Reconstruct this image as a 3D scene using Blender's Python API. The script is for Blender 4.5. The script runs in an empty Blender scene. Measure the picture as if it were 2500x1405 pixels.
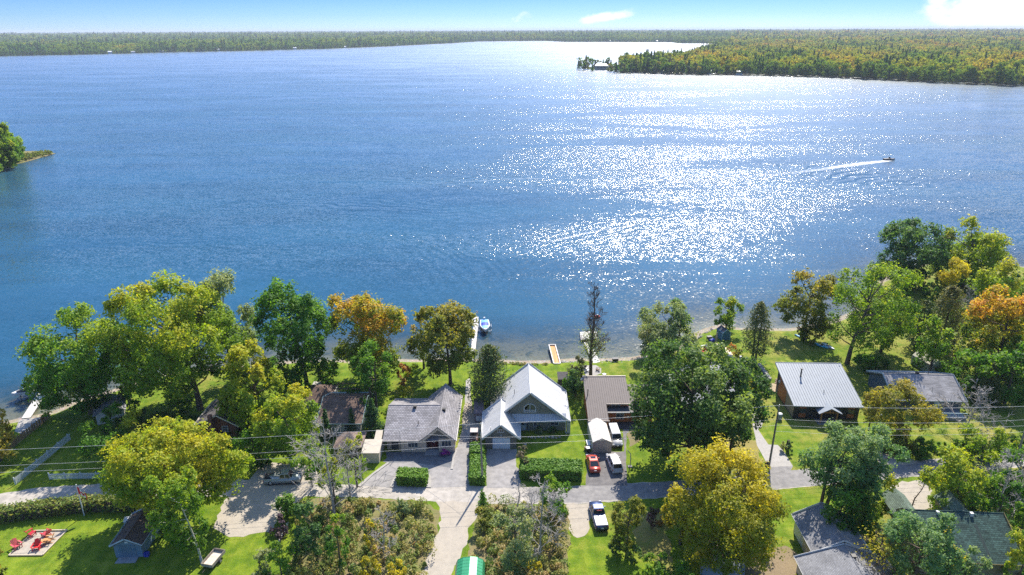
import bpy, math, random
import numpy as np
from mathutils import Vector, Matrix

# ------------------------------------------------------------------ scene, camera, light
sc = bpy.context.scene
C = sc.collection
CAM_H = 65.0
FPX = 1667.0                       # focal length in photograph pixels (2500 wide)
PITCH = math.radians(20.7)
ROLL = math.radians(0.25)
SUN_AZ = math.radians(18.6)        # from +Y towards +X
SUN_EL = math.radians(46.5)

cd = bpy.data.cameras.new('camera')
cd.sensor_width = 36.0
cd.lens = 36.0 * FPX / 2500.0
cd.clip_start = 1.0
cd.clip_end = 60000.0
cam = bpy.data.objects.new('camera', cd)
C.objects.link(cam)
cam.matrix_world = (Matrix.Translation((0, 0, CAM_H)) @ Matrix.Rotation(math.pi / 2 - PITCH, 4, 'X')
                    @ Matrix.Rotation(-ROLL, 4, 'Z'))
sc.camera = cam

w = bpy.data.worlds.new('World')
sc.world = w
w.use_nodes = True
wt = w.node_tree
wt.nodes.clear()
wo = wt.nodes.new('ShaderNodeOutputWorld')
wb = wt.nodes.new('ShaderNodeBackground')
sky = wt.nodes.new('ShaderNodeTexSky')
sky.sky_type = 'NISHITA'
sky.sun_disc = False
sky.sun_elevation = SUN_EL
sky.sun_rotation = SUN_AZ
sky.altitude = 100.0
sky.air_density = 1.0
sky.dust_density = 0.3
sky.ozone_density = 2.5
wb.inputs['Strength'].default_value = 0.15
# fair-weather cloud: soft cumulus in the world, by direction
tc = wt.nodes.new('ShaderNodeTexCoord')
def wnode(t, **k):
    n = wt.nodes.new(t)
    for a, b in k.items():
        setattr(n, a, b)
    return n
def wmath(op, a, b=None, c=None):
    n = wnode('ShaderNodeMath', operation=op)
    for i, v in enumerate((a, b, c)):
        if v is None:
            continue
        if isinstance(v, (int, float)):
            n.inputs[i].default_value = v
        else:
            wt.links.new(v, n.inputs[i])
    return n.outputs[0]
nrm = wnode('ShaderNodeVectorMath', operation='NORMALIZE')
wt.links.new(tc.outputs['Generated'], nrm.inputs[0])
sx = wnode('ShaderNodeSeparateXYZ')
wt.links.new(nrm.outputs[0], sx.inputs[0])
azi = wmath('ARCTAN2', sx.outputs[0], sx.outputs[1])
ele = wmath('ARCSINE', sx.outputs[2])
cv = wnode('ShaderNodeCombineXYZ')
wt.links.new(azi, cv.inputs[0]); wt.links.new(wmath('MULTIPLY', ele, 1.6), cv.inputs[1])
def cnoise(scale, detail, rough=0.6):
    n = wnode('ShaderNodeTexNoise')
    n.inputs['Scale'].default_value = scale; n.inputs['Detail'].default_value = detail
    n.inputs['Roughness'].default_value = rough
    wt.links.new(cv.outputs[0], n.inputs['Vector'])
    return n.outputs[0]
edge = cnoise(16.0, 6.0)
soft = cnoise(34.0, 5.0)
def puff(az, el, ra, re, gain, lean=0.0):
    # a lump of cloud centred at azimuth az, elevation el (degrees)
    da = wmath('DIVIDE', wmath('SUBTRACT', azi, math.radians(az)), math.radians(ra))
    de = wmath('DIVIDE', wmath('SUBTRACT', wmath('SUBTRACT', ele, math.radians(el)),
               wmath('MULTIPLY', wmath('SUBTRACT', azi, math.radians(az)), lean)), math.radians(re))
    d2 = wmath('ADD', wmath('MULTIPLY', da, da), wmath('MULTIPLY', de, de))
    return wmath('MULTIPLY', wmath('SUBTRACT', 1.0, d2), gain)
lumps = [puff(36.8, 1.6, 8.4, 2.7, 1.0, 0.0), puff(41.0, 3.2, 7.5, 3.2, 1.0), puff(48.0, 2.2, 8.0, 3.0, 1.0),
         puff(7.6, 0.95, 2.6, 0.55, 0.62, 0.14), puff(0.6, 0.75, 1.7, 0.6, 0.34, 0.4),
         puff(-58.0, 4.0, 14.0, 3.0, 0.9), puff(84.0, 5.0, 15.0, 3.2, 0.9), puff(-110.0, 5.0, 18.0, 3.5, 0.9),
         puff(140.0, 6.0, 20.0, 4.0, 0.9)]
cur = lumps[0]
for l in lumps[1:]:
    cur = wmath('MAXIMUM', cur, l)
ragged = wmath('ADD', wmath('MULTIPLY', wmath('SUBTRACT', edge, 0.5), 1.5), wmath('MULTIPLY', wmath('SUBTRACT', soft, 0.5), 0.7))
mask = wmath('ADD', cur, ragged)
mr = wnode('ShaderNodeMapRange', interpolation_type='SMOOTHERSTEP')
mr.inputs['From Min'].default_value = 0.10; mr.inputs['From Max'].default_value = 0.62
mr.inputs['To Max'].default_value = 0.96
wt.links.new(mask, mr.inputs['Value'])
# deep polarised blue of the clear air, the same all round the horizon
er = wnode('ShaderNodeValToRGB')
wt.links.new(wmath('DIVIDE', wmath('MAXIMUM', ele, 0.0), math.pi / 2), er.inputs[0])
ST = [(0.0, (0.25, 0.375, 0.64)), (0.012, (0.165, 0.285, 0.54)), (0.030, (0.10, 0.20, 0.45)), (0.14, (0.16, 0.27, 0.46)), (0.32, (0.36, 0.50, 0.74)), (0.58, (1.0, 1.0, 1.03)), (1.0, (1.05, 1.05, 1.05))]
while len(er.color_ramp.elements) < len(ST):
    er.color_ramp.elements.new(0.5)
for e, (p, c) in zip(er.color_ramp.elements, ST):
    e.position = p; e.color = (*c, 1)
tm = wnode('ShaderNodeMix', data_type='RGBA', blend_type='MULTIPLY')
tm.inputs['Factor'].default_value = 1.0
wt.links.new(sky.outputs[0], tm.inputs['A']); wt.links.new(er.outputs[0], tm.inputs['B'])
cm = wnode('ShaderNodeMix', data_type='RGBA')
wt.links.new(mr.outputs[0], cm.inputs['Factor'])
wt.links.new(tm.outputs['Result'], cm.inputs['A'])
cm.inputs['B'].default_value = (3.6, 3.75, 3.9, 1.0)
wt.links.new(cm.outputs['Result'], wb.inputs['Color'])
wt.links.new(wb.outputs[0], wo.inputs[0])

sd = bpy.data.lights.new('sun', 'SUN')
sd.energy = 4.3
sd.angle = math.radians(0.53)
sd.color = (1.0, 0.93, 0.815)
sun = bpy.data.objects.new('sun', sd)
C.objects.link(sun)
sdir = Vector((math.sin(SUN_AZ) * math.cos(SUN_EL), math.cos(SUN_AZ) * math.cos(SUN_EL), math.sin(SUN_EL)))
sun.rotation_euler = sdir.to_track_quat('Z', 'Y').to_euler()
sun.location = (60, 200, 220)

vs = sc.view_settings
sc.display_settings.display_device = 'sRGB'
vs.view_transform = 'Standard'
vs.look = 'None'
vs.exposure = 1.12
vs.gamma = 1.0
vs.use_curve_mapping = False
cy = sc.cycles
cy.max_bounces = 6
cy.diffuse_bounces = 3
cy.glossy_bounces = 3
cy.transmission_bounces = 4
cy.transparent_max_bounces = 10
cy.volume_bounces = 0
cy.caustics_reflective = False
cy.caustics_refractive = False
cy.sample_clamp_indirect = 1.5
cy.use_denoising = False      # keeps the sparkle on the water and the leaf detail crisp
cy.use_adaptive_sampling = True
cy.adaptive_threshold = 0.01

# ------------------------------------------------------------------ survey helpers
_c, _s, _cr, _sr = math.cos(PITCH), math.sin(PITCH), math.cos(ROLL), math.sin(ROLL)
def ray(px, py):
    a = (px - 1250.0) / FPX; b = (702.5 - py) / FPX
    a, b = a * _cr + b * _sr, -a * _sr + b * _cr
    return a, _c + b * _s, -_s + b * _c
def g(px, py, z=0.0):
    """ground point (at height z) surveyed from the photograph"""
    d = ray(px, py); t = (z - CAM_H) / d[2]
    return d[0] * t, d[1] * t
def g3(px, py, z=0.0):
    x, y = g(px, py, z); return (x, y, z)
def height_at(px, py, y):
    """height at which the sight line meets the upright plane y"""
    d = ray(px, py); return CAM_H + d[2] * y / d[1]
def mpp(x, y, z=0.0):
    """metres per photograph pixel at a point"""
    return (y * _c + (CAM_H - z) * _s) / FPX

R = random.Random(7)
WATER_Z = -0.7

# ------------------------------------------------------------------ materials
MATS = {}
def nodemat(name):
    m = bpy.data.materials.new(name); m.use_nodes = True
    nt = m.node_tree; nt.nodes.clear()
    out = nt.nodes.new('ShaderNodeOutputMaterial')
    MATS[name] = m
    return m, nt, out
class NT:
    """small helper for node trees"""
    def __init__(s, nt): s.nt = nt
    def n(s, t, **k):
        x = s.nt.nodes.new(t)
        for a, b in k.items(): setattr(x, a, b)
        return x
    def put(s, sock, v):
        if isinstance(v, bpy.types.NodeSocket): s.nt.links.new(v, sock)
        elif isinstance(v, (tuple, list)) and len(v) == 3 and sock.type == 'RGBA': sock.default_value = (*v, 1.0)
        else: sock.default_value = v
    def math(s, op, a, b=None, c=None, clamp=False):
        x = s.n('ShaderNodeMath', operation=op, use_clamp=clamp)
        for i, v in enumerate((a, b, c)):
            if v is not None: s.put(x.inputs[i], v)
        return x.outputs[0]
    def vmath(s, op, a, b=None, scale=None):
        x = s.n('ShaderNodeVectorMath', operation=op)
        s.put(x.inputs[0], a)
        if b is not None: s.put(x.inputs[1], b)
        if scale is not None: s.put(x.inputs['Scale'], scale)
        return x.outputs[0]
    def noise(s, vec, scale, detail=3.0, rough=0.55, color=False, dist=0.0):
        x = s.n('ShaderNodeTexNoise')
        if vec is not None: s.put(x.inputs['Vector'], vec)
        x.inputs['Scale'].default_value = scale; x.inputs['Detail'].default_value = detail
        x.inputs['Roughness'].default_value = rough; x.inputs['Distortion'].default_value = dist
        return x.outputs['Color' if color else 0]
    def mix(s, f, a, b, blend='MIX'):
        x = s.n('ShaderNodeMix', data_type='RGBA', blend_type=blend)
        s.put(x.inputs['Factor'], f); s.put(x.inputs['A'], a); s.put(x.inputs['B'], b)
        return x.outputs['Result']
    def rng(s, v, a, b, c=0.0, d=1.0, smooth=True):
        x = s.n('ShaderNodeMapRange', interpolation_type='SMOOTHSTEP' if smooth else 'LINEAR')
        s.put(x.inputs['Value'], v)
        for k, q in zip(('From Min', 'From Max', 'To Min', 'To Max'), (a, b, c, d)): s.put(x.inputs[k], q)
        return x.outputs[0]
    def pos(s): return s.n('ShaderNodeNewGeometry').outputs['Position']
    def obj(s): return s.n('ShaderNodeTexCoord').outputs['Object']
    def uv(s): return s.n('ShaderNodeTexCoord').outputs['UV']
    def attr(s, name, kind='GEOMETRY'):
        x = s.n('ShaderNodeAttribute', attribute_type=kind); x.attribute_name = name; return x.outputs['Fac']
    def scaled(s, v, sx, sy, sz=1.0):
        return s.vmath('MULTIPLY', v, (sx, sy, sz))
    def bump(s, h, strength=0.5, dist=0.05):
        x = s.n('ShaderNodeBump'); x.inputs['Strength'].default_value = strength
        x.inputs['Distance'].default_value = dist; s.put(x.inputs['Height'], h); return x.outputs[0]
    def bsdf(s, out, col, rough=0.7, metal=0.0, normal=None, spec=0.5, **k):
        x = s.n('ShaderNodeBsdfPrincipled')
        s.put(x.inputs['Base Color'], col); s.put(x.inputs['Roughness'], rough)
        x.inputs['Metallic'].default_value = metal
        x.inputs['Specular IOR Level'].default_value = spec
        if normal is not None: s.put(x.inputs['Normal'], normal)
        for a, b in k.items(): s.put(x.inputs[a.replace('_', ' ')], b)
        if out is not None: s.nt.links.new(x.outputs[0], out.inputs['Surface'])
        return x.outputs[0]

def plain(name, col, rough=0.7, var=0.18, scale=2.0, metal=0.0, bump=0.0, spec=0.4):
    """painted / solid surface with faint wear"""
    if name in MATS: return MATS[name]
    m, nt, out = nodemat(name); t = NT(nt)
    p = t.obj()
    f = t.noise(p, scale, 4.0, 0.6)
    lo = tuple(max(0.0, c * (1 - var)) for c in col); hi = tuple(min(1.0, c * (1 + var)) for c in col)
    f2 = t.rng(f, 0.3, 0.7)
    colr = t.mix(f2, lo, hi)
    n = t.bump(t.noise(p, scale * 9, 3.0), bump, 0.02) if bump else None
    t.bsdf(out, colr, rough, metal, n, spec)
    return m

def shingle(name, col, var=0.35, course=0.16, width=0.33, rough=0.9, gap=0.4):
    if name in MATS: return MATS[name]
    m, nt, out = nodemat(name); t = NT(nt)
    uv = t.uv()
    b = t.n('ShaderNodeTexBrick'); t.put(b.inputs['Vector'], uv)
    b.inputs['Scale'].default_value = 1.0
    b.inputs['Brick Width'].default_value = width; b.inputs['Row Height'].default_value = course
    b.inputs['Mortar Size'].default_value = course * 0.10; b.inputs['Mortar Smooth'].default_value = 0.4
    b.inputs['Bias'].default_value = 0.0
    t.put(b.inputs['Color1'], tuple(c * (1 - var) for c in col)); t.put(b.inputs['Color2'], tuple(min(1, c * (1 + var)) for c in col))
    t.put(b.inputs['Mortar'], tuple(c * gap for c in col))
    big = t.rng(t.noise(t.obj(), 0.45, 4.0), 0.3, 0.75, 0.78, 1.15)
    fine = t.rng(t.noise(uv, 14.0, 3.0), 0.25, 0.75, 0.82, 1.15)
    colr = t.mix(1.0, b.outputs['Color'], t.math('MULTIPLY', big, fine), 'MULTIPLY')
    sep = t.n('ShaderNodeSeparateXYZ'); t.put(sep.inputs[0], uv)
    saw = t.math('FRACT', t.math('DIVIDE', sep.outputs[1], course))
    h = t.math('ADD', t.math('MULTIPLY', saw, -0.6), t.math('MULTIPLY', b.outputs['Fac'], -0.5))
    t.bsdf(out, colr, rough, 0.0, t.bump(h, 0.8, 0.03), 0.25)
    return m

def ribbed(name, col, axis=0, pitch=0.25, depth=0.03, rough=0.5, metal=0.0, var=0.1, sharp=False, dark=0.75):
    """siding boards or metal sheet: ribs every pitch metres along u (axis 0) or v (axis 1)"""
    if name in MATS: return MATS[name]
    m, nt, out = nodemat(name); t = NT(nt)
    uv = t.uv(); sep = t.n('ShaderNodeSeparateXYZ'); t.put(sep.inputs[0], uv)
    x = t.math('DIVIDE', sep.outputs[axis], pitch)
    fr = t.math('FRACT', x)
    tri = t.math('ABSOLUTE', t.math('SUBTRACT', fr, 0.5))
    groove = t.rng(tri, 0.40, 0.49)
    wn = t.n('ShaderNodeTexWhiteNoise', noise_dimensions='1D'); t.put(wn.inputs['W'], t.math('FLOOR', x))
    board = t.rng(wn.outputs[0], 0.0, 1.0, 1 - var, 1 + var, False)
    st = t.rng(t.noise(t.scaled(uv, 1.0, 0.3), 0.9, 5.0), 0.3, 0.7, 0.93, 1.05)
    k = t.math('MULTIPLY', t.math('MULTIPLY', board, st), t.rng(groove, 0.0, 1.0, 1.0, dark, False))
    colr = t.mix(1.0, col, k, 'MULTIPLY')
    t.bsdf(out, colr, rough, metal, t.bump(t.math('SUBTRACT', 1.0, groove), 0.7, depth), 0.4)
    return m

def glass_dark(name='window_glass', col=(0.03, 0.04, 0.05)):
    if name in MATS: return MATS[name]
    m, nt, out = nodemat(name); t = NT(nt)
    f = t.noise(t.obj(), 1.2, 2.0)
    t.bsdf(out, t.mix(f, col, tuple(c * 2.2 for c in col)), 0.06, 0.0, None, 0.6)
    return m

def carpaint(name, col, metal=0.25):
    if name in MATS: return MATS[name]
    m, nt, out = nodemat(name); t = NT(nt)
    f = t.rng(t.noise(t.obj(), 3.0, 4.0), 0.3, 0.7, 0.9, 1.05)
    t.bsdf(out, t.mix(1.0, col, f, 'MULTIPLY'), 0.32, metal, None, 0.5, Coat_Weight=0.35, Coat_Roughness=0.10)
    return m

def foliage(name, stops, transl=0.56, rough=0.6):
    """leaves: colour runs along the per-leaf 'hue' attribute"""
    if name in MATS: return MATS[name]
    m, nt, out = nodemat(name); t = NT(nt)
    r = t.n('ShaderNodeValToRGB'); cr_ = r.color_ramp
    while len(cr_.elements) < len(stops): cr_.elements.new(0.5)
    for e, (p, c) in zip(cr_.elements, stops): e.position = p; e.color = (*c, 1)
    t.put(r.inputs[0], t.attr('hue'))
    d = t.n('ShaderNodeBsdfPrincipled'); t.put(d.inputs['Base Color'], r.outputs[0]); d.inputs['Roughness'].default_value = rough
    d.inputs['Specular IOR Level'].default_value = 0.35
    tr = t.n('ShaderNodeBsdfTranslucent')
    t.put(tr.inputs['Color'], t.mix(1.0, r.outputs[0], (1.25, 1.2, 0.55), 'MULTIPLY'))
    mx = t.n('ShaderNodeMixShader'); mx.inputs[0].default_value = transl
    nt.links.new(d.outputs[0], mx.inputs[1]); nt.links.new(tr.outputs[0], mx.inputs[2])
    nt.links.new(mx.outputs[0], out.inputs['Surface'])
    return m

# ------------------------------------------------------------------ mesh helpers
def tag(o, label=None, cat=None, group=None, kind=None):
    if label: o['label'] = label
    if cat: o['category'] = cat
    if group: o['group'] = group
    if kind: o['kind'] = kind
    return o
def thing(name, label, cat, loc=(0, 0, 0), rz=0.0, group=None):
    o = bpy.data.objects.new(name, None); C.objects.link(o)
    o.location = loc; o.rotation_euler = (0, 0, rz); o.empty_display_size = 0.2
    return tag(o, label, cat, group)
def link(name, me, mat=None, parent=None, loc=None, rz=None):
    o = bpy.data.objects.new(name, me); C.objects.link(o)
    if mat is not None and not me.materials: me.materials.append(mat)
    if parent is not None: o.parent = parent
    if loc is not None: o.location = loc
    if rz is not None: o.rotation_euler = (0, 0, rz)
    return o
def copy_tree(o, parent=None):
    c = o.copy(); C.objects.link(c)
    if parent is not None: c.parent = parent
    for ch in list(o.children): copy_tree(ch, c)
    return c

class MB:
    """collects polygons; build() makes one mesh object, uv in metres along each face"""
    def __init__(s): s.v = []; s.f = []; s.smooth = []
    def add(s, vs, fs, smooth=False):
        o = len(s.v); s.v += [tuple(p) for p in vs]
        s.f += [tuple(i + o for i in f) for f in fs]; s.smooth += [smooth] * len(fs); return s
    def box(s, x0, x1, y0, y1, z0, z1, bev=0.0):
        if bev <= 0:
            v = [(x, y, z) for z in (z0, z1) for y in (y0, y1) for x in (x0, x1)]
            return s.add(v, [(0, 2, 3, 1), (4, 5, 7, 6), (0, 1, 5, 4), (2, 6, 7, 3), (0, 4, 6, 2), (1, 3, 7, 5)])
        b = bev
        ring = lambda z, i: [(x0 + i, y0 + b, z), (x0 + b, y0 + i, z), (x1 - b, y0 + i, z), (x1 - i, y0 + b, z),
                             (x1 - i, y1 - b, z), (x1 - b, y1 - i, z), (x0 + b, y1 - i, z), (x0 + i, y1 - b, z)]
        return s.loft([ring(z0, b), ring(z0 + b, 0), ring(z1 - b, 0), ring(z1, b)])
    def loft(s, rings, close=True, caps=True, smooth=False):
        n = len(rings[0]); v = [p for r in rings for p in r]; f = []
        for k in range(len(rings) - 1):
            for i in range(n if close else n - 1):
                j = (i + 1) % n
                f.append((k * n + i, k * n + j, (k + 1) * n + j, (k + 1) * n + i))
        s.add(v, f, smooth)
        if caps and close:
            s.add(rings[0], [tuple(reversed(range(n)))]); s.add(rings[-1], [tuple(range(n))])
        return s
    def tube(s, pts, rad, sides=8, smooth=True, caps=True):
        pts = [Vector(p) for p in pts]
        if not isinstance(rad, (list, tuple)): rad = [rad] * len(pts)
        rings = []
        for i, p in enumerate(pts):
            d = (pts[min(i + 1, len(pts) - 1)] - pts[max(i - 1, 0)]).normalized()
            a = d.cross(Vector((0.31, 0.9, 0.17))); a = a.normalized() if a.length > 1e-4 else Vector((1, 0, 0))
            b = d.cross(a)
            rings.append([p + (a * math.cos(q) + b * math.sin(q)) * rad[i] for q in [2 * math.pi * k / sides for k in range(sides)]])
        return s.loft(rings, True, caps, smooth)
    def slab(s, q, th):
        """quad seen from outside (ccw), thickened inwards"""
        q = [Vector(p) for p in q]
        n = (q[1] - q[0]).cross(q[2] - q[0]).normalized()
        k = len(q)
        lo = [p - n * th for p in q]
        f = [tuple(range(k)), tuple(reversed(range(k, 2 * k)))]
        f += [(i, k + i, k + (i + 1) % k, (i + 1) % k) for i in range(k)]
        return s.add(q + lo, f)
    def poly(s, pts): return s.add(pts, [tuple(range(len(pts)))])
    def ellip(s, c, r, seg=12, rings=7, zmin=-1.0):
        v = []
        for i in range(rings + 1):
            a = math.pi * i / rings - math.pi / 2
            z = max(math.sin(a), zmin)
            for k in range(seg):
                q = 2 * math.pi * k / seg
                v.append((c[0] + r[0] * math.cos(a) * math.cos(q), c[1] + r[1] * math.cos(a) * math.sin(q), c[2] + r[2] * z))
        return s.loft([v[i * seg:(i + 1) * seg] for i in range(rings + 1)], True, True, True)
    def mesh(s, name):
        me = bpy.data.meshes.new(name); me.from_pydata(s.v, [], s.f)
        me.validate(clean_customdata=False)
        uvl = me.uv_layers.new(name='UVMap')
        if len(me.polygons) == len(s.smooth):
            me.polygons.foreach_set('use_smooth', s.smooth)
        co = s.v
        data = uvl.data
        for p in me.polygons:
            n = p.normal
            u = Vector((-n.y, n.x, 0)) if abs(n.z) < 0.995 else Vector((1, 0, 0))
            u.normalize(); v_ = n.cross(u)
            for li, vi in zip(p.loop_indices, p.vertices):
                q = me.vertices[vi].co
                data[li].uv = (q.dot(u), q.dot(v_))
        return me
    def build(s, name, mat, parent=None, loc=None, rz=None):
        return link(name, s.mesh(name), mat, parent, loc, rz)

def np_mesh(name, verts, quads, mat, hue=None, parent=None, smooth=False):
    """large mesh from numpy arrays (quads or tris)"""
    me = bpy.data.meshes.new(name)
    nv, nf, k = len(verts), len(quads), quads.shape[1]
    me.vertices.add(nv); me.vertices.foreach_set('co', np.ascontiguousarray(verts, dtype=np.float32).ravel())
    me.loops.add(nf * k); me.loops.foreach_set('vertex_index', np.ascontiguousarray(quads, dtype=np.int32).ravel())
    me.polygons.add(nf); me.polygons.foreach_set('loop_start', np.arange(0, nf * k, k, dtype=np.int32))
    if smooth: me.polygons.foreach_set('use_smooth', np.ones(nf, dtype=bool))
    me.update(calc_edges=True)
    if hue is not None:
        a = me.attributes.new('hue', 'FLOAT', 'POINT'); a.data.foreach_set('value', np.ascontiguousarray(hue, dtype=np.float32))
    me.materials.append(mat)
    return link(name, me, None, parent)
# ------------------------------------------------------------------ foliage geometry
def unit(a): return a / np.maximum(np.linalg.norm(a, axis=1, keepdims=True), 1e-6)
def leaf_quads(p, out, size, rng, up=0.35, spread=0.9, aspect=0.62):
    """diamond leaves at points p, facing roughly along out"""
    n = len(p)
    nr = unit(out * 0.7 + rng.normal(size=(n, 3)) * spread * 0.6 + np.array([0, 0, up]))
    a = unit(np.cross(nr, rng.normal(size=(n, 3))))
    b = np.cross(nr, a)
    sz = (size * rng.uniform(0.65, 1.35, n))[:, None]
    v = np.stack([p - a * sz, p - b * sz * aspect + nr * sz * 0.12, p + a * sz, p + b * sz * aspect + nr * sz * 0.12], 1).reshape(-1, 3)
    return v, np.arange(4 * n).reshape(n, 4)
def sphere_pts(n, rng):
    return unit(rng.normal(size=(n, 3)))

# ------------------------------------------------------------------ shoreline, ground and lake
SHORE_PX = [(-420, 1170), (-120, 1075), (15, 1036), (70, 1024), (128, 1013), (190, 985), (330, 942), (400, 918), (470, 908), (560, 902),
            (700, 888), (780, 887), (850, 887), (1000, 885), (1060, 881), (1145, 881), (1170, 885), (1240, 886), (1300, 887),
            (1340, 887), (1380, 883), (1450, 883), (1500, 881), (1545, 879), (1580, 872), (1640, 862), (1688, 840), (1702, 818),
            (1735, 805), (1765, 798), (1800, 806), (1880, 808), (1930, 808), (1990, 797), (2040, 787), (2100, 762), (2132, 722),
            (2152, 690), (2200, 664), (2260, 647), (2330, 640), (2420, 640), (2480, 652), (2560, 660), (2900, 690), (3400, 720)]
def dense(pts, step, jit, seed):
    rr = random.Random(seed); o = []
    for (x0, y0), (x1, y1) in zip(pts[:-1], pts[1:]):
        n = max(1, int(math.hypot(x1 - x0, y1 - y0) / step))
        for i in range(n):
            k = i / n; j = 0 if i == 0 else jit
            o.append((x0 + (x1 - x0) * k + rr.uniform(-j, j), y0 + (y1 - y0) * k + rr.uniform(-j, j)))
    o.append(pts[-1]); return o
shore = np.array(dense([g(px, py, WATER_Z) for px, py in SHORE_PX], 2.5, 0.45, 3))
land_poly = np.vstack([shore, [[400, shore[-1, 1]], [400, -120], [-400, -120], [-400, shore[0, 1]]]])
def inside(poly, X, Y):
    r = np.zeros(X.shape, bool); n = len(poly); j = n - 1
    for i in range(n):
        xi, yi = poly[i]; xj, yj = poly[j]
        if yi != yj:
            r ^= ((yi > Y) != (yj > Y)) & (X < (xj - xi) * (Y - yi) / (yj - yi) + xi)
        j = i
    return r
def shore_dist(X, Y):
    d = np.full(X.shape, 1e9)
    for (x0, y0), (x1, y1) in zip(shore[:-1], shore[1:]):
        dx, dy = x1 - x0, y1 - y0; L = dx * dx + dy * dy
        t = np.clip(((X - x0) * dx + (Y - y0) * dy) / L, 0, 1)
        d = np.minimum(d, (X - x0 - t * dx) ** 2 + (Y - y0 - t * dy) ** 2)
    d = np.sqrt(d)
    return np.where(inside(land_poly, X, Y), d, -d)
def ground_z(d):
    t = np.clip(d / 2.2, 0, 1)
    inland = WATER_Z + 0.05 + (-WATER_Z - 0.05) * (t * t * (3 - 2 * t))
    e = -d
    bed = WATER_Z + 0.05 - 0.040 * np.minimum(e, 10) - 0.10 * np.clip(e - 10, 0, 32)
    return np.where(d >= 0, inland, np.maximum(bed, -5.0))
def grid_obj(name, xs, ys, zf, mat, attr=None, smooth=True):
    X, Y = np.meshgrid(xs, ys)
    Z = zf(X, Y)
    nx, ny = len(xs), len(ys)
    idx = np.arange(nx * ny).reshape(ny, nx)
    q = np.stack([idx[:-1, :-1], idx[:-1, 1:], idx[1:, 1:], idx[1:, :-1]], -1).reshape(-1, 4)
    o = np_mesh(name, np.stack([X, Y, Z], -1).reshape(-1, 3), q, mat, None, None, smooth)
    if attr:
        a = o.data.attributes.new(attr[0], 'FLOAT', 'POINT'); a.data.foreach_set('value', attr[1](X, Y).astype(np.float32).ravel())
    return o

# lawn / shore / lake bed
m, nt, out = nodemat('ground_mat'); t = NT(nt)
P = t.pos(); sep = t.n('ShaderNodeSeparateXYZ'); t.put(sep.inputs[0], P)
big = t.noise(P, 0.07, 3.0, 0.5); mid = t.noise(P, 0.5, 5.0, 0.62); fine = t.noise(P, 6.0, 4.0, 0.7)
mow = t.noise(t.scaled(P, 1.0, 0.12), 0.9, 2.0)
lush = t.mix(t.rng(mid, 0.34, 0.66), (0.085, 0.150, 0.008), (0.165, 0.222, 0.014))
dry = t.mix(t.rng(fine, 0.3, 0.7), (0.20, 0.185, 0.035), (0.30, 0.25, 0.075))
east = t.rng(sep.outputs[0], -10.0, 62.0, -0.06, 0.05, False)
patch = t.rng(t.math('ADD', t.math('ADD', t.math('MULTIPLY', big, 0.6), t.math('MULTIPLY', mid, 0.4)), east), 0.47, 0.68)
grass = t.mix(t.math('MULTIPLY', patch, 0.85), lush, dry)
grass = t.mix(1.0, grass, t.rng(t.math('ADD', t.math('MULTIPLY', fine, 0.7), t.math('MULTIPLY', mow, 0.3)), 0.3, 0.7, 0.58, 1.32), 'MULTIPLY')
peb = t.n('ShaderNodeTexVoronoi'); t.put(peb.inputs['Vector'], P); peb.inputs['Scale'].default_value = 3.2
stone = t.mix(t.rng(peb.outputs['Distance'], 0.1, 0.6), t.mix(0.5, peb.outputs['Color'], (0.34, 0.30, 0.24)), (0.16, 0.13, 0.09))
stone = t.mix(0.55, stone, (0.33, 0.28, 0.20))
zz = t.math('ADD', sep.outputs[2], t.math('MULTIPLY', t.math('SUBTRACT', mid, 0.5), 0.35))
land = t.mix(t.rng(zz, -0.60, -0.42), stone, grass)
weed = t.rng(t.noise(P, 0.22, 5.0, 0.7, False, 0.6), 0.44, 0.60)
bedc = t.mix(weed, t.mix(t.rng(fine, 0.3, 0.7), (0.20, 0.155, 0.095), (0.30, 0.245, 0.16)), (0.075, 0.080, 0.045))
col = t.mix(t.rng(zz, -0.85, -0.66), bedc, land)
t.bsdf(out, col, 0.95, 0.0, t.bump(t.math('ADD', fine, t.math('MULTIPLY', mid, 0.5)), 0.6, 0.08), 0.15)
xs = np.concatenate([[-400, -300, -230, -190], np.arange(-160, 160.1, 1.3), [190, 230, 300, 400]])
ys = np.concatenate([[-120, -60, 0, 25], np.arange(40, 215, 1.3), [230, 260, 300, 360]])
ground = grid_obj('ground', xs, ys, lambda X, Y: ground_z(shore_dist(X, Y)), m)
tag(ground, kind='structure')
# lake floor to the horizon
bed = MB().poly([(-17000, -300, -5.2), (17000, -300, -5.2), (17000, 17000, -5.2), (-17000, 17000, -5.2)])
tag(bed.build('lake_bed', plain('lake_bed_mat', (0.05, 0.06, 0.05), 0.95, 0.4, 0.2)), kind='structure')

# water
m, nt, out = nodemat('water'); t = NT(nt)
P = t.pos(); sep = t.n('ShaderNodeSeparateXYZ'); t.put(sep.inputs[0], P)
depth = t.attr('depth')
wy = sep.outputs[1]
def centred(v, amp): return t.vmath('MULTIPLY', t.vmath('SUBTRACT', v, (0.5, 0.5, 0.5)), amp)
Pw = t.vmath('MULTIPLY', P, (0.62, 1.0, 0.0))
fineW = centred(t.noise(Pw, 2.6, 2.0, 0.6, True), (1.5, 2.2, 0.0))
chop = centred(t.noise(t.vmath('MULTIPLY', P, (0.5, 1.0, 0.0)), 0.42, 2.0, 0.5, True), (0.28, 0.42, 0.0))
swell = centred(t.noise(t.vmath('MULTIPLY', P, (0.35, 1.0, 0.0)), 0.09, 2.0, 0.5, True), (0.10, 0.16, 0.0))
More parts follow.
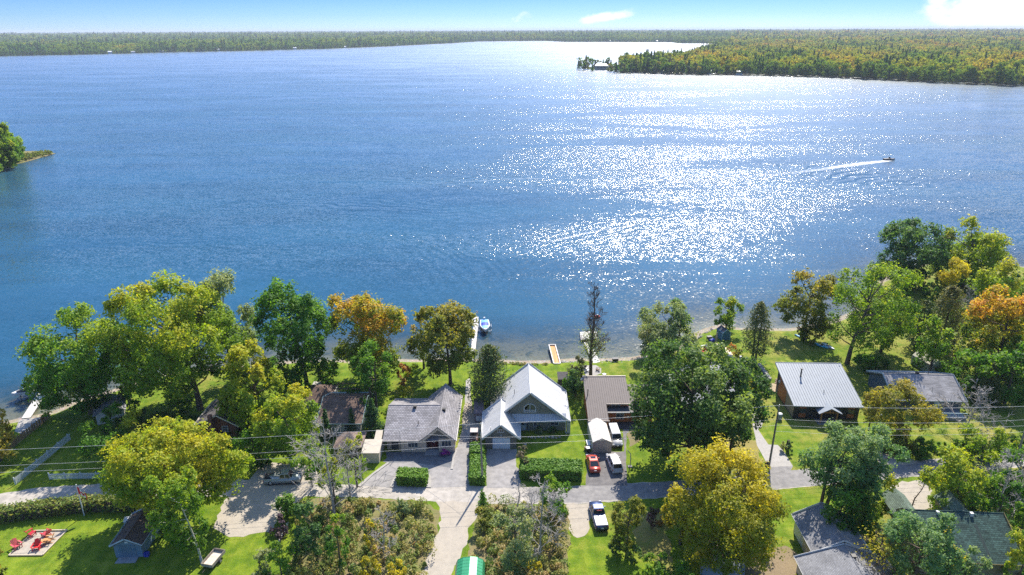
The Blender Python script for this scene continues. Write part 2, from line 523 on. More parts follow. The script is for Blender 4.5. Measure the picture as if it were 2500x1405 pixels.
# wind: sheltered along the near shore and in drifting slicks
slick = t.noise(t.vmath('MULTIPLY', P, (0.006, 0.021, 0.0)), 1.0, 4.0, 0.6, False, 0.8)
gust = t.rng(slick, 0.38, 0.60, 0.55, 1.15)
shelter = t.rng(wy, 140.0, 235.0, 0.24, 1.0)
farfade = t.rng(wy, 500.0, 2500.0, 1.0, 0.6)
amp = t.math('MULTIPLY', t.math('MULTIPLY', gust, shelter), farfade)
slope = t.vmath('ADD', t.vmath('SCALE', t.vmath('ADD', fineW, chop), None, amp), swell)
# trains of boat waves still crossing the bay
def train(px, py, ang, lam, ld, la, a, curv=0.0):
    global slope
    cx, cy_ = g(px, py, WATER_Z); dx, dy = math.cos(math.radians(ang)), math.sin(math.radians(ang))
    rel = t.vmath('SUBTRACT', P, (cx, cy_, 0.0))
    dn = t.n('ShaderNodeVectorMath', operation='DOT_PRODUCT'); t.put(dn.inputs[0], rel); dn.inputs[1].default_value = (dx, dy, 0)
    al = t.n('ShaderNodeVectorMath', operation='DOT_PRODUCT'); t.put(al.inputs[0], rel); al.inputs[1].default_value = (-dy, dx, 0)
    D, A = dn.outputs['Value'], al.outputs['Value']
    D = t.math('ADD', D, t.math('MULTIPLY', t.math('SUBTRACT', t.noise(P, 0.045, 2.0), 0.5), lam * 5.0))
    D = t.math('ADD', D, t.math('MULTIPLY', t.math('MULTIPLY', A, A), curv))
    sn = t.math('SINE', t.math('MULTIPLY', D, 2 * math.pi / lam))
    e = t.math('ADD', t.math('POWER', t.math('ABSOLUTE', t.math('DIVIDE', D, ld)), 2.0), t.math('POWER', t.math('ABSOLUTE', t.math('DIVIDE', A, la)), 2.0))
    k = t.math('MULTIPLY', t.math('MULTIPLY', sn, t.math('EXPONENT', t.math('MULTIPLY', e, -1.0))), a)
    slope = t.vmath('ADD', slope, t.vmath('SCALE', (dx, dy, 0.0), None, k))
train(1080, 612, 32, 3.6, 18, 36, 0.085, 0.006)
train(800, 500, 78, 4.2, 14, 70, 0.10, 0.001)
train(1180, 440, 88, 5.0, 9, 80, 0.20, 0.0)
train(1500, 560, 125, 3.8, 14, 60, 0.12, 0.003)
train(2030, 425, -52, 6.5, 42, 20, 0.26, 0.002)
train(500, 610, 70, 3.5, 18, 60, 0.07, 0.002)
nv = t.vmath('NORMALIZE', t.vmath('ADD', slope, (0.0, 0.0, 1.0)))
rough = t.rng(wy, 150.0, 1600.0, 0.17, 0.24)
gl = t.n('ShaderNodeBsdfGlossy'); t.put(gl.inputs['Normal'], nv); t.put(gl.inputs['Roughness'], rough)
gl.inputs['Color'].default_value = (1, 1, 1, 1)
fr = t.n('ShaderNodeFresnel'); fr.inputs['IOR'].default_value = 1.33; t.put(fr.inputs['Normal'], nv)
murk = t.noise(t.vmath('MULTIPLY', P, (0.01, 0.03, 0.0)), 1.0, 4.0, 0.6)
deep = t.mix(t.rng(murk, 0.3, 0.7), (0.0110, 0.062, 0.108), (0.0180, 0.086, 0.140))
df = t.n('ShaderNodeBsdfDiffuse'); t.put(df.inputs['Color'], deep); t.put(df.inputs['Normal'], t.vmath('NORMALIZE', t.vmath('ADD', t.vmath('SCALE', slope, None, 0.8), (0, 0, 1.0))))
tp = t.n('ShaderNodeBsdfTransparent'); tp.inputs['Color'].default_value = (0.72, 0.80, 0.76, 1)
op = t.math('SUBTRACT', 1.0, t.math('EXPONENT', t.math('MULTIPLY', depth, -1.0)))
body = t.n('ShaderNodeMixShader'); t.put(body.inputs[0], op); nt.links.new(tp.outputs[0], body.inputs[1]); nt.links.new(df.outputs[0], body.inputs[2])
mx = t.n('ShaderNodeMixShader'); t.put(mx.inputs[0], fr.outputs[0]); nt.links.new(body.outputs[0], mx.inputs[1]); nt.links.new(gl.outputs[0], mx.inputs[2])
nt.links.new(mx.outputs[0], out.inputs['Surface'])
xs = np.concatenate([[-17000, -9000, -3000, -1000, -400, -230], np.arange(-160, 160.1, 2.5), [230, 400, 1000, 3000, 9000, 17000]])
ys = np.concatenate([[60], np.arange(80, 215, 2.5), [240, 300, 400, 700, 1500, 4000, 10000, 17000]])
def wdepth(X, Y): return np.clip(WATER_Z - ground_z(shore_dist(X, Y)), 0.0, 6.0)
water = grid_obj('water', xs, ys, lambda X, Y: np.full(X.shape, WATER_Z), m, ('depth', wdepth), False)
tag(water, kind='structure')

# ------------------------------------------------------------------ far shores and their woods
def polar(px, py):
    x, y = g(px, py, WATER_Z); return math.atan2(x, y), math.hypot(x, y)
FAR = sorted([polar(*p) for p in [(-700, 157), (-300, 147), (0, 138), (210, 134), (420, 128.5), (600, 125), (800, 120), (960, 113.5), (1100, 106.5),
              (1165, 102), (1330, 100.5), (1380, 103), (1640, 104), (1660, 107), (1768, 107), (1800, 106), (2500, 100), (3300, 96)]])
FAR_A = np.array([a for a, r in FAR]); FAR_R = np.array([r for a, r in FAR])
PEN = [polar(*p) for p in [(1409, 169), (1440, 173), (1480, 176), (1600, 181), (1750, 184), (1900, 187), (2050, 192), (2190, 199), (2350, 207), (2500, 213), (2800, 232), (3300, 270)]]
PEN_A = np.array([a for a, r in PEN]); PEN_R = np.array([r for a, r in PEN])
BAK = [polar(*p) for p in [(1409, 168), (1430, 164), (1480, 163), (1560, 158), (1640, 150), (1690, 142), (1706, 133), (1735, 122), (1752, 116), (1772, 112), (1790, 108)]]
BAK_A = np.array([a for a, r in BAK] + [1.0]); BAK_R = np.array([r for a, r in BAK] + [BAK[-1][1]])
def far_z(r, r0):
    """land rises gently away from the water"""
    k = np.clip((r - r0) / 140.0, 0, 1)
    roll = 1.0 + np.clip((r - r0 - 300) / 9000.0, 0, 1) * 7.0
    return WATER_Z - 0.6 + k * (roll + 0.9)
def strip(name, az, r_in, r_out, nr, mat, base):
    A = np.repeat(az[None, :], nr, 0)
    k = np.linspace(0, 1, nr)[:, None] ** 1.8
    Rr = r_in[None, :] + (r_out - r_in)[None, :] * k
    Z = far_z(Rr, base[None, :])
    if name == 'far_peninsula':
        Z = np.minimum(Z, WATER_Z - 0.6 + 2.4 * np.clip(np.minimum(Rr - r_in[None, :], r_out[None, :] - Rr) / 25.0, 0, 1) + np.clip((Rr - 2600) / 200.0, 0, 1) * 60)
    X, Y = Rr * np.sin(A), Rr * np.cos(A)
    idx = np.arange(X.size).reshape(X.shape)
    q = np.stack([idx[:-1, :-1], idx[:-1, 1:], idx[1:, 1:], idx[1:, :-1]], -1).reshape(-1, 4)
    return np_mesh(name, np.stack([X, Y, Z], -1).reshape(-1, 3), q, mat, None, None, True)
m, nt, out = nodemat('far_ground'); t = NT(nt); P = t.pos()
c1 = t.mix(t.rng(t.noise(P, 0.012, 5.0, 0.7), 0.35, 0.65), (0.030, 0.055, 0.016), (0.075, 0.085, 0.025))
t.bsdf(out, t.mix(t.rng(t.noise(P, 0.05, 3.0), 0.35, 0.65), c1, (0.02, 0.035, 0.012)), 1.0, 0, None, 0.05)
azs = np.linspace(math.radians(-52), math.radians(60), 260)
far_in = np.interp(azs, FAR_A, FAR_R)
tag(strip('far_shore', azs, far_in, np.full_like(azs, 15500.0), 60, m, far_in), kind='structure')
azp = np.linspace(PEN_A[0], math.radians(60), 150)
pen_in = np.interp(azp, PEN_A, PEN_R)
pen_out = np.maximum(np.interp(azp, BAK_A, BAK_R), pen_in + 2)
tag(strip('far_peninsula', azp, pen_in, pen_out, 40, m, pen_in), kind='structure')

def far_foliage(name, stops):
    m, nt, out = nodemat(name); t = NT(nt)
    r = t.n('ShaderNodeValToRGB'); cr_ = r.color_ramp
    while len(cr_.elements) < len(stops): cr_.elements.new(0.5)
    for e, (p, c) in zip(cr_.elements, stops): e.position = p; e.color = (*c, 1)
    t.put(r.inputs[0], t.math('ADD', t.attr('tint', 'INSTANCER'), t.math('MULTIPLY', t.math('SUBTRACT', t.attr('hue'), 0.5), 0.22)))
    d = t.n('ShaderNodeBsdfDiffuse'); t.put(d.inputs['Color'], r.outputs[0])
    tr = t.n('ShaderNodeBsdfTranslucent'); t.put(tr.inputs['Color'], t.mix(1.0, r.outputs[0], (1.2, 1.15, 0.6), 'MULTIPLY'))
    mx = t.n('ShaderNodeMixShader'); mx.inputs[0].default_value = 0.45
    nt.links.new(d.outputs[0], mx.inputs[1]); nt.links.new(tr.outputs[0], mx.inputs[2]); nt.links.new(mx.outputs[0], out.inputs['Surface'])
    return m
far_leaf = far_foliage('far_leaves', [(0.0, (0.035, 0.10, 0.035)), (0.30, (0.09, 0.20, 0.035)), (0.55, (0.22, 0.30, 0.035)), (0.75, (0.40, 0.36, 0.04)), (1.0, (0.46, 0.24, 0.05))])
def far_proto(name, seed, n, h, r, conifer=False):
    rng = np.random.default_rng(seed)
    if conifer:
        k = rng.uniform(0, 1, n) ** 0.8; a = rng.uniform(0, 2 * np.pi, n)
        rr = r * (1.02 - k) * rng.uniform(0.55, 1.0, n)
        p = np.stack([rr * np.cos(a), rr * np.sin(a), h * (0.08 + 0.92 * k)], 1)
        o = np.stack([np.cos(a), np.sin(a), np.full(n, 0.5)], 1); size = 0.85
    else:
        L = 9; lc = sphere_pts(L, rng) * np.array([r * 0.55, r * 0.55, h * 0.22]) + np.array([0, 0, h * 0.62])
        w_ = rng.integers(0, L, n); o = sphere_pts(n, rng); o[:, 2] = np.abs(o[:, 2]) * 0.9 - 0.25
        p = lc[w_] + o * np.array([r * 0.52, r * 0.52, h * 0.21]) * rng.uniform(0.75, 1.05, n)[:, None]
        low = rng.uniform(size=n) < 0.22
        p[low, 2] *= rng.uniform(0.15, 0.7, low.sum()); size = 1.15
    v, q = leaf_quads(p, unit(o), size, rng)
    hue = np.repeat(np.clip(rng.normal(0.5, 0.22, n), 0, 1), 4)
    o_ = np_mesh(name, v, q, far_leaf, hue)
    return o_
protos = bpy.data.collections.new('far_tree_kinds')
for i in range(6):
    o_ = far_proto('far_tree', 40 + i, 190, 13 + 1.3 * i, 4.6 + 0.5 * (i % 3)) if i < 4 else far_proto('far_tree', 40 + i, 170, 17 + 2 * (i - 4), 3.2, True)
    C.objects.unlink(o_); protos.objects.link(o_)
def scatter(name, pts, scale, kind, tint, label):
    me = bpy.data.meshes.new(name); me.vertices.add(len(pts)); me.vertices.foreach_set('co', pts.astype(np.float32).ravel())
    for nm, ty, arr in (('scl', 'FLOAT', scale), ('tint', 'FLOAT', tint), ('kind', 'INT', kind), ('rot', 'FLOAT', np.random.default_rng(5).uniform(0, 6.28, len(pts)))):
        a = me.attributes.new(nm, ty, 'POINT'); a.data.foreach_set('value', np.ascontiguousarray(arr, dtype=np.int32 if ty == 'INT' else np.float32))
    o = link(name, me)
    ng = bpy.data.node_groups.new(name + '_nodes', 'GeometryNodeTree')
    ng.interface.new_socket('Geometry', in_out='INPUT', socket_type='NodeSocketGeometry')
    ng.interface.new_socket('Geometry', in_out='OUTPUT', socket_type='NodeSocketGeometry')
    N = ng.nodes; L = ng.links
    gi, go = N.new('NodeGroupInput'), N.new('NodeGroupOutput')
    ci = N.new('GeometryNodeCollectionInfo'); ci.inputs['Collection'].default_value = protos
    ci.inputs['Separate Children'].default_value = True; ci.inputs['Reset Children'].default_value = True
    ip = N.new('GeometryNodeInstanceOnPoints'); ip.inputs['Pick Instance'].default_value = True
    def at(nm, ty):
        a = N.new('GeometryNodeInputNamedAttribute'); a.data_type = ty; a.inputs['Name'].default_value = nm; return a.outputs['Attribute']
    cx = N.new('ShaderNodeCombineXYZ'); L.new(at('rot', 'FLOAT'), cx.inputs[2])
    L.new(gi.outputs[0], ip.inputs['Points']); L.new(ci.outputs[0], ip.inputs['Instance'])
    L.new(at('kind', 'INT'), ip.inputs['Instance Index']); L.new(cx.outputs[0], ip.inputs['Rotation']); L.new(at('scl', 'FLOAT'), ip.inputs['Scale'])
    L.new(ip.outputs[0], go.inputs[0])
    md = o.modifiers.new('scatter', 'NODES'); md.node_group = ng
    return tag(o, label, 'forest', None, 'stuff')
def woods(name, label, a0, a1, r_in, r_out, zf, seed, autumn):
    rng = np.random.default_rng(seed); P_, S_, K_, T_ = [], [], [], []
    r = 0.0
    rmin = min(r_in(a) for a in np.linspace(a0, a1, 60)); r = rmin
    while r < 15000:
        sp = 7.5 if r < 1500 else (9.5 if r < 2600 else (15 if r < 4500 else (26 if r < 7500 else 48)))
        n = int((a1 - a0) * r / sp)
        a = a0 + (np.arange(n) + rng.uniform(-0.5, 0.5, n)) * sp / r
        rr = r + rng.uniform(-0.5, 0.5, n) * sp
        ri, ro = r_in(a), r_out(a)
        ok = (rr > ri + 3) & (rr < ro - 3) & (a > a0) & (a < a1)
        a, rr, ri = a[ok], rr[ok], ri[ok]
        if len(a):
            z = zf(rr, a)
            s = np.clip(rng.normal(1.0, 0.24, len(a)), 0.45, 1.6) * (1.0 if r < 2600 else min(sp / 10.5, 2.0))
            s *= np.where((rr - ri < 14), rng.uniform(0.45, 0.95, len(a)), 1.0)
            blot = np.sin(a * 90 + seed) * np.sin(rr / 130.0 + seed * 2) * 0.5 + np.sin(a * 37 + 1) * np.sin(rr / 310.0) * 0.5
            k = np.where(rng.uniform(size=len(a)) < 0.07 + 0.22 * (blot < -0.35), rng.integers(4, 6, len(a)), rng.integers(0, 4, len(a)))
            tn = np.clip(autumn + 0.24 * blot + rng.normal(0, 0.06, len(a)), 0.06, 0.98)
            tn = np.where(rr - ri < 30, tn * 0.72, tn)
            tn = np.where(k >= 4, rng.uniform(0.02, 0.2, len(a)), tn)
            P_.append(np.stack([rr * np.sin(a), rr * np.cos(a), z - 0.4], 1)); S_.append(s); K_.append(k); T_.append(tn)
        r += sp
    return scatter(name, np.vstack(P_), np.concatenate(S_), np.concatenate(K_), np.concatenate(T_), label)
fi = lambda a: np.interp(a, FAR_A, FAR_R)
woods('far_shore_forest', 'low green forest lining the far side of the lake', math.radians(-46), math.radians(20.5), fi, lambda a: np.full_like(np.asarray(a, float), 15500), lambda r, a: far_z(r, fi(a)), 11, 0.44)
pi_ = lambda a: np.interp(a, PEN_A, PEN_R)
po_ = lambda a: np.where(np.asarray(a) > BAK_A[-2] - 0.004, 15500.0, np.interp(a, BAK_A, BAK_R))
def pz(r, a):
    return np.where(r > 2700, far_z(r, 3000.0), 1.3)
woods('peninsula_forest', 'yellowing autumn forest covering the long peninsula across the bay', PEN_A[0] + 0.06, math.radians(47), pi_, po_, pz, 12, 0.64)
# ------------------------------------------------------------------ near ground: road, drives, paths, gravel
def pebbly(name, c1, c2, scale=7.0, c3=None, rough=0.95, big=0.12, track=None):
    m, nt, out = nodemat(name); t = NT(nt); P = t.pos()
    f = t.noise(P, scale, 5.0, 0.7); b = t.noise(P, big, 4.0, 0.6); s_ = t.noise(P, 1.1, 4.0, 0.6)
    col = t.mix(t.rng(f, 0.3, 0.7), c1, c2)
    if c3: col = t.mix(t.rng(t.math('ADD', t.math('MULTIPLY', b, 0.6), t.math('MULTIPLY', s_, 0.4)), 0.40, 0.66, 0.0, 0.8), col, c3)
    col = t.mix(1.0, col, t.rng(s_, 0.3, 0.7, 0.90, 1.08), 'MULTIPLY')
    t.bsdf(out, col, rough, 0, t.bump(f, 0.5, 0.03), 0.2)
    return m
road_m = pebbly('road_surface', (0.27, 0.245, 0.212), (0.39, 0.358, 0.315), 9.0, (0.43, 0.39, 0.34))
road_grey = pebbly('patched_asphalt', (0.165, 0.158, 0.155), (0.235, 0.225, 0.22), 9.0, (0.27, 0.255, 0.24))
asph = pebbly('driveway_asphalt', (0.205, 0.195, 0.188), (0.275, 0.262, 0.252), 10.0, (0.31, 0.29, 0.275))
gravel = pebbly('gravel_surface', (0.29, 0.255, 0.205), (0.43, 0.385, 0.32), 8.0, (0.34, 0.295, 0.235))
conc = pebbly('concrete_surface', (0.31, 0.29, 0.265), (0.40, 0.38, 0.35), 3.0, (0.28, 0.262, 0.235))
dirt = pebbly('trodden_earth', (0.17, 0.125, 0.075), (0.27, 0.21, 0.13), 6.0, (0.13, 0.13, 0.045))
scrub_m = pebbly('scrub_soil', (0.15, 0.125, 0.055), (0.25, 0.20, 0.10), 5.0, (0.12, 0.15, 0.03))
drylawn = pebbly('dry_grass', (0.20, 0.17, 0.045), (0.30, 0.245, 0.085), 5.0, (0.11, 0.155, 0.018))
LEVEL = {}
def sheet(name, px, mat, level, jit=0.12, step=0.8, th=0.0, curve=True):
    pts = [g(*p) for p in px]
    pts = dense(pts + [pts[0]], step, jit, hash(name) % 97 + level)[:-1]
    z = 0.004 * level + 0.004
    mb = MB().poly([(x, y, z + th) for x, y in pts])
    if th:
        n = len(pts)
        mb.add([(x, y, z + th) for x, y in pts] + [(x, y, 0.0) for x, y in pts], [(i, n + i, n + (i + 1) % n, (i + 1) % n) for i in range(n)])
    o = mb.build(name, mat); tag(o, kind='structure')
    me = o.data
    if me.polygons and me.polygons[0].normal.z < 0: me.flip_normals()
    return o
# the road, left (pale packed gravel) to right (worn asphalt)
sheet('road', [(-300, 1262), (0, 1206), (100, 1190), (310, 1178), (420, 1172), (560, 1168), (690, 1180), (900, 1185), (1000, 1190), (1140, 1186), (1290, 1190), (1420, 1186),
      (1545, 1180), (1700, 1172), (1830, 1160), (1960, 1146), (2060, 1140), (2140, 1132), (2300, 1120), (2480, 1108), (2800, 1090), (2800, 1122), (2500, 1140), (2300, 1158), (2180, 1170), (2050, 1182), (1900, 1196),
      (1700, 1208), (1540, 1222), (1405, 1232), (1290, 1230), (1180, 1232), (1060, 1225), (900, 1215), (700, 1212), (560, 1212), (420, 1216), (330, 1218), (180, 1225), (60, 1240), (0, 1246), (-300, 1305)], road_m, 1)
sheet('asphalt_lane', [(1290, 1191), (1420, 1187), (1545, 1181), (1700, 1173), (1830, 1161), (1960, 1147), (2060, 1141), (2140, 1133), (2300, 1121), (2480, 1109), (2480, 1139), (2300, 1156), (2180, 1168), (2050, 1180), (1900, 1194),
      (1700, 1206), (1540, 1219), (1405, 1228), (1290, 1226)], road_grey, 2, 0.2)
sheet('gravel_yard', [(610, 1170), (640, 1130), (760, 1135), (800, 1165), (760, 1185), (745, 1212), (700, 1240), (690, 1262), (660, 1300), (560, 1312), (520, 1290), (545, 1230), (570, 1200)], gravel, 2, 0.3)
sheet('parking_apron', [(876, 1186), (906, 1160), (948, 1131), (1015, 1128), (1103, 1143), (1106, 1105), (1118, 1090), (1128, 1050), (1146, 1050), (1146, 1188), (1000, 1194)], asph, 3, 0.05)
sheet('driveway_strip', [(1127, 1056), (1130, 1010), (1138, 975), (1150, 975), (1156, 1010), (1170, 1035), (1170, 1060), (1150, 1090), (1146, 1120), (1113, 1120), (1118, 1090)], gravel, 2, 0.1)
for kb in ([(872, 1188), (908, 1158), (946, 1130), (951, 1132), (912, 1160), (880, 1190)], [(952, 1190), (960, 1172), (967, 1161), (973, 1161), (964, 1176), (962, 1191)], [(1041, 1191), (1046, 1172), (1045, 1158), (1051, 1162), (1053, 1176), (1052, 1192)], [(1100, 1147), (1105, 1120), (1112, 1104), (1117, 1100), (1110, 1120), (1106, 1147)]):
    sheet('kerb', kb, conc, 5, 0.02, 1.0, 0.10)
sheet('garden_path', [(1135, 985), (1136, 955), (1137, 930), (1146, 924), (1150, 930), (1148, 955), (1150, 985)], conc, 4, 0.05)
sheet('house_apron', [(942, 1104), (1112, 1102), (1108, 1110), (1104, 1143), (1000, 1129), (948, 1131), (935, 1128), (945, 1118)], plain('dark_paving', (0.12, 0.125, 0.135), 0.85, 0.25, 1.5, 0, 0.3), 4, 0.02)  # darker blue grey paving along the house front
sheet('garage_drive', [(1188, 1097), (1262, 1097), (1260, 1140), (1272, 1150), (1270, 1192), (1188, 1192), (1186, 1140)], asph, 3, 0.1)
sheet('parking_drive', [(1430, 1103), (1524, 1103), (1520, 1050), (1530, 1035), (1556, 1036), (1530, 1060), (1528, 1130), (1532, 1186), (1430, 1186), (1433, 1140)], pebbly('stained_asphalt', (0.105, 0.10, 0.10), (0.16, 0.152, 0.15), 9.0, (0.2, 0.185, 0.175)), 3, 0.08)
sheet('grass_drive_gravel', [(1384, 1231), (1444, 1229), (1443, 1265), (1440, 1290), (1434, 1302), (1427, 1309), (1418, 1312), (1409, 1314), (1400, 1309), (1392, 1298), (1387, 1265)], gravel, 2, 0.35)
sheet('woodland_lane', [(1063, 1224), (1180, 1226), (1166, 1260), (1142, 1290), (1140, 1330), (1120, 1370), (1090, 1430), (1018, 1430), (1036, 1380), (1056, 1330), (1075, 1290), (1073, 1250)], gravel, 2, 0.3)
sheet('concrete_path', [(1842, 1002), (1850, 1012), (1864, 1030), (1858, 1045), (1850, 1048), (1876, 1086), (1899, 1087), (1912, 1100), (1936, 1139), (1877, 1141), (1848, 1088), (1838, 1040), (1834, 1010)], conc, 3, 0.02)
sheet('asphalt_mouth', [(1877, 1141), (1936, 1139), (1930, 1150), (1880, 1158)], road_grey, 3, 0.05)
sheet('right_drive', [(2140, 1094), (2158, 1090), (2240, 1128), (2230, 1134), (2145, 1138)], gravel, 3, 0.2)
sheet('dirt_yard', [(2175, 1178), (2250, 1172), (2270, 1190), (2275, 1240), (2200, 1260), (2160, 1250)], gravel, 3, 0.3)
sheet('sandy_yard', [(1800, 1345), (1880, 1330), (1930, 1338), (1950, 1370), (1940, 1430), (1800, 1430)], dirt, 2, 0.4)
sheet('left_fire_pad', [(22, 1358), (85, 1298), (165, 1296), (105, 1357)], gravel, 2, 0.02)
sheet('scrub_ground', [(735, 1222), (830, 1215), (920, 1216), (1050, 1232), (1076, 1255), (1062, 1330), (1040, 1430), (690, 1430), (720, 1330)], scrub_m, 1, 0.4)
sheet('scrub_ground', [(1182, 1232), (1290, 1234), (1385, 1234), (1392, 1310), (1380, 1430), (1128, 1430), (1143, 1330)], scrub_m, 1, 0.4)
sheet('dry_lawn', [(1560, 1260), (1625, 1255), (1640, 1340), (1650, 1405), (1560, 1350), (1545, 1300)], drylawn, 1, 0.7)
sheet('dry_lawn', [(1720, 1085), (1800, 1060), (1850, 1075), (1862, 1130), (1790, 1160), (1740, 1130)], drylawn, 1, 0.7)
sheet('dry_lawn', [(1560, 1036), (1530, 1062), (1536, 1092), (1570, 1070), (1580, 1045)], dirt, 1, 0.3)
sheet('round_patio', [(1423, 900), (1432, 893), (1455, 892), (1468, 900), (1468, 912), (1455, 917), (1430, 917)], conc, 2, 0.05)
sheet('fire_circle', [(1692, 862), (1694, 853), (1704, 849), (1712, 854), (1712, 864), (1702, 868)], conc, 2, 0.1)

# ------------------------------------------------------------------ trees
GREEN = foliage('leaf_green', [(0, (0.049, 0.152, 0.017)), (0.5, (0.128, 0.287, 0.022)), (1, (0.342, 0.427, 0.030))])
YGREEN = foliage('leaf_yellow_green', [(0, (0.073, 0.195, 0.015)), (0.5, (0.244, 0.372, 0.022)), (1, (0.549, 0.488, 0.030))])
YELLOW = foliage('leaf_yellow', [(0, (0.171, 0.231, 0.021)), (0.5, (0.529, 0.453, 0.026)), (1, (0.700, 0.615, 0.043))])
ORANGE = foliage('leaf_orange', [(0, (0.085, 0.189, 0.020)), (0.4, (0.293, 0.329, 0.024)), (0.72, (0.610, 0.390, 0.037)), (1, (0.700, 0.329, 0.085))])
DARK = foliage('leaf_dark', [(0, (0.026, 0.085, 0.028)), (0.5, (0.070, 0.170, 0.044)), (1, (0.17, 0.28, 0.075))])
OLIVE = foliage('leaf_olive', [(0, (0.085, 0.150, 0.020)), (0.5, (0.235, 0.265, 0.034)), (1, (0.48, 0.36, 0.06))])
SILVER = foliage('leaf_silver', [(0, (0.13, 0.21, 0.075)), (0.5, (0.27, 0.345, 0.15)), (1, (0.46, 0.46, 0.24))])
WALNUT = foliage('leaf_walnut', [(0, (0.035, 0.105, 0.022)), (0.5, (0.095, 0.190, 0.038)), (1, (0.28, 0.36, 0.085))])
LOCUST = foliage('leaf_locust', [(0, (0.050, 0.150, 0.048)), (0.5, (0.135, 0.275, 0.095)), (1, (0.33, 0.42, 0.19))])
CEDAR = foliage('leaf_cedar', [(0, (0.035, 0.085, 0.024)), (0.5, (0.090, 0.145, 0.034)), (1, (0.25, 0.22, 0.06))], 0.35)
BRUSH = foliage('leaf_brush', [(0, (0.12, 0.20, 0.030)), (0.35, (0.25, 0.28, 0.055)), (0.7, (0.42, 0.34, 0.12)), (1, (0.50, 0.34, 0.15))], 0.4)
PURPLE = foliage('leaf_purple', [(0, (0.042, 0.025, 0.034)), (0.5, (0.105, 0.063, 0.077)), (1, (0.210, 0.126, 0.140))], 0.25)
REDB = foliage('leaf_rust', [(0, (0.171, 0.171, 0.034)), (0.5, (0.444, 0.273, 0.068)), (1, (0.615, 0.290, 0.120))])
HEDGE = foliage('leaf_hedge', [(0, (0.048, 0.137, 0.013)), (0.5, (0.111, 0.239, 0.017)), (1, (0.222, 0.359, 0.026))], 0.3)
def bark(name, col):
    m, nt, out = nodemat(name); t = NT(nt); p = t.obj()
    f = t.noise(t.scaled(p, 6.0, 6.0, 1.2), 1.0, 5.0, 0.7)
    t.bsdf(out, t.mix(t.rng(f, 0.3, 0.7), tuple(c * 0.55 for c in col), tuple(c * 1.25 for c in col)), 0.95, 0, t.bump(f, 0.7, 0.05), 0.15)
    return m
BARK = bark('bark_brown', (0.13, 0.10, 0.075)); BARKG = bark('bark_grey', (0.36, 0.33, 0.30)); BIRCH = bark('bark_birch', (0.55, 0.52, 0.47)); BARKD = bark('bark_dark', (0.07, 0.055, 0.045))
TREES = []
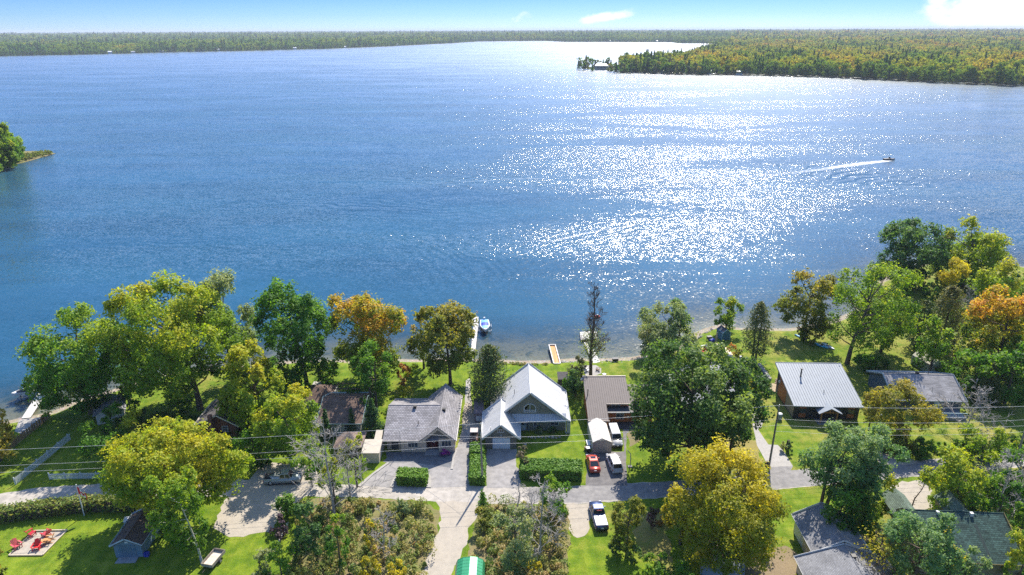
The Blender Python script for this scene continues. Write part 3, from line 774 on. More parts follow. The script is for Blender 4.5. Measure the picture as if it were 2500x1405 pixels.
def grow(name, label, x, y, H, Rr, mat, shape='round', base=0.25, hue=0.5, topbias=0.25, leaf=0.30, dens=1.0, lobes=12, seed=1, barkm=None, trunk_r=None,
         lean=(0.0, 0.0), group=None, cat='tree', tufts=36, stems=1, dr=1.0, zbase=0.0, lobe_r=0.40, share=None, crown_only=False):
    rng = np.random.default_rng(seed)
    root = thing(name, label, cat, (x, y, zbase), 0.0, group)
    barkm = barkm or BARK
    leaf *= 0.82 if leaf < 0.4 else 1.0; dens *= 0.92
    z0 = base * H; zc = (z0 + H) / 2; hh = (H - z0) / 2
    ctr = np.array([lean[0], lean[1], zc])
    tr = trunk_r or max(0.05, 0.014 * H + 0.010 * Rr)
    mb = MB()
    if shape in ('round', 'open'):
        # lobes spread over the crown, larger low down and small at the rim
        L = []
        tries = 0
        while len(L) < lobes and tries < 4000:
            tries += 1
            zz_ = rng.uniform(-0.86, 0.78); lim = math.sqrt(1 - zz_ * zz_) if zz_ > 0 else 1 - 0.30 * zz_ * zz_
            rr_ = lim * 0.80 * math.sqrt(rng.uniform(0.02, 1)); aa_ = rng.uniform(0, 2 * math.pi)
            p = np.array([rr_ * math.cos(aa_), rr_ * math.sin(aa_), zz_])
            if all(np.linalg.norm(p - q) > 0.40 - tries * 0.00006 for q in L): L.append(p)
        L = np.array(L)
        lr = lobe_r * rng.uniform(0.72, 1.18, len(L)) * (1.08 - 0.45 * np.linalg.norm(L, axis=1))*1.15
        scale = np.array([Rr, Rr * dr, hh])
        LC = ctr + L * scale * np.where(L[:, 2:3] > 0, 1.0, 0.95)
        LC[:, :2] -= np.array(lean)[None, :] * np.clip((zc - LC[:, 2]) / (2 * hh), 0, 1)[:, None]
        LRv = np.stack([lr * Rr, lr * Rr * dr, lr * (0.55 * hh + 0.45 * Rr)], 1)
        fx = Rr * 1.04 / max(np.abs(LC[:, 0] - lean[0]) + LRv[:, 0]); LC[:, :2] = np.array(lean) + (LC[:, :2] - np.array(lean)) * fx; LRv[:, :2] *= (1 + fx) / 2
        top_ = (LC[:, 2] + LRv[:, 2]).max(); fz = (H * 1.0 - z0) / max(0.1, top_ - z0)
        if fz < 1: LC[:, 2] = z0 + (LC[:, 2] - z0) * fz; LRv[:, 2] *= (1 + fz) / 2
        area = (LRv[:, 0] * LRv[:, 2]); n_tot = int(dens * 4.6 * area.sum() * 4 / (leaf * leaf * 1.24) * 0.55)
        n_tot = int(min(max(n_tot, 400), 42000))
        w_ = rng.choice(len(L), n_tot, p=area / area.sum())
        TD = sphere_pts(len(L) * tufts, rng).reshape(len(L), tufts, 3)
        outw = unit(LC - ctr + 1e-3)
        TD = TD + outw[:, None, :] * 0.50 + np.array([0, 0, 0.30]); TD /= np.linalg.norm(TD, axis=2, keepdims=True)
        TR = rng.uniform(0.60, 1.0, (len(L), tufts)) + 0.50 * rng.uniform(0, 1, (len(L), tufts)) ** 3; TH = rng.normal(0, 1, (len(L), tufts)); LH = rng.normal(0, 1, len(L))
        k = rng.integers(0, tufts, n_tot)
        d = unit(TD[w_, k] + rng.normal(size=(n_tot, 3)) * 0.16)
        rad = TR[w_, k] * (1 - np.abs(rng.normal(0, 0.24, n_tot)))
        inner = rng.uniform(size=n_tot) < 0.12; rad[inner] *= rng.uniform(0.3, 0.9, inner.sum())
        p = LC[w_] + d * LRv[w_] * rad[:, None]
        p[:, 2] = np.maximum(p[:, 2], 0.15 + rng.uniform(0, 0.5, n_tot))
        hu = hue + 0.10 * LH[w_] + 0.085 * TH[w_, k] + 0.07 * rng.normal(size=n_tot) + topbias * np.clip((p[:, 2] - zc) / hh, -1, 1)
        tips = [(LC[i], LRv[i]) for i in range(len(L))]
    else:                                   # cone / flame (conifers, cedars) built of drooping sprays
        n_tot = int(min(max(dens * 2.6 * 2 * math.pi * Rr * (H - z0) * 0.62 / (leaf * leaf * 1.24) * 0.6, 400), 26000))
        nb = max(40, int(26 * (H - z0)))
        bk = rng.uniform(0, 1, nb) ** 1.15; ba = rng.uniform(0, 2 * np.pi, nb)
        prof = (1 - bk) if shape == 'cone' else np.sqrt(np.clip(1 - np.abs(2 * bk - 0.72) ** 2.2 / 1.62, 0.02, 1)) * (1 - 0.45 * bk)
        bl = Rr * prof * rng.uniform(0.72, 1.14, nb) + 0.05
        j = rng.integers(0, nb, n_tot); q = rng.uniform(0.25, 1.05, n_tot) ** 0.7
        sp = 0.16 * bl[j] + 0.10
        p = np.stack([np.cos(ba[j]) * bl[j] * q, np.sin(ba[j]) * bl[j] * q * dr, z0 + (H - z0) * bk[j] - (0.28 if shape == 'cone' else -0.45) * bl[j] * q], 1) + rng.normal(size=(n_tot, 3)) * sp[:, None] * 0.75
        p[:, :2] += np.array(lean)[None, :] * (p[:, 2:3] / H)
        p[:, 2] = np.maximum(p[:, 2], 0.1)
        d = unit(np.stack([np.cos(ba[j]), np.sin(ba[j]), np.full(n_tot, 0.45)], 1))
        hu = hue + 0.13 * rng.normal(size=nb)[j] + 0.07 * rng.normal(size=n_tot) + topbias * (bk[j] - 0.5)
        tips = []
    v, qd = leaf_quads(p, d, leaf, rng)
    # trunk and limbs
    r2 = random.Random(seed)
    if not crown_only:
        for si in range(stems):
            ox = 0 if stems == 1 else (si - (stems - 1) / 2) * tr * 2.6
            tx = lean[0] * 0.8 + (ox * 2.2); ty = lean[1] * 0.8
            topz = H * (0.72 if tips else 0.95)
            pts = [(ox, 0, -0.15), (ox * 1.1 + tx * 0.08, ty * 0.08, topz * 0.22), (ox + tx * 0.4, ty * 0.4, topz * 0.55), (tx, ty, topz)]
            mb.tube(pts, [tr * 1.35, tr, tr * 0.72, tr * 0.22], 9)
        for c_, s_ in tips:
            f = max(0.18, min(0.62, (c_[2] - 0.55 * math.hypot(c_[0] - lean[0], c_[1] - lean[1])) / H))
            st = Vector((lean[0] * f * 0.9, lean[1] * f * 0.9, H * f)); en = Vector(c_)
            md = st.lerp(en, 0.55) + Vector((0, 0, -0.05 * H * r2.random()))
            mb.tube([st, md, en], [tr * 0.42, tr * 0.26, tr * 0.10], 5)
            for _ in range(5 if shape == 'open' else 3):
                dd = Vector((r2.gauss(0, 1), r2.gauss(0, 1), r2.gauss(0.5, 0.8))).normalized()
                e2 = en + Vector((dd.x * s_[0], dd.y * s_[1], dd.z * s_[2])) * 0.85
                mb.tube([en.lerp(st, 0.25 * r2.random()), e2], [tr * 0.14, tr * 0.04], 4)
        mb.build('trunk', barkm, root)
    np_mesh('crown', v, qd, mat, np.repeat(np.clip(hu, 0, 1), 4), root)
    TREES.append((root, n_tot))
    return root
def tree(name, label, bx, by, top, wpx, mat, seed, cx=0.0, wf=1.0, **k):
    """tree surveyed from the picture: foot (bx,by), top row, crown width in pixels, cx = crown offset in pixels"""
    x, y = g(bx, by)
    H = height_at(bx, top, y); s_ = mpp(x, y, H * 0.6)
    lean = k.pop('lean', (cx * s_, 0.0))
    return grow(name, label, x, y, H, wpx * 0.5 * s_ * wf * 1.10, mat, seed=seed, lean=lean, **k)
def limbs(mb, p, d, length, rad, depth, rr, spread=0.5, up=0.12, kids=(3, 4), taper=0.62, droop=0.0, minr=0.012):
    """recursive bare branching"""
    n = 3; pts = [p]; q = p.copy(); dd = d.copy()
    for i in range(n):
        dd = (dd + Vector((rr.gauss(0, 0.13), rr.gauss(0, 0.13), rr.gauss(0, 0.10) + up * 0.4 - droop))).normalized()
        q = q + dd * (length / n); pts.append(q.copy())
    mb.tube(pts, [max(minr, rad * (1 - 0.45 * i / n)) for i in range(n + 1)], 5 if depth > 1 else 3, True, False)
    if depth <= 0: return
    for i in range(rr.randint(*kids)):
        k = rr.uniform(0.35, 1.0); b = pts[0].lerp(pts[-1], k) if k < 0.95 else pts[-1]
        j = min(n - 1, int(k * n)); b = pts[j].lerp(pts[j + 1], k * n - j) if k < 1 else pts[-1]
        nd = (dd + Vector((rr.gauss(0, 1), rr.gauss(0, 1), rr.gauss(0, 0.8) + up)).normalized() * spread * 1.6).normalized()
        limbs(mb, b, nd, length * rr.uniform(0.5, 0.78), rad * taper * (1.0 - 0.3 * k), depth - 1, rr, spread, up, kids, taper, droop, minr)
def bare_tree(name, label, bx, by, top, seed, wide=0.5, depth=4, barkm=None, kids=(3, 4), narrow=False, group=None, leaves=None, trunk=None, minr=0.024, lean=(0, 0)):
    x, y = g(bx, by); H = height_at(bx, top, y)
    rr = random.Random(seed); root = thing(name, label, 'tree', (x, y, 0), 0, group)
    mb = MB(); tr = trunk or 0.008 * H + 0.03
    tp = [Vector((0, 0, -0.1)), Vector((rr.gauss(0, .15) + lean[0] * .3, rr.gauss(0, .15), H * 0.3)), Vector((rr.gauss(0, .3) + lean[0] * .65, rr.gauss(0, .3), H * 0.62)), Vector((lean[0], lean[1], H * 0.97))]
    mb.tube(tp, [tr * 1.25, tr * 0.95, tr * 0.6, tr * 0.12], 8)
    nbr = 26 if narrow else 16
    for i in range(nbr):
        k = 0.18 + 0.78 * (i + rr.random()) / nbr
        s_ = k * 3; j = min(2, int(s_ - 1e-6)) if s_ < 3 else 2
        b = tp[j].lerp(tp[j + 1], s_ - j)
        a = i * 2.4 + rr.uniform(-0.4, 0.4)
        el = rr.uniform(0.9, 1.25) if narrow else rr.uniform(0.25, 0.8)
        d = Vector((math.cos(a) * math.cos(el), math.sin(a) * math.cos(el), math.sin(el)))
        ln = H * (wide * (1.05 - 0.75 * k)) * rr.uniform(0.75, 1.2)
        limbs(mb, b, d, ln * 0.62, tr * 0.42 * (1.15 - k), depth - 1, rr, 0.42 if narrow else 0.55, 0.15 if narrow else 0.02, kids, 0.6, 0.0, minr)
    mb.build('trunk', barkm or BARKG, root)
    if leaves:
        mat, n, lo, hi, rad, size = leaves
        rng = np.random.default_rng(seed)
        p = np.stack([rng.normal(0, rad, n), rng.normal(0, rad, n), rng.uniform(lo, hi, n) * H], 1)
        v, q = leaf_quads(p, unit(p - np.array([0, 0, H * .4])), size, rng)
        np_mesh('crown', v, q, mat, np.repeat(np.clip(rng.normal(0.5, 0.2, n), 0, 1), 4), root)
    TREES.append((root, 0))
    return root
def shrub(name, label, bx, by, top, wpx, mat, seed, hue=0.5, leaf=0.2, dens=1.2, lobes=7, group=None, dr=1.0, cat='shrub', topbias=0.15, lobe_r=0.5):
    x, y = g(bx, by); H = max(0.5, height_at(bx, top, y)); s_ = mpp(x, y)
    return grow(name, label, x, y, H, wpx * 0.5 * s_, mat, 'round', 0.0, hue, topbias, leaf, dens, lobes, seed, BARKD, 0.05, (0, 0), group, cat, 16, 1, dr, 0.0, lobe_r)
def hedge(name, label, corners, top_h, mat, seed, leaf=0.16, dens=1.0, hue=0.5, rough=0.10):
    """clipped or loose hedge: woody core and a skin of leaves"""
    pts = [Vector((*g(*c), 0)) for c in corners]
    cen = sum(pts, Vector()) / len(pts)
    root = thing(name, label, 'hedge', cen)
    q = [p - cen for p in pts]
    if (q[1] - q[0]).cross(q[2] - q[1]).z < 0: q = q[::-1]
    rng = np.random.default_rng(seed)
    ins = [p * (1 - 0.22 / max(0.3, p.length)) for p in q]
    MB().loft([[(p.x, p.y, 0) for p in ins], [(p.x, p.y, top_h - 0.18) for p in ins]]).build('woody_core', BARKD, root)
    P_, N_ = [], []
    n = len(q)
    for i in range(n):
        a, b = q[i], q[(i + 1) % n]; e = (b - a); L = e.length
        k = int(dens * 2.3 * L * top_h / (leaf * leaf * 1.24))
        u = rng.uniform(0, 1, k); hz = rng.uniform(0, 1, k)
        nn = Vector((e.y, -e.x, 0)).normalized()
        p = np.array(a)[None, :] + np.array(e)[None, :] * u[:, None]; p[:, 2] = hz * top_h
        p += np.array(nn)[None, :] * rng.normal(0, rough, k)[:, None]
        P_.append(p); N_.append(np.repeat(np.array(nn)[None, :], k, 0))
    ax = sum(abs((q[(i + 1) % n] - q[i]).length) for i in range(n)) / 2
    A = abs(sum(q[i].x * q[(i + 1) % n].y - q[(i + 1) % n].x * q[i].y for i in range(n))) / 2
    k = int(dens * 2.6 * A / (leaf * leaf * 1.24)); k4 = k * 3
    xs_ = rng.uniform(min(p.x for p in q), max(p.x for p in q), k4); ys_ = rng.uniform(min(p.y for p in q), max(p.y for p in q), k4)
    ok = inside(np.array([(p.x, p.y) for p in q]), xs_, ys_); xs_, ys_ = xs_[ok], ys_[ok]
    P_.append(np.stack([xs_, ys_, top_h + rng.normal(0, rough, len(xs_))], 1)); N_.append(np.repeat(np.array([[0, 0, 1.0]]), len(xs_), 0))
    P_, N_ = np.vstack(P_), np.vstack(N_)
    v, f = leaf_quads(P_, N_, leaf, rng)
    np_mesh('crown', v, f, mat, np.repeat(np.clip(hue + rng.normal(0, 0.17, len(P_)), 0, 1), 4), root)
    return root
def thicket(name, label, px, n, mat, seed, hmin, hmax, leaf, per, hue=0.5, spread=0.22):
    poly = np.array([g(*p) for p in px]); rng = np.random.default_rng(seed)
    lo, hi = poly.min(0), poly.max(0); P_, N_, H_ = [], [], []
    k = 0
    while k < n:
        c_ = rng.uniform(lo, hi)
        if not inside(poly, np.array([c_[0]]), np.array([c_[1]]))[0]: continue
        k += 1
        h = hmin + (hmax - hmin) * rng.beta(1.3, 2.6); r = rng.uniform(0.35, 1.0) * (0.35 + 0.33 * h)
        d = sphere_pts(per, rng); d[:, 2] = np.abs(d[:, 2])
        p = np.array([c_[0], c_[1], h * 0.30]) + d * np.array([r, r, h * 0.68]) * (1 - np.abs(rng.normal(0, 0.22, per)))[:, None]
        P_.append(p); N_.append(d); H_.append(np.clip(hue + rng.normal(0, spread) + rng.normal(0, 0.10, per), 0, 1))
    P_, N_, H_ = np.vstack(P_), np.vstack(N_), np.concatenate(H_)
    v, f = leaf_quads(P_, N_, leaf, rng)
    return tag(np_mesh(name, v, f, mat, np.repeat(H_, 4)), label, 'undergrowth', None, 'stuff')
# ------------------------------------------------------------------ buildings
WHITE = plain('white_trim', (0.58, 0.58, 0.565), 0.55, 0.06)
GLASS = glass_dark()
def part(root, mb, name, mat, parent=None, world=True):
    """add a part modelled in world coordinates (or in the thing's own frame) to a thing"""
    if world:
        r = Matrix.Rotation(-root.rotation_euler.z, 3, 'Z'); l = Vector(root.location)
        mb.v = [tuple(r @ (Vector(p) - l)) for p in mb.v]
    return mb.build(name, mat, parent or root)
def window(root, x, y, z, w_, h, yaw=0.0, cols=2, rows=1, frame=None, fw=0.07, world=True, name='window', glass=None, out=0.06):
    """window standing proud of a wall; (x,y,z) middle of the sill, outward is -y turned by yaw"""
    fr, gl_ = MB(), []
    fr.box(-w_ / 2 - fw, w_ / 2 + fw, -out, 0.02, -fw, 0.0); fr.box(-w_ / 2 - fw, w_ / 2 + fw, -out, 0.02, h, h + fw)
    fr.box(-w_ / 2 - fw, -w_ / 2, -out, 0.02, 0, h); fr.box(w_ / 2, w_ / 2 + fw, -out, 0.02, 0, h)
    for i in range(1, cols): fr.box(-w_ / 2 + w_ * i / cols - fw * .4, -w_ / 2 + w_ * i / cols + fw * .4, -out + .004, 0.02, 0, h)
    for i in range(1, rows): fr.box(-w_ / 2, w_ / 2, -out + .008, 0.02, h * i / rows - fw * .4, h * i / rows + fw * .4)
    def tf(mb):
        mb.v = [(x + p[0] * math.cos(yaw) - p[1] * math.sin(yaw), y + p[0] * math.sin(yaw) + p[1] * math.cos(yaw), z + p[2]) for p in mb.v]; return mb
    f = part(root, tf(fr), name, frame or WHITE, None, world)
    for i in range(cols):
        for j in range(rows):
            a = -w_ / 2 + w_ * i / cols + (fw * .4 if i else 0); b = -w_ / 2 + w_ * (i + 1) / cols - (fw * .4 if i < cols - 1 else 0)
            c_ = h * j / rows + (fw * .4 if j else 0); d = h * (j + 1) / rows - (fw * .4 if j < rows - 1 else 0)
            o = part(root, tf(MB().box(a, b, -out * 0.45, 0.015, c_, d)), 'pane', glass or GLASS, f, world)
    return f
def panel(root, name, mat, x0, x1, y, z0, z1, th=0.05, parent=None, world=True):
    return part(root, MB().box(x0, x1, y - th, y + 0.01, z0, z1), name, mat, parent, world)
def house_root(name, label, cat, x, y, rz=0.0): return thing(name, label, cat, (x, y, 0), rz)
def walls(root, x0, x1, y0, y1, h, mat, world=False, z0=-0.1, name='wall'):
    return part(root, MB().box(x0, x1, y0, y1, z0, h), name, mat, None, world)
def gable_walls(root, x0, x1, y0, y1, h, hr, mat, axis='y', world=False, xr=None):
    """walls of a gabled block as one shell: ridge along y (gables face -y/+y) or x"""
    mb = MB()
    if axis == 'y':
        xr = (x0 + x1) / 2 if xr is None else xr
        pr = [(x0, -0.1), (x1, -0.1), (x1, h), (xr, hr), (x0, h)]
        mb.loft([[(a, y1, b) for a, b in pr], [(a, y0, b) for a, b in pr]])
    else:
        yr = (y0 + y1) / 2 if xr is None else xr
        pr = [(y0, -0.1), (y1, -0.1), (y1, h), (yr, hr), (y0, h)]
        mb.loft([[(x0, a, b) for a, b in pr], [(x1, a, b) for a, b in pr]])
    return part(root, mb, 'wall', mat, None, world)
def gable_roof(root, x0, x1, y0, y1, ze, zr, mat, axis='y', th=0.14, world=False, xr=None, trim=None, capm=None):
    """two slopes with thickness, a ridge cap and fascia boards; (x0..y1) are the eave lines"""
    out = []
    if axis == 'y':
        xr = (x0 + x1) / 2 if xr is None else xr
        A = [(x0, y0, ze), (xr, y0, zr), (xr, y1, zr), (x0, y1, ze)][::-1]; A = [(x0, y1, ze), (x0, y0, ze), (xr, y0, zr), (xr, y1, zr)]
        B = [(x1, y0, ze), (x1, y1, ze), (xr, y1, zr), (xr, y0, zr)]
        cap = MB().tube([(xr, y0 - .01, zr + .0), (xr, y1 + .01, zr + .0)], 0.08, 6, False)
    else:
        yr = (y0 + y1) / 2 if xr is None else xr
        A = [(x0, y0, ze), (x1, y0, ze), (x1, yr, zr), (x0, yr, zr)]
        B = [(x1, y1, ze), (x0, y1, ze), (x0, yr, zr), (x1, yr, zr)]
        cap = MB().tube([(x0 - .01, yr, zr), (x1 + .01, yr, zr)], 0.08, 6, False)
    for q in (A, B): out.append(part(root, MB().slab(q, th), 'roof_slope', mat, None, world))
    part(root, cap, 'ridge_cap', capm or mat, None, world)
    if trim:
        tb = MB()
        for q in (A, B):
            q = [Vector(p) for p in q]; n = (q[1] - q[0]).cross(q[2] - q[0]).normalized()
            for a, b in ((q[0], q[1]), (q[1], q[2]) , (q[3], q[0])):
                d = (b - a).normalized(); o_ = d.cross(n) * 0.035
                lo = -n * (th + 0.06)
                tb.slab([a + o_ + n * .012, a + n * .012, b + n * .012, b + o_ + n * .012], th + 0.08)
        part(root, tb, 'fascia', trim, None, world)
    return out
def pipe(root, x, y, z0, z1, r, mat, name='vent_pipe', world=True, cap=False):
    mb = MB().tube([(x, y, z0), (x, y, z1)], r, 8)
    if cap: mb.tube([(x, y, z1), (x, y, z1 + r * .8)], r * 1.6, 8)
    return part(root, mb, name, mat, None, world)
def roof_vent(root, x, y, z, mat, s=0.22, world=True):
    return part(root, MB().box(x - s, x + s, y - s, y + s, z - 0.25, z + 0.22).box(x - s * 1.3, x + s * 1.3, y - s * 1.3, y + s * 1.3, z + 0.22, z + 0.30), 'roof_vent', mat, None, world)
BLACK = plain('black_metal', (0.022, 0.022, 0.024), 0.5, 0.2)
GREYM = plain('galvanised', (0.42, 0.43, 0.44), 0.4, 0.12, 2.0, 0.6)

# beige bungalow with grey shingled roof
beige = ribbed('beige_boards', (0.56, 0.45, 0.35), 0, 0.28, 0.03, 0.8, 0, 0.07, dark=0.62)
grey_sh = shingle('grey_shingle', (0.285, 0.27, 0.275), 0.20, 0.34, 0.45, 0.85, 0.40)
h = house_root('bungalow', 'beige bungalow with large grey shingled roof and red front door', 'house', -15.2, 102.0)
part(h, MB().box(-20.8, -9.55, 96.4, 108.5, -0.1, 2.5), 'wall', beige)
part(h, MB().box(-18.35, -14.2, 95.6, 96.4, -0.1, 2.46), 'front_bay', beige)
part(h, MB().box(-12.15, -9.5, 95.6, 96.4, -0.1, 2.52), 'front_bay', beige)
part(h, MB().loft([[(-20.78, 96.6, 2.4), (-20.78, 108.3, 2.4), (-20.78, 102.1, 4.82)], [(-20.6, 96.6, 2.4), (-20.6, 108.3, 2.4), (-20.6, 102.1, 4.82)]]), 'gable', beige)
part(h, MB().loft([[(-9.6, 96.25, 2.42), (-14.7, 96.25, 2.42), (-12.1, 96.25, 4.75)], [(-9.6, 96.05, 2.42), (-14.7, 96.05, 2.42), (-12.1, 96.05, 4.75)]]), 'gable', plain('gable_painted_shade', (0.20, 0.18, 0.155), 0.8))  # recessed gable board darkened: the overhang's shadow is painted into its colour
part(h, MB().slab([(-15.15, 95.12, 2.32), (-14.5, 95.12, 2.32), (-12.1, 95.12, 4.45), (-12.1, 95.12, 4.92)], 0.06).slab([(-9.75, 95.12, 2.40), (-9.2, 95.12, 2.40), (-12.1, 95.12, 4.92), (-12.1, 95.12, 4.45)], 0.06), 'bargeboard', beige)
for q in ([(-21.2, 95.25, 2.42), (-12.1, 95.25, 2.42), (-12.1, 102.1, 5.0), (-21.2, 102.1, 5.0)], [(-12.1, 108.95, 2.42), (-21.2, 108.95, 2.42), (-21.2, 102.1, 5.0), (-12.1, 102.1, 5.0)],
          [(-15.25, 109.5, 2.40), (-15.25, 95.1, 2.40), (-12.1, 95.1, 5.04), (-12.1, 109.5, 5.04)], [(-9.2, 95.1, 2.48), (-9.2, 109.7, 2.48), (-12.1, 109.7, 5.04), (-12.1, 95.1, 5.04)]):
    part(h, MB().slab(q, 0.13), 'roof_slope', grey_sh)
part(h, MB().tube([(-21.22, 102.1, 5.0), (-12.3, 102.1, 5.0)], 0.07, 6, False).tube([(-12.1, 95.05, 5.04), (-12.1, 109.72, 5.04)], 0.07, 6, False), 'ridge_cap', grey_sh)
part(h, MB().box(-21.25, -15.3, 95.16, 95.26, 2.28, 2.42).box(-9.22, -9.1, 95.1, 109.7, 2.32, 2.47), 'gutter', plain('pale_gutter', (0.5, 0.46, 0.42), 0.5))
roof_vent(h, -16.6, 101.6, 4.9, BLACK); roof_vent(h, -11.6, 100.9, 4.75, BLACK); pipe(h, -15.7, 98.4, 3.4, 4.2, 0.05, BLACK); pipe(h, -18.35, 95.5, 1.0, 4.1, 0.045, GREYM, 'service_mast', True, True)
cream = plain('cream_trim', (0.60, 0.55, 0.46), 0.6, 0.06)
window(h, -16.35, 95.6, 1.0, 1.55, 0.95, 0, 3, 1, cream); window(h, -10.85, 95.6, 1.15, 1.5, 0.95, 0, 3, 1, cream)
dd = panel(h, 'door', plain('burgundy_door', (0.085, 0.008, 0.014), 0.4), -13.55, -12.55, 96.4, 0.1, 2.2)
part(h, MB().tube([(-13.05 + 0.26 * math.cos(a), 96.31, 1.65 + 0.26 * math.sin(a)) for a in [k * math.pi / 6 for k in range(13)]], 0.075, 6), 'wreath', WHITE, dd)
panel(h, 'entry_surround', plain('burgundy_panel', (0.045, 0.008, 0.012), 0.5), -14.15, -12.2, 96.42, 0.0, 2.35, 0.03)
panel(h, 'side_door', plain('grey_green_door', (0.06, 0.07, 0.07), 0.5), -20.0, -18.9, 96.4, 0.05, 2.15)
part(h, MB().box(-14.3, -12.0, 94.5, 95.6, 0.0, 0.16).box(-14.1, -12.2, 95.6, 96.4, 0.0, 0.3), 'entry_step', plain('stone_step', (0.22, 0.22, 0.225), 0.9))

# olive house with white metal roof
olive = ribbed('olive_siding', (0.21, 0.205, 0.16), 1, 0.18, 0.02, 0.75, 0, 0.04, dark=0.75)
white_roof = ribbed('white_metal_roof', (0.47, 0.47, 0.465), 0, 0.23, 0.02, 0.5, 0.0, 0.02, dark=0.9)
h = house_root('gabled_house', 'olive gabled house with steep white metal roof and arched window', 'house', 2.5, 104.0)
gp = [(-3.3, -0.1), (9.3, -0.1), (9.3, 2.45), (3.0, 7.6), (-3.3, 2.45)]
part(h, MB().loft([[(a, 111.2, b) for a, b in gp], [(a, 101.9, b) for a, b in gp]]), 'wall', olive)
gable_roof(h, -3.75, 9.78, 100.9, 111.7, 2.22, 7.85, white_roof, 'y', 0.16, True, 3.0, WHITE, WHITE)
part(h, MB().slab([(-0.6, 100.85, 2.5), (9.15, 100.85, 2.5), (9.15, 101.95, 3.35), (-0.6, 101.95, 3.35)], 0.08), 'porch_roof', ribbed('pale_soffit', (0.50, 0.52, 0.54), 0, 0.3, 0.03, 0.5, 0, 0.05))
part(h, MB().box(-0.6, 9.15, 100.82, 100.9, 2.32, 2.48), 'porch_beam', WHITE)
gg = [(-4.5, -0.1), (0.62, -0.1), (0.62, 2.32), (-1.95, 4.5), (-4.5, 2.32)]
part(h, MB().loft([[(a, 103.5, b) for a, b in gg], [(a, 96.45, b) for a, b in gg]]), 'garage_wall', ribbed('taupe_siding', (0.17, 0.155, 0.13), 1, 0.18, 0.02, 0.75, 0, 0.04, dark=0.75))
gable_roof(h, -5.1, 1.2, 95.85, 104.4, 2.12, 4.78, white_roof, 'y', 0.14, True, -1.95, WHITE, WHITE)
gd = panel(h, 'garage_door', plain('garage_door_white', (0.66, 0.67, 0.68), 0.5, 0.03), -3.32, -0.42, 96.45, 0.02, 2.02)
for k in range(4): panel(h, 'door_section', plain('garage_door_white', (0.66, 0.67, 0.68)), -3.26, -0.48, 96.40, 0.06 + k * 0.49, 0.50 + k * 0.49, 0.015, gd)
window(h, -1.98, 96.45, 3.18, 1.05, 0.5, 0, 3, 1)
part(h, MB().box(-2.05, -1.80, 96.38, 96.46, 2.55, 2.60).tube([(-2.08, 96.4, 2.5), (-1.93, 96.4, 2.85), (-1.78, 96.4, 2.5)], 0.03, 5), 'wall_ornament', WHITE)
# arched window
aw = MB(); n = 12; zc_ = 4.45; ra = 0.98
arc = [(2.98 + ra * math.cos(a), 101.85, zc_ + ra * 0.86 * math.sin(a)) for a in [math.pi * k / n for k in range(n + 1)]]
aw.tube(arc, 0.08, 6).box(1.92, 4.04, 101.78, 101.9, 3.68, 3.78).box(1.92, 2.06, 101.78, 101.9, 3.78, 4.45).box(3.90, 4.04, 101.78, 101.9, 3.78, 4.45)
aw.box(2.06, 3.90, 101.785, 101.9, 4.05, 4.13).box(2.94, 3.02, 101.78, 101.9, 3.78, 5.25)
awo = part(h, aw, 'arched_window', WHITE)
part(h, MB().loft([[(2.0, 101.87, 3.75), (2.0, 101.87, zc_)][::-1] + [(p[0], 101.87, p[2]) for p in arc[::-1]][1:-1] + [(3.96, 101.87, zc_), (3.96, 101.87, 3.75)], [(2.0, 101.89, 3.75), (2.0, 101.89, zc_)][::-1] + [(p[0], 101.89, p[2]) for p in arc[::-1]][1:-1] + [(3.96, 101.89, zc_), (3.96, 101.89, 3.75)]]), 'pane', GLASS, awo)
dr_ = panel(h, 'door', plain('pale_blue_door', (0.40, 0.47, 0.52), 0.5), 1.35, 2.25, 101.9, 0.05, 2.1)
window(h, 1.8, 101.85, 1.15, 0.5, 0.8, 0, 1, 1, plain('pale_blue_door', (0, 0, 0)), 0.04, name='door_light')
window(h, 2.62, 101.9, 0.1, 0.32, 1.95, 0, 1, 1, None, 0.05, name='side_light'); window(h, 0.98, 101.9, 0.1, 0.32, 1.95, 0, 1, 1, None, 0.05, name='side_light')
window(h, 3.9, 101.9, 0.95, 0.5, 1.05, 0, 1, 1); window(h, 7.2, 101.9, 1.1, 1.35, 0.85, 0, 2, 1)
part(h, MB().tube([(9.05, 100.95, 2.4), (9.05, 100.95, 0.2), (9.3, 100.8, 0.05)], 0.05, 6), 'downspout', WHITE)
pipe(h, 0.35, 104.7, 5.4, 6.5, 0.05, BLACK); pipe(h, -3.6, 96.2, 2.3, 4.3, 0.045, GREYM, 'service_mast', True, True)
part(h, MB().box(9.3, 9.9, 100.9, 101.6, 0.0, 2.3), 'side_door_canopy', plain('grey_side_box', (0.36, 0.35, 0.33), 0.7))

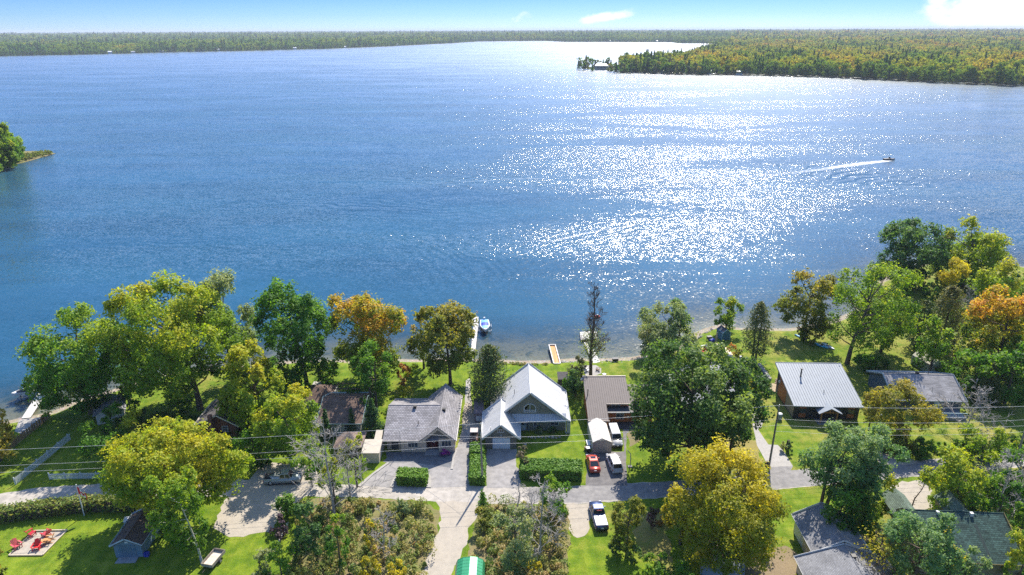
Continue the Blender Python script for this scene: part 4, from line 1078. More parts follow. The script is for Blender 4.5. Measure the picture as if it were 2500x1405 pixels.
# orange brown house with brown metal roof, recessed corner
rust = ribbed('cedar_boards', (0.40, 0.135, 0.035), 0, 0.2, 0.02, 0.7, 0, 0.14, dark=0.6)
brown_m = plain('brown_sheet_metal', (0.150, 0.125, 0.115), 0.62, 0.08, 1.5, 0.0, 0, 0.2)
h = house_root('cabin', 'orange brown cabin with brown ribbed metal roof and recessed corner', 'house', 17.0, 106.0)
sl = lambda y: 2.42 + 0.277 * (y - 101.2)
part(h, MB().loft([[(13.25, 101.7, -.1), (13.25, 111.0, -.1), (13.25, 111.0, sl(111) - .2), (13.25, 101.7, sl(101.7) - .2)], [(16.45, 101.7, -.1), (16.45, 111.0, -.1), (16.45, 111.0, sl(111) - .2), (16.45, 101.7, sl(101.7) - .2)]]), 'wall', rust)
part(h, MB().loft([[(16.45, 105.3, -.1), (16.45, 111.0, -.1), (16.45, 111.0, sl(111) - .2), (16.45, 105.3, sl(105.3) - .2)], [(20.3, 105.3, -.1), (20.3, 111.0, -.1), (20.3, 111.0, sl(111) - .2), (20.3, 105.3, sl(105.3) - .2)]]), 'wall', rust)
part(h, MB().box(16.5, 24.6, 104.4, 110.0, -.1, 2.3), 'lower_wall', rust)
for k in range(20):            # standing seam sheets of the main roof
    a = 12.95 + k * (20.75 - 12.95) / 20; b = a + (20.75 - 12.95) / 20; y0 = 101.1 if b < 16.7 else 104.95
    sh = MB().slab([(a, y0, sl(y0)), (b - .02, y0, sl(y0)), (b - .02, 111.6, sl(111.6)), (a, 111.6, sl(111.6))], 0.06)
    sh.slab([(b - .045, y0, sl(y0) + .05), (b, y0, sl(y0) + .05), (b, 111.6, sl(111.6) + .05), (b - .045, 111.6, sl(111.6) + .05)], 0.10)
    part(h, sh, 'roof_panel', brown_m)
for q in ((12.9, 20.8, 111.5, 111.75, sl(111.6) - .25, sl(111.6) + .09), (16.5, 20.75, 104.84, 104.95, sl(104.9) - .2, sl(104.9) + .03), (12.9, 16.6, 101.0, 101.1, sl(101.1) - .2, sl(101.1) + .03)): part(h, MB().box(*q), 'fascia', plain('tan_fascia', (0.40, 0.33, 0.27), 0.6))
for k in range(9):
    a = 20.8 + k * 0.45
    part(h, MB().slab([(a, 103.85, 2.42), (a + .44, 103.85, 2.42), (a + .44, 110.6, 4.2), (a, 110.6, 4.2)], 0.06), 'roof_panel', brown_m)
part(h, MB().slab([(16.6, 103.85, 2.42), (20.8, 103.85, 2.42), (20.8, 105.28, 2.80), (16.6, 105.28, 2.80)], 0.06), 'lower_roof', plain('dark_roofing', (0.05, 0.048, 0.05), 0.6))
part(h, MB().box(16.6, 24.8, 103.76, 103.86, 2.24, 2.43), 'fascia', WHITE)
window(h, 18.2, 105.3, 2.78, 1.3, 0.42, 0, 2, 1); window(h, 18.9, 104.4, 0.75, 1.3, 1.0, 0, 2, 1)
part(h, MB().box(20.1, 20.6, 104.25, 104.4, 0.9, 1.4), 'meter_box', GREYM)
pipe(h, 13.4, 107.0, 3.8, 5.2, 0.08, BLACK, 'stove_pipe', True, True)
part(h, MB().ellip((12.9, 111.5, 4.7), (0.4, 0.1, 0.4), 12, 6), 'satellite_dish', GREYM)
panel(h, 'door', plain('tan_door', (0.30, 0.20, 0.10), 0.6), 15.4, 16.3, 101.7, 0.0, 2.05)
part(h, MB().box(16.6, 22.0, 102.2, 104.4, 0.0, 0.12), 'deck', plain('dark_deck', (0.05, 0.05, 0.055), 0.8))

# blue green house under the walnut
teal = ribbed('teal_siding', (0.055, 0.085, 0.085), 1, 0.17, 0.02, 0.7, 0, 0.05)
lt_roof = shingle('light_grey_shingle', (0.27, 0.27, 0.285), 0.14, 0.25, 0.4, 0.85, 0.7)
h = house_root('hidden_house', 'blue green gabled house almost hidden behind the huge dark walnut', 'house', 36.5, 110.0, math.radians(-4))
gable_walls(h, -5.2, 5.2, -5.0, 7.0, 2.8, 5.7, teal); gable_roof(h, -5.9, 5.9, -5.9, 7.8, 2.55, 5.95, lt_roof, 'y', 0.14, False, 0.0, WHITE)
window(h, 2.0, -5.0, 3.2, 1.3, 0.9, 0, 2, 1, None, 0.08, False); window(h, -2.4, -5.0, 1.0, 1.4, 1.1, 0, 2, 1, None, 0.08, False)
part(h, MB().box(0.6, 4.4, -7.0, -5.05, 0.3, 0.45).box(0.6, 0.72, -7.0, -6.88, 0, 2.4).box(4.28, 4.4, -7.0, -6.88, 0, 2.4), 'porch', WHITE, None, False)
part(h, MB().slab([(0.4, -7.2, 2.35), (4.7, -7.2, 2.35), (4.7, -5.0, 2.75), (0.4, -5.0, 2.75)], 0.08), 'porch_roof', lt_roof, None, False)
panel(h, 'door', WHITE, 2.0, 2.9, -5.0, 0.45, 2.4, 0.05, None, False)
part(h, MB().box(-9.0, -5.2, 2.0, 6.8, -.1, 2.4).slab([(-9.3, 1.6, 2.3), (-5.0, 1.6, 2.9), (-5.0, 7.2, 2.9), (-9.3, 7.2, 2.3)], 0.1), 'rear_wing', lt_roof, None, False)
x, y = g(1812, 935); h = house_root('garden_shed', 'small shed with blue grey roof and tall white flue beside the hidden house', 'shed', x + 0.7, y)
walls(h, -0.75, 0.75, 0.1, 2.6, 1.9, teal); part(h, MB().slab([(-0.9, -0.1, 1.9), (0.9, -0.1, 1.9), (0.9, 2.9, 2.4), (-0.9, 2.9, 2.4)], 0.08), 'roof', shingle('blue_grey_shingle', (0.11, 0.135, 0.17), 0.25), None, False)
pipe(h, -0.55, 3.0, 0.0, 4.2, 0.14, plain('flue_grey', (0.5, 0.49, 0.47), 0.6), 'flue', False, True)

# charcoal house with standing seam roof
char = ribbed('charcoal_boards', (0.022, 0.024, 0.030), 0, 0.2, 0.02, 0.6, 0, 0.15)
cedar = ribbed('warm_cedar', (0.34, 0.105, 0.035), 0, 0.16, 0.015, 0.6, 0, 0.14)
tanw = plain('tan_side_cladding', (0.25, 0.20, 0.13), 0.75, 0.15)
seam = plain('standing_seam_steel', (0.25, 0.275, 0.30), 0.55, 0.05, 1.0, 0.0, 0, 0.25)
h = house_root('modern_house', 'charcoal house with grey standing seam roof and cedar window surrounds', 'house', 55.7, 109.8, math.radians(-2.4))
rs = lambda y: 3.05 + 0.245 * (y + 5.1)
part(h, MB().loft([[(-5.65, -4.7, -.1), (-5.65, 5.0, -.1), (-5.65, 5.0, rs(5) - .2), (-5.65, -4.7, rs(-4.7) - .2)], [(5.65, -4.7, -.1), (5.65, 5.0, -.1), (5.65, 5.0, rs(5) - .2), (5.65, -4.7, rs(-4.7) - .2)]]), 'wall', char, None, False)
part(h, MB().loft([[(-5.72, -4.5, .3), (-5.72, -0.5, .3), (-5.72, -0.5, rs(-.5) - .3), (-5.72, -4.5, rs(-4.5) - .3)], [(-5.64, -4.5, .3), (-5.64, -0.5, .3), (-5.64, -0.5, rs(-.5) - .3), (-5.64, -4.5, rs(-4.5) - .3)]]), 'side_cladding', tanw, None, False)
part(h, MB().loft([[(-5.73, -0.4, .3), (-5.73, 3.6, .3), (-5.73, 3.6, rs(3.6) - .5), (-5.73, -0.4, rs(-.4) - .5)], [(-5.64, -0.4, .3), (-5.64, 3.6, .3), (-5.64, 3.6, rs(3.6) - .5), (-5.64, -0.4, rs(-.4) - .5)]]), 'side_cladding', cedar, None, False)
NP = 26
for k in range(NP):
    a = -6.05 + k * 12.1 / NP; b = a + 12.1 / NP
    sh = MB().slab([(a, -5.3, rs(-5.3)), (b - .02, -5.3, rs(-5.3)), (b - .02, 5.9, rs(5.9)), (a, 5.9, rs(5.9))], 0.05)
    sh.slab([(b - .05, -5.3, rs(-5.3) + .06), (b, -5.3, rs(-5.3) + .06), (b, 5.9, rs(5.9) + .06), (b - .05, 5.9, rs(5.9) + .06)], 0.11)
    part(h, sh, 'roof_panel', seam, None, False)
part(h, MB().slab([(-6.1, -5.34, rs(-5.3) + .03), (-6.05, -5.34, rs(-5.3) + .03), (-6.05, 5.95, rs(5.95) + .03), (-6.1, 5.95, rs(5.95) + .03)], 0.3).box(-6.05, 6.05, -5.4, -5.3, rs(-5.3) - .2, rs(-5.3)).box(-6.1, 6.1, 5.88, 5.98, rs(5.9) - .25, rs(5.9) + .08), 'fascia', seam, None, False)
for (xc, zl) in ((-4.15, 0), (4.25, 0)):
    panel(h, 'cedar_panel', cedar, xc - .6, xc + .6, -4.7, 2.15, 2.75, 0.05, None, False); panel(h, 'cedar_panel', cedar, xc - .6, xc + .6, -4.7, 0.35, 1.15, 0.05, None, False)
    window(h, xc, -4.7, 1.22, 1.1, 0.85, 0, 1 if xc < 0 else 2, 1, BLACK, 0.06, False)
window(h, 2.55, -4.7, 1.7, 0.6, 0.4, 0, 1, 1, BLACK, 0.05, False)
post = plain('timber_post', (0.36, 0.165, 0.06), 0.7, 0.2)
part(h, MB().box(-1.55, -1.35, -6.3, -6.1, 0, 2.2).box(1.15, 1.35, -6.3, -6.1, 0, 2.2).box(-1.7, 1.5, -6.32, -6.08, 2.2, 2.38).slab([(-0.2, -6.25, 2.38), (0.0, -6.25, 2.38), (0.0, -6.25, 3.05), (-0.2, -6.25, 3.05)], 0.12).slab([(-0.95, -6.25, 2.38), (-0.8, -6.25, 2.38), (-0.15, -6.25, 2.85), (-0.3, -6.25, 2.85)], 0.1).slab([(0.6, -6.25, 2.38), (0.75, -6.25, 2.38), (0.1, -6.25, 2.85), (-0.05, -6.25, 2.85)], 0.1), 'porch_frame', post, None, False)
for sg in (-1, 1):
    a = [(-0.1 + sg * 2.0, -6.7, 2.25), (-0.1, -6.7, 3.3), (-0.1, -4.3, 3.3), (-0.1 + sg * 2.0, -4.3, 2.25)]
    part(h, MB().slab(a if sg > 0 else a[::-1], -0.08 if sg > 0 else -0.08), 'porch_roof', seam, None, False)
    for k in range(5):
        q = 0.2 + k * 0.45
        part(h, MB().box(-0.1 + sg * 2.02, -0.1 + sg * 1.98, -6.7 + q, -6.66 + q, 2.2, 2.3), 'seam_end', seam, None, False)
panel(h, 'door', plain('dark_door', (0.012, 0.012, 0.014), 0.4), -0.9, 0.6, -4.7, 0.1, 2.15, 0.04, None, False)
part(h, MB().box(-1.9, 1.7, -6.6, -4.7, 0.0, 0.12), 'porch_floor', plain('stone_step', (0.2, 0.2, 0.2)), None, False)
pipe(h, -2.55, 2.2, rs(2.2) - .3, rs(2.2) + 1.5, 0.13, BLACK, 'chimney_pipe', False, True); pipe(h, 0.25, -1.9, rs(-1.9) - .3, rs(-1.9) + 0.55, 0.05, BLACK, 'vent_pipe', False)
part(h, MB().box(-5.95, -5.5, 3.0, 3.4, 2.9, 3.4), 'wall_light', WHITE, None, False)
# grey asphalt roofed house
bluew = ribbed('slate_blue_siding', (0.085, 0.115, 0.135), 1, 0.18, 0.02, 0.75, 0, 0.04)
dk_sh = shingle('charcoal_shingle', (0.26, 0.252, 0.255), 0.22, 0.2, 0.9, 0.9, 0.75)
h = house_root('long_house', 'slate blue house with long charcoal asphalt roof behind the leafless tree', 'house', 75.0, 112.2, math.radians(-2.8))
gable_walls(h, -6.0, 6.0, -4.6, 5.3, 2.65, 4.85, bluew, 'x', False, 0.1); gable_roof(h, -6.4, 6.3, -5.4, 5.9, 2.5, 5.05, dk_sh, 'x', 0.14, False, 0.1, plain('pale_blue_fascia', (0.42, 0.48, 0.52), 0.5))
part(h, MB().slab([(-6.45, -5.45, 2.62), (-6.3, -5.45, 2.62), (-6.3, 0.1, 5.16), (-6.45, 0.1, 5.16)], 0.2), 'rake_board', plain('pale_blue_fascia', (0, 0, 0)), None, False)
roof_vent(h, 0.1, 0.6, 5.0, BLACK, 0.25, False); pipe(h, 2.3, 0.9, 4.6, 5.4, 0.05, BLACK, 'vent_pipe', False)
window(h, 3.2, -4.6, 0.9, 1.0, 1.3, 0, 1, 2, None, 0.08, False); window(h, -1.0, -4.6, 0.9, 1.2, 1.3, 0, 2, 1, None, 0.08, False)
rail = plain('pale_blue_rail', (0.36, 0.50, 0.56), 0.5)
part(h, MB().box(0.2, 5.4, -7.6, -4.6, 0.0, 0.6), 'deck', plain('deck_boards', (0.20, 0.22, 0.24), 0.8), None, False)
rb = MB().box(0.2, 5.4, -7.62, -7.55, 1.45, 1.53).box(0.16, 0.24, -7.6, -4.6, 1.45, 1.53)
for k in range(8): rb.box(0.2 + k * .74, 0.27 + k * .74, -7.6, -7.53, 0.6, 1.45)
part(h, rb, 'railing', rail, None, False)
panel(h, 'door', plain('pale_blue_door2', (0.42, 0.52, 0.58), 0.5), 1.2, 2.1, -4.6, 0.6, 2.5, 0.05, None, False)

# cottage with glass porch roof, among trees
brn = shingle('brown_shingle', (0.17, 0.115, 0.090), 0.32, 0.2, 0.45, 0.9, 0.7)
x, y = g(831, 1066); pw = ribbed('pale_green_boards', (0.40, 0.42, 0.38), 0, 0.25, 0.02, 0.7, 0, 0.04)
h = house_root('cottage', 'brown roofed cottage with glazed lakeside porch in the shade of trees', 'house', x, y + 5.0)
gable_walls(h, -3.4, 3.4, -4.6, 5.2, 2.5, 4.2, pw, 'x', False, 0.6); gable_roof(h, -3.9, 3.9, -5.1, 5.6, 2.4, 4.45, brn, 'x', 0.13, False, 0.6, plain('aqua_fascia', (0.42, 0.56, 0.56), 0.5))
window(h, 1.1, -4.6, 1.1, 0.8, 0.95, 0, 1, 2, None, 0.07, False)
panel(h, 'door', plain('blue_grey_door', (0.10, 0.12, 0.15), 0.5), 0.6, 1.5, -4.62, 0.0, 1.0, 0.04, None, False)
for k in range(14):
    a = -3.6 + k * 7.4 / 14
    part(h, MB().slab([(a, 5.5, 3.4), (a + .5, 5.5, 3.4), (a + .5, 9.4, 2.5), (a, 9.4, 2.5)], 0.03), 'roof_pane', plain('polycarbonate', (0.24, 0.28, 0.29), 0.25, 0.1))
pf = MB()
for k in range(8): pf.box(-3.62 + k * 1.05, -3.56 + k * 1.05, 5.5, 9.4, 2.2, 2.32)
pf.box(-3.7, 3.8, 9.3, 9.42, 2.3, 2.45).box(-3.7, 3.8, 5.4, 5.5, 3.3, 3.5).box(-3.6, -3.5, 9.3, 9.4, 0, 2.3).box(3.6, 3.7, 9.3, 9.4, 0, 2.3)
part(h, pf, 'porch_frame', plain('brown_timber', (0.16, 0.10, 0.06), 0.7), None, False)
part(h, MB().loft([[(-8.6, 2.2, 2.3), (-3.6, 2.2, 2.3), (-3.6, 9.0, 2.3), (-8.6, 9.0, 2.3)], [(-6.6, 5.2, 3.9), (-5.4, 5.2, 3.9), (-5.4, 6.2, 3.9), (-6.6, 6.2, 3.9)]]), 'hip_roof', brn, None, False)
walls(h, -8.2, -3.45, 2.6, 8.6, 2.3, pw, False, name='wing_wall')
x, y = g(786, 948); h = house_root('deck', 'pale raised deck behind the brown roofed cottage', 'deck', x, y)
part(h, MB().box(-1.9, 1.9, -1.6, 1.6, 0.5, 0.62), 'deck_floor', conc, None, False); part(h, MB().box(-1.8, 1.8, -1.5, 1.5, -.1, 0.5), 'deck_base', brn, None, False)

# left cottage with chimney, sunk among the trees
x, y = g(532, 1068); h = house_root('cottage', 'low dark roofed cottage with brick chimney behind the wide yellow olive tree', 'house', x, y + 3.0)
drk = shingle('weathered_shingle', (0.115, 0.105, 0.105), 0.25, 0.2, 0.5, 0.9, 0.7)
gable_walls(h, -3.2, 3.2, -2.6, 4.6, 2.3, 4.0, plain('dark_red_board', (0.15, 0.06, 0.035), 0.8)); gable_roof(h, -3.9, 3.9, -3.2, 5.2, 2.1, 4.2, drk, 'y', 0.12, False, 0.4, cream)
bk = MB(); brick_m = plain('chimney_brick', (0.20, 0.10, 0.075), 0.9, 0.3, 5.0)
part(h, MB().box(-0.75, -0.2, -3.9, -3.25, -.1, 4.7), 'chimney', brick_m, None, False)
window(h, 1.3, -2.6, 1.0, 0.9, 0.9, 0, 1, 2, None, 0.07, False); pipe(h, 1.7, 0.5, 3.2, 4.3, 0.04, GREYM, 'vent_pipe', False)
x, y = g(262, 1030); h = house_root('cottage', 'tiny grey roof glimpsed between the left lakeside trees', 'house', x, y + 1.5, 0.5)
gable_walls(h, -2.2, 2.2, -1.8, 3.0, 2.1, 3.1, cream); gable_roof(h, -2.6, 2.6, -2.2, 3.4, 2.0, 3.3, lt_roof, 'y', 0.1, False)
# brown pyramid roof and cream shed
x, y = g(858, 1102); h = house_root('gazebo', 'square pavilion with faded brown pyramid roof left of the grey house', 'gazebo', x, y)
part(h, MB().loft([[(-2.3, -2.3, 2.2), (2.3, -2.3, 2.2), (2.3, 2.3, 2.2), (-2.3, 2.3, 2.2)], [(-.05, -.05, 3.7), (.05, -.05, 3.7), (.05, .05, 3.7), (-.05, .05, 3.7)]]), 'roof', shingle('faded_brown_shingle', (0.26, 0.19, 0.16), 0.2, 0.2, 0.4), None, False)
for sx_ in (-2, 2):
    for sy_ in (-2, 2): part(h, MB().box(sx_ - .08, sx_ + .08, sy_ - .08, sy_ + .08, -.1, 2.2), 'post', plain('brown_timber', (0, 0, 0)), None, False)
x, y = g(906, 1131); h = house_root('shed', 'cream flat roofed shed in front of the brown pyramid roof', 'shed', x, y + 1.2)
part(h, MB().box(-1.25, 1.35, -1.2, 1.6, -.1, 2.0), 'wall', plain('cream_shed_wall', (0.50, 0.44, 0.34), 0.7, 0.08), None, False)
part(h, MB().slab([(-1.4, -1.4, 2.0), (1.5, -1.4, 2.0), (1.5, 1.8, 2.5), (-1.4, 1.8, 2.5)], 0.1), 'roof', plain('cream_roof', (0.46, 0.405, 0.32), 0.7, 0.06), None, False)
part(h, MB().box(0.2, 1.4, 1.8, 3.6, -.1, 1.9).slab([(0.0, 1.85, 2.1), (1.2, 1.85, 2.1), (1.2, 4.4, 2.6), (0.0, 4.4, 2.6)], 0.1), 'lean_to', plain('cream_roof', (0, 0, 0)), None, False)

def shed_px(name, label, base, yaw, w_, d, hw, hr, wallm, roofm, trim=None, oh=0.3, cat='shed'):
    x, y = g(*base); r = house_root(name, label, cat, x, y, yaw)
    gable_walls(r, -w_ / 2, w_ / 2, 0, d, hw, hr - 0.1, wallm); gable_roof(r, -w_ / 2 - oh, w_ / 2 + oh, -oh, d + oh, hw - 0.12, hr + 0.08, roofm, 'y', 0.1, False, 0.0, trim)
    return r
# blue garden shed lower left
pts_ = (g(305.6, 1325, 2.9), g(359, 1247, 2.9)); yaw = math.atan2(-(pts_[1][0] - pts_[0][0]), pts_[1][1] - pts_[0][1])
L_ = math.hypot(pts_[1][0] - pts_[0][0], pts_[1][1] - pts_[0][1])
bl = ribbed('blue_shed_siding', (0.15, 0.235, 0.29), 0, 0.3, 0.02, 0.7, 0, 0.05)
h = shed_px('garden_shed', 'blue gabled shed with brown roof on the lawn by the red chairs', (317, 1361), yaw, 3.5, L_ - .4, 2.15, 3.0, bl, shingle('dark_brown_shingle', (0.145, 0.105, 0.085), 0.25, 0.18, 0.4), plain('pale_blue_trim', (0.42, 0.50, 0.55), 0.6))
panel(h, 'double_door', ribbed('blue_door_boards', (0.13, 0.20, 0.25), 0, 0.25), -1.1, 1.0, 0.0, 0.05, 2.0, 0.05, None, False)
panel(h, 'gable_vent', WHITE, -0.2, 0.2, 0.0, 2.3, 2.6, 0.04, None, False)
part(h, MB().box(-1.4, 1.2, -1.1, -0.05, 0.0, 0.08), 'ramp', plain('ramp_board', (0.25, 0.27, 0.28), 0.8), None, False)
x, y = g(318, 1284); h = house_root('storage_box', 'small white storage cupboard standing behind the blue gabled shed', 'cupboard', x, y, 0.2)
part(h, MB().box(-.55, .55, -.4, .4, 0, 1.1), 'body', plain('storage_grey', (0.45, 0.44, 0.41), 0.7), None, False); part(h, MB().slab([(-.62, -.48, 1.1), (.62, -.48, 1.1), (.62, .48, 1.25), (-.62, .48, 1.25)], 0.08), 'lid', WHITE, None, False)
# blue grey L garage, lower right
bg_sh = shingle('blue_grey_roof', (0.225, 0.225, 0.235), 0.16, 0.17, 0.3, 0.9, 0.6)
p0, p1 = g(2061, 1321, 4.4), g(2005, 1229, 4.4); yaw = math.atan2(-(p1[0] - p0[0]), p1[1] - p0[1]); L_ = math.hypot(p1[0] - p0[0], p1[1] - p0[1])
wg = ribbed('white_grey_siding', (0.55, 0.55, 0.52), 1, 0.2, 0.02, 0.7, 0, 0.04)
h = house_root('garage', 'white sided garage with two blue grey shingled roofs in the lower right', 'garage', p0[0], p0[1], yaw)
gable_walls(h, -3.3, 3.3, 0.2, L_ - .4, 2.6, 4.2, wg, 'y', False, 0.0); gable_roof(h, -3.7, 3.7, -0.1, L_, 2.4, 4.4, bg_sh, 'y', 0.12, False, 0.0, WHITE)
gable_walls(h, -5.6, 5.0, -9.5, -0.6, 1.7, 3.75, wg, 'y', False, 0.0); gable_roof(h, -6.0, 5.4, -10, -0.25, 1.9, 4.05, bg_sh, 'y', 0.12, False, 0.0, WHITE)
part(h, MB().box(-3.38, -3.3, 4.4, 6.6, 0, 2.1), 'garage_door', WHITE, None, False); part(h, MB().box(-3.36, -3.3, 1.4, 3.6, 0, 2.1), 'garage_door', plain('garage_door_tan', (0.42, 0.36, 0.28), 0.6), None, False)
roof_vent(h, 0.25, -2.3, 3.9, BLACK, 0.22, False)
# green shingled house, lower right
gsh = shingle('green_shingle', (0.040, 0.078, 0.066), 0.40, 0.26, 0.42, 0.9, 0.45)
gl_sh = shingle('green_shingle_sunlit', (0.14, 0.185, 0.14), 0.2, 0.22, 0.4, 0.9, 0.6)  # lighter copy of the green shingle, sunlight painted into the dormer colour
c0, c1 = g(2206, 1244, 5.3), g(2449, 1253.5, 5.3); e0, e1 = g(2225, 1370, 2.5), g(2452, 1382, 2.5)
yaw = math.atan2(c1[1] - c0[1], c1[0] - c0[0]); Lx = math.hypot(c1[0] - c0[0], c1[1] - c0[1])
h = house_root('shingled_house', 'tan house with dark green shingled roof in the lower right corner', 'house', (c0[0] + c1[0]) / 2, (c0[1] + c1[1]) / 2, yaw)
dy = ((c0[1] + c1[1]) - (e0[1] + e1[1])) / 2
gable_walls(h, -Lx / 2 + .3, Lx / 2 - .3, -dy + .5, dy * .42, 2.5, 5.0, plain('tan_wall', (0.33, 0.27, 0.16), 0.8, 0.1), 'x', False, 0.0)
gable_roof(h, -Lx / 2, Lx / 2, -dy, dy * .48, 2.35, 5.3, gsh, 'x', 0.13, False, 0.0, plain('gold_fascia', (0.36, 0.27, 0.12), 0.6))
for kx in (-Lx / 2 + 1.2, Lx / 2 - 4.2):
    part(h, MB().slab([(kx + 1.7, 1.0, 3.6), (kx + 1.7, 5.4, 3.6), (kx, 5.4, 4.9), (kx, 0.6, 4.9)], 0.1), 'dormer_roof', gl_sh, None, False)
    part(h, MB().slab([(kx - 1.7, 5.4, 3.6), (kx - 1.7, 1.0, 3.6), (kx, 0.6, 4.9), (kx, 5.4, 4.9)], 0.1), 'dormer_roof', gl_sh, None, False)
    part(h, MB().loft([[(kx - 1.4, 1.2, 2.4), (kx + 1.4, 1.2, 2.4), (kx + 1.4, 1.2, 3.7), (kx, 1.2, 4.75), (kx - 1.4, 1.2, 3.7)], [(kx - 1.4, 5.0, 2.4), (kx + 1.4, 5.0, 2.4), (kx + 1.4, 5.0, 3.7), (kx, 5.0, 4.75), (kx - 1.4, 5.0, 3.7)]]), 'dormer_wall', plain('tan_wall', (0, 0, 0)), None, False)
part(h, MB().box(1.9, 2.3, -0.6, -0.2, 4.9, 5.5), 'chimney', WHITE, None, False); part(h, MB().box(-2.3, -1.95, -0.5, -0.15, 4.9, 5.45), 'chimney', WHITE, None, False)
part(h, MB().slab([(2.0, -dy + 1.0, 2.82), (2.35, -dy + 1.0, 2.82), (2.3, -0.6, 5.02), (1.95, -0.6, 5.02)], 0.01), 'dark_streak', plain('dark_green_streak', (0.02, 0.035, 0.032), 0.9), None, False)  # dark strip down the roof slope below the chimney
# green metal roofed store at the lower edge
x, y = g(1148, 1362, 2.6); h = house_root('metal_shed', 'green ribbed metal roofed shelter cut off by the lower edge', 'shelter', x, y)
gm = plain('green_sheet_metal', (0.035, 0.25, 0.115), 0.35, 0.08, 1.5, 0.25)
prof = [(-1.85, 1.5), (-1.6, 2.15), (-0.9, 2.5), (0, 2.62), (0.9, 2.5), (1.6, 2.15), (1.85, 1.5)]
for k in range(12):
    y0 = 0.2 - k * 0.55
    mb = MB().loft([[(a, y0, b) for a, b in prof], [(a, y0 - .54, b) for a, b in prof]], False, False)
    mb.loft([[(a * 1.012, y0 - .03, b + .012) for a, b in prof], [(a * 1.012, y0 - .08, b + .012) for a, b in prof]], False, False)
    part(h, mb, 'roof_sheet', gm, None, False)
part(h, MB().box(-1.8, -1.7, -6.0, 0.1, -.1, 1.6).box(1.7, 1.8, -6.0, 0.1, -.1, 1.6).loft([[(a, .12, b) for a, b in prof] + [(1.8, .12, -.1), (-1.8, .12, -.1)], [(a, .05, b) for a, b in prof] + [(1.8, .05, -.1), (-1.8, .05, -.1)]]), 'wall', gm, None, False)
# grey gambrel shed
x, y = g(1760, 1412); h = house_root('gambrel_shed', 'grey blue gambrel roofed shed at the lower edge below the golden maple', 'shed', x, y, math.radians(72))
pr = [(-1.7, 1.5), (-1.35, 2.3), (0, 2.9), (1.35, 2.3), (1.7, 1.5)]
for i in range(4):
    (a, b), (c_, d) = pr[i], pr[i + 1]
    part(h, MB().slab([(a, 2.6, b), (a, -2.6, b), (c_, -2.6, d), (c_, 2.6, d)], 0.06), 'roof_slope', plain('grey_blue_sheet', (0.17, 0.205, 0.24), 0.5, 0.08), None, False)
part(h, MB().loft([[(a * .95, 2.4, b - .08) for a, b in pr] + [(1.6, 2.4, -.1), (-1.6, 2.4, -.1)], [(a * .95, -2.4, b - .08) for a, b in pr] + [(1.6, -2.4, -.1), (-1.6, -2.4, -.1)]]), 'wall', plain('grey_blue_board', (0.16, 0.20, 0.235), 0.7, 0.08), None, False)
window(h, 0.45, -2.4, 1.2, 0.5, 0.5, 0, 1, 1, WHITE, 0.05, False); window(h, -0.45, -2.4, 1.2, 0.5, 0.5, 0, 1, 1, WHITE, 0.05, False)
# little blue lakeside shed
h = shed_px('lake_shed', 'small blue wooden shed with dark roof at the lake shore', (1771.5, 831), math.radians(14), 2.0, 2.4, 1.9, 2.5, plain('lake_blue', (0.045, 0.15, 0.22), 0.7, 0.1), plain('dark_roofing2', (0.035, 0.045, 0.06), 0.7), None, 0.12)
bt = plain('pale_aqua_trim', (0.35, 0.55, 0.60), 0.6)
part(h, MB().box(-1.06, -0.96, -0.04, 0.03, 0, 1.9).box(0.96, 1.06, -0.04, 0.03, 0, 1.9).slab([(-1.12, -.16, 1.78), (-1.0, -.16, 1.72), (0, -.16, 2.52), (0, -.16, 2.66)], 0.05).slab([(1.0, -.16, 1.72), (1.12, -.16, 1.78), (0, -.16, 2.66), (0, -.16, 2.52)], 0.05), 'corner_trim', bt, None, False)
# sheds by the big houses
x, y = g(1372, 945); h = house_root('tool_shed', 'dark flat roofed tool shed behind the white roofed house', 'shed', x + .2, y)
walls(h, -.9, .9, 0, 2.2, 1.7, plain('dark_grey_board', (0.10, 0.09, 0.085), 0.8)); part(h, MB().slab([(-1.05, -.2, 1.72), (1.05, -.2, 1.72), (1.05, 2.4, 2.05), (-1.05, 2.4, 2.05)], 0.08), 'roof', plain('dark_felt', (0.06, 0.055, 0.055), 0.9), None, False)
x, y = g(1169, 1032); h = house_root('lean_to_shed', 'narrow mauve grey lean-to shed beside the garage wall', 'shed', x, y, 0.03)
walls(h, -.75, .75, 0, 4.2, 1.9, plain('mauve_board', (0.23, 0.19, 0.185), 0.8)); part(h, MB().slab([(-.9, -.2, 1.95), (.9, -.2, 1.95), (.9, 4.5, 2.3), (-.9, 4.5, 2.3)], 0.08), 'roof', plain('mauve_roof', (0.16, 0.125, 0.13), 0.8, 0.2), None, False)
panel(h, 'door', WHITE, -.45, .55, 0, 0.3, 1.3, 0.05, None, False)
x, y = g(2284, 912); h = house_root('tent_garage', 'pale fabric shelter half hidden under trees behind the charcoal roof', 'tent', x, y, 0.25)
pr = [(-1.4, 0), (-1.4, 1.9), (0, 3.0), (1.4, 1.9), (1.4, 0)]
part(h, MB().loft([[(a, 5, b) for a, b in pr], [(a, 0, b) for a, b in pr]]), 'cover', plain('pale_canvas', (0.50, 0.48, 0.40), 0.8, 0.08), None, False)
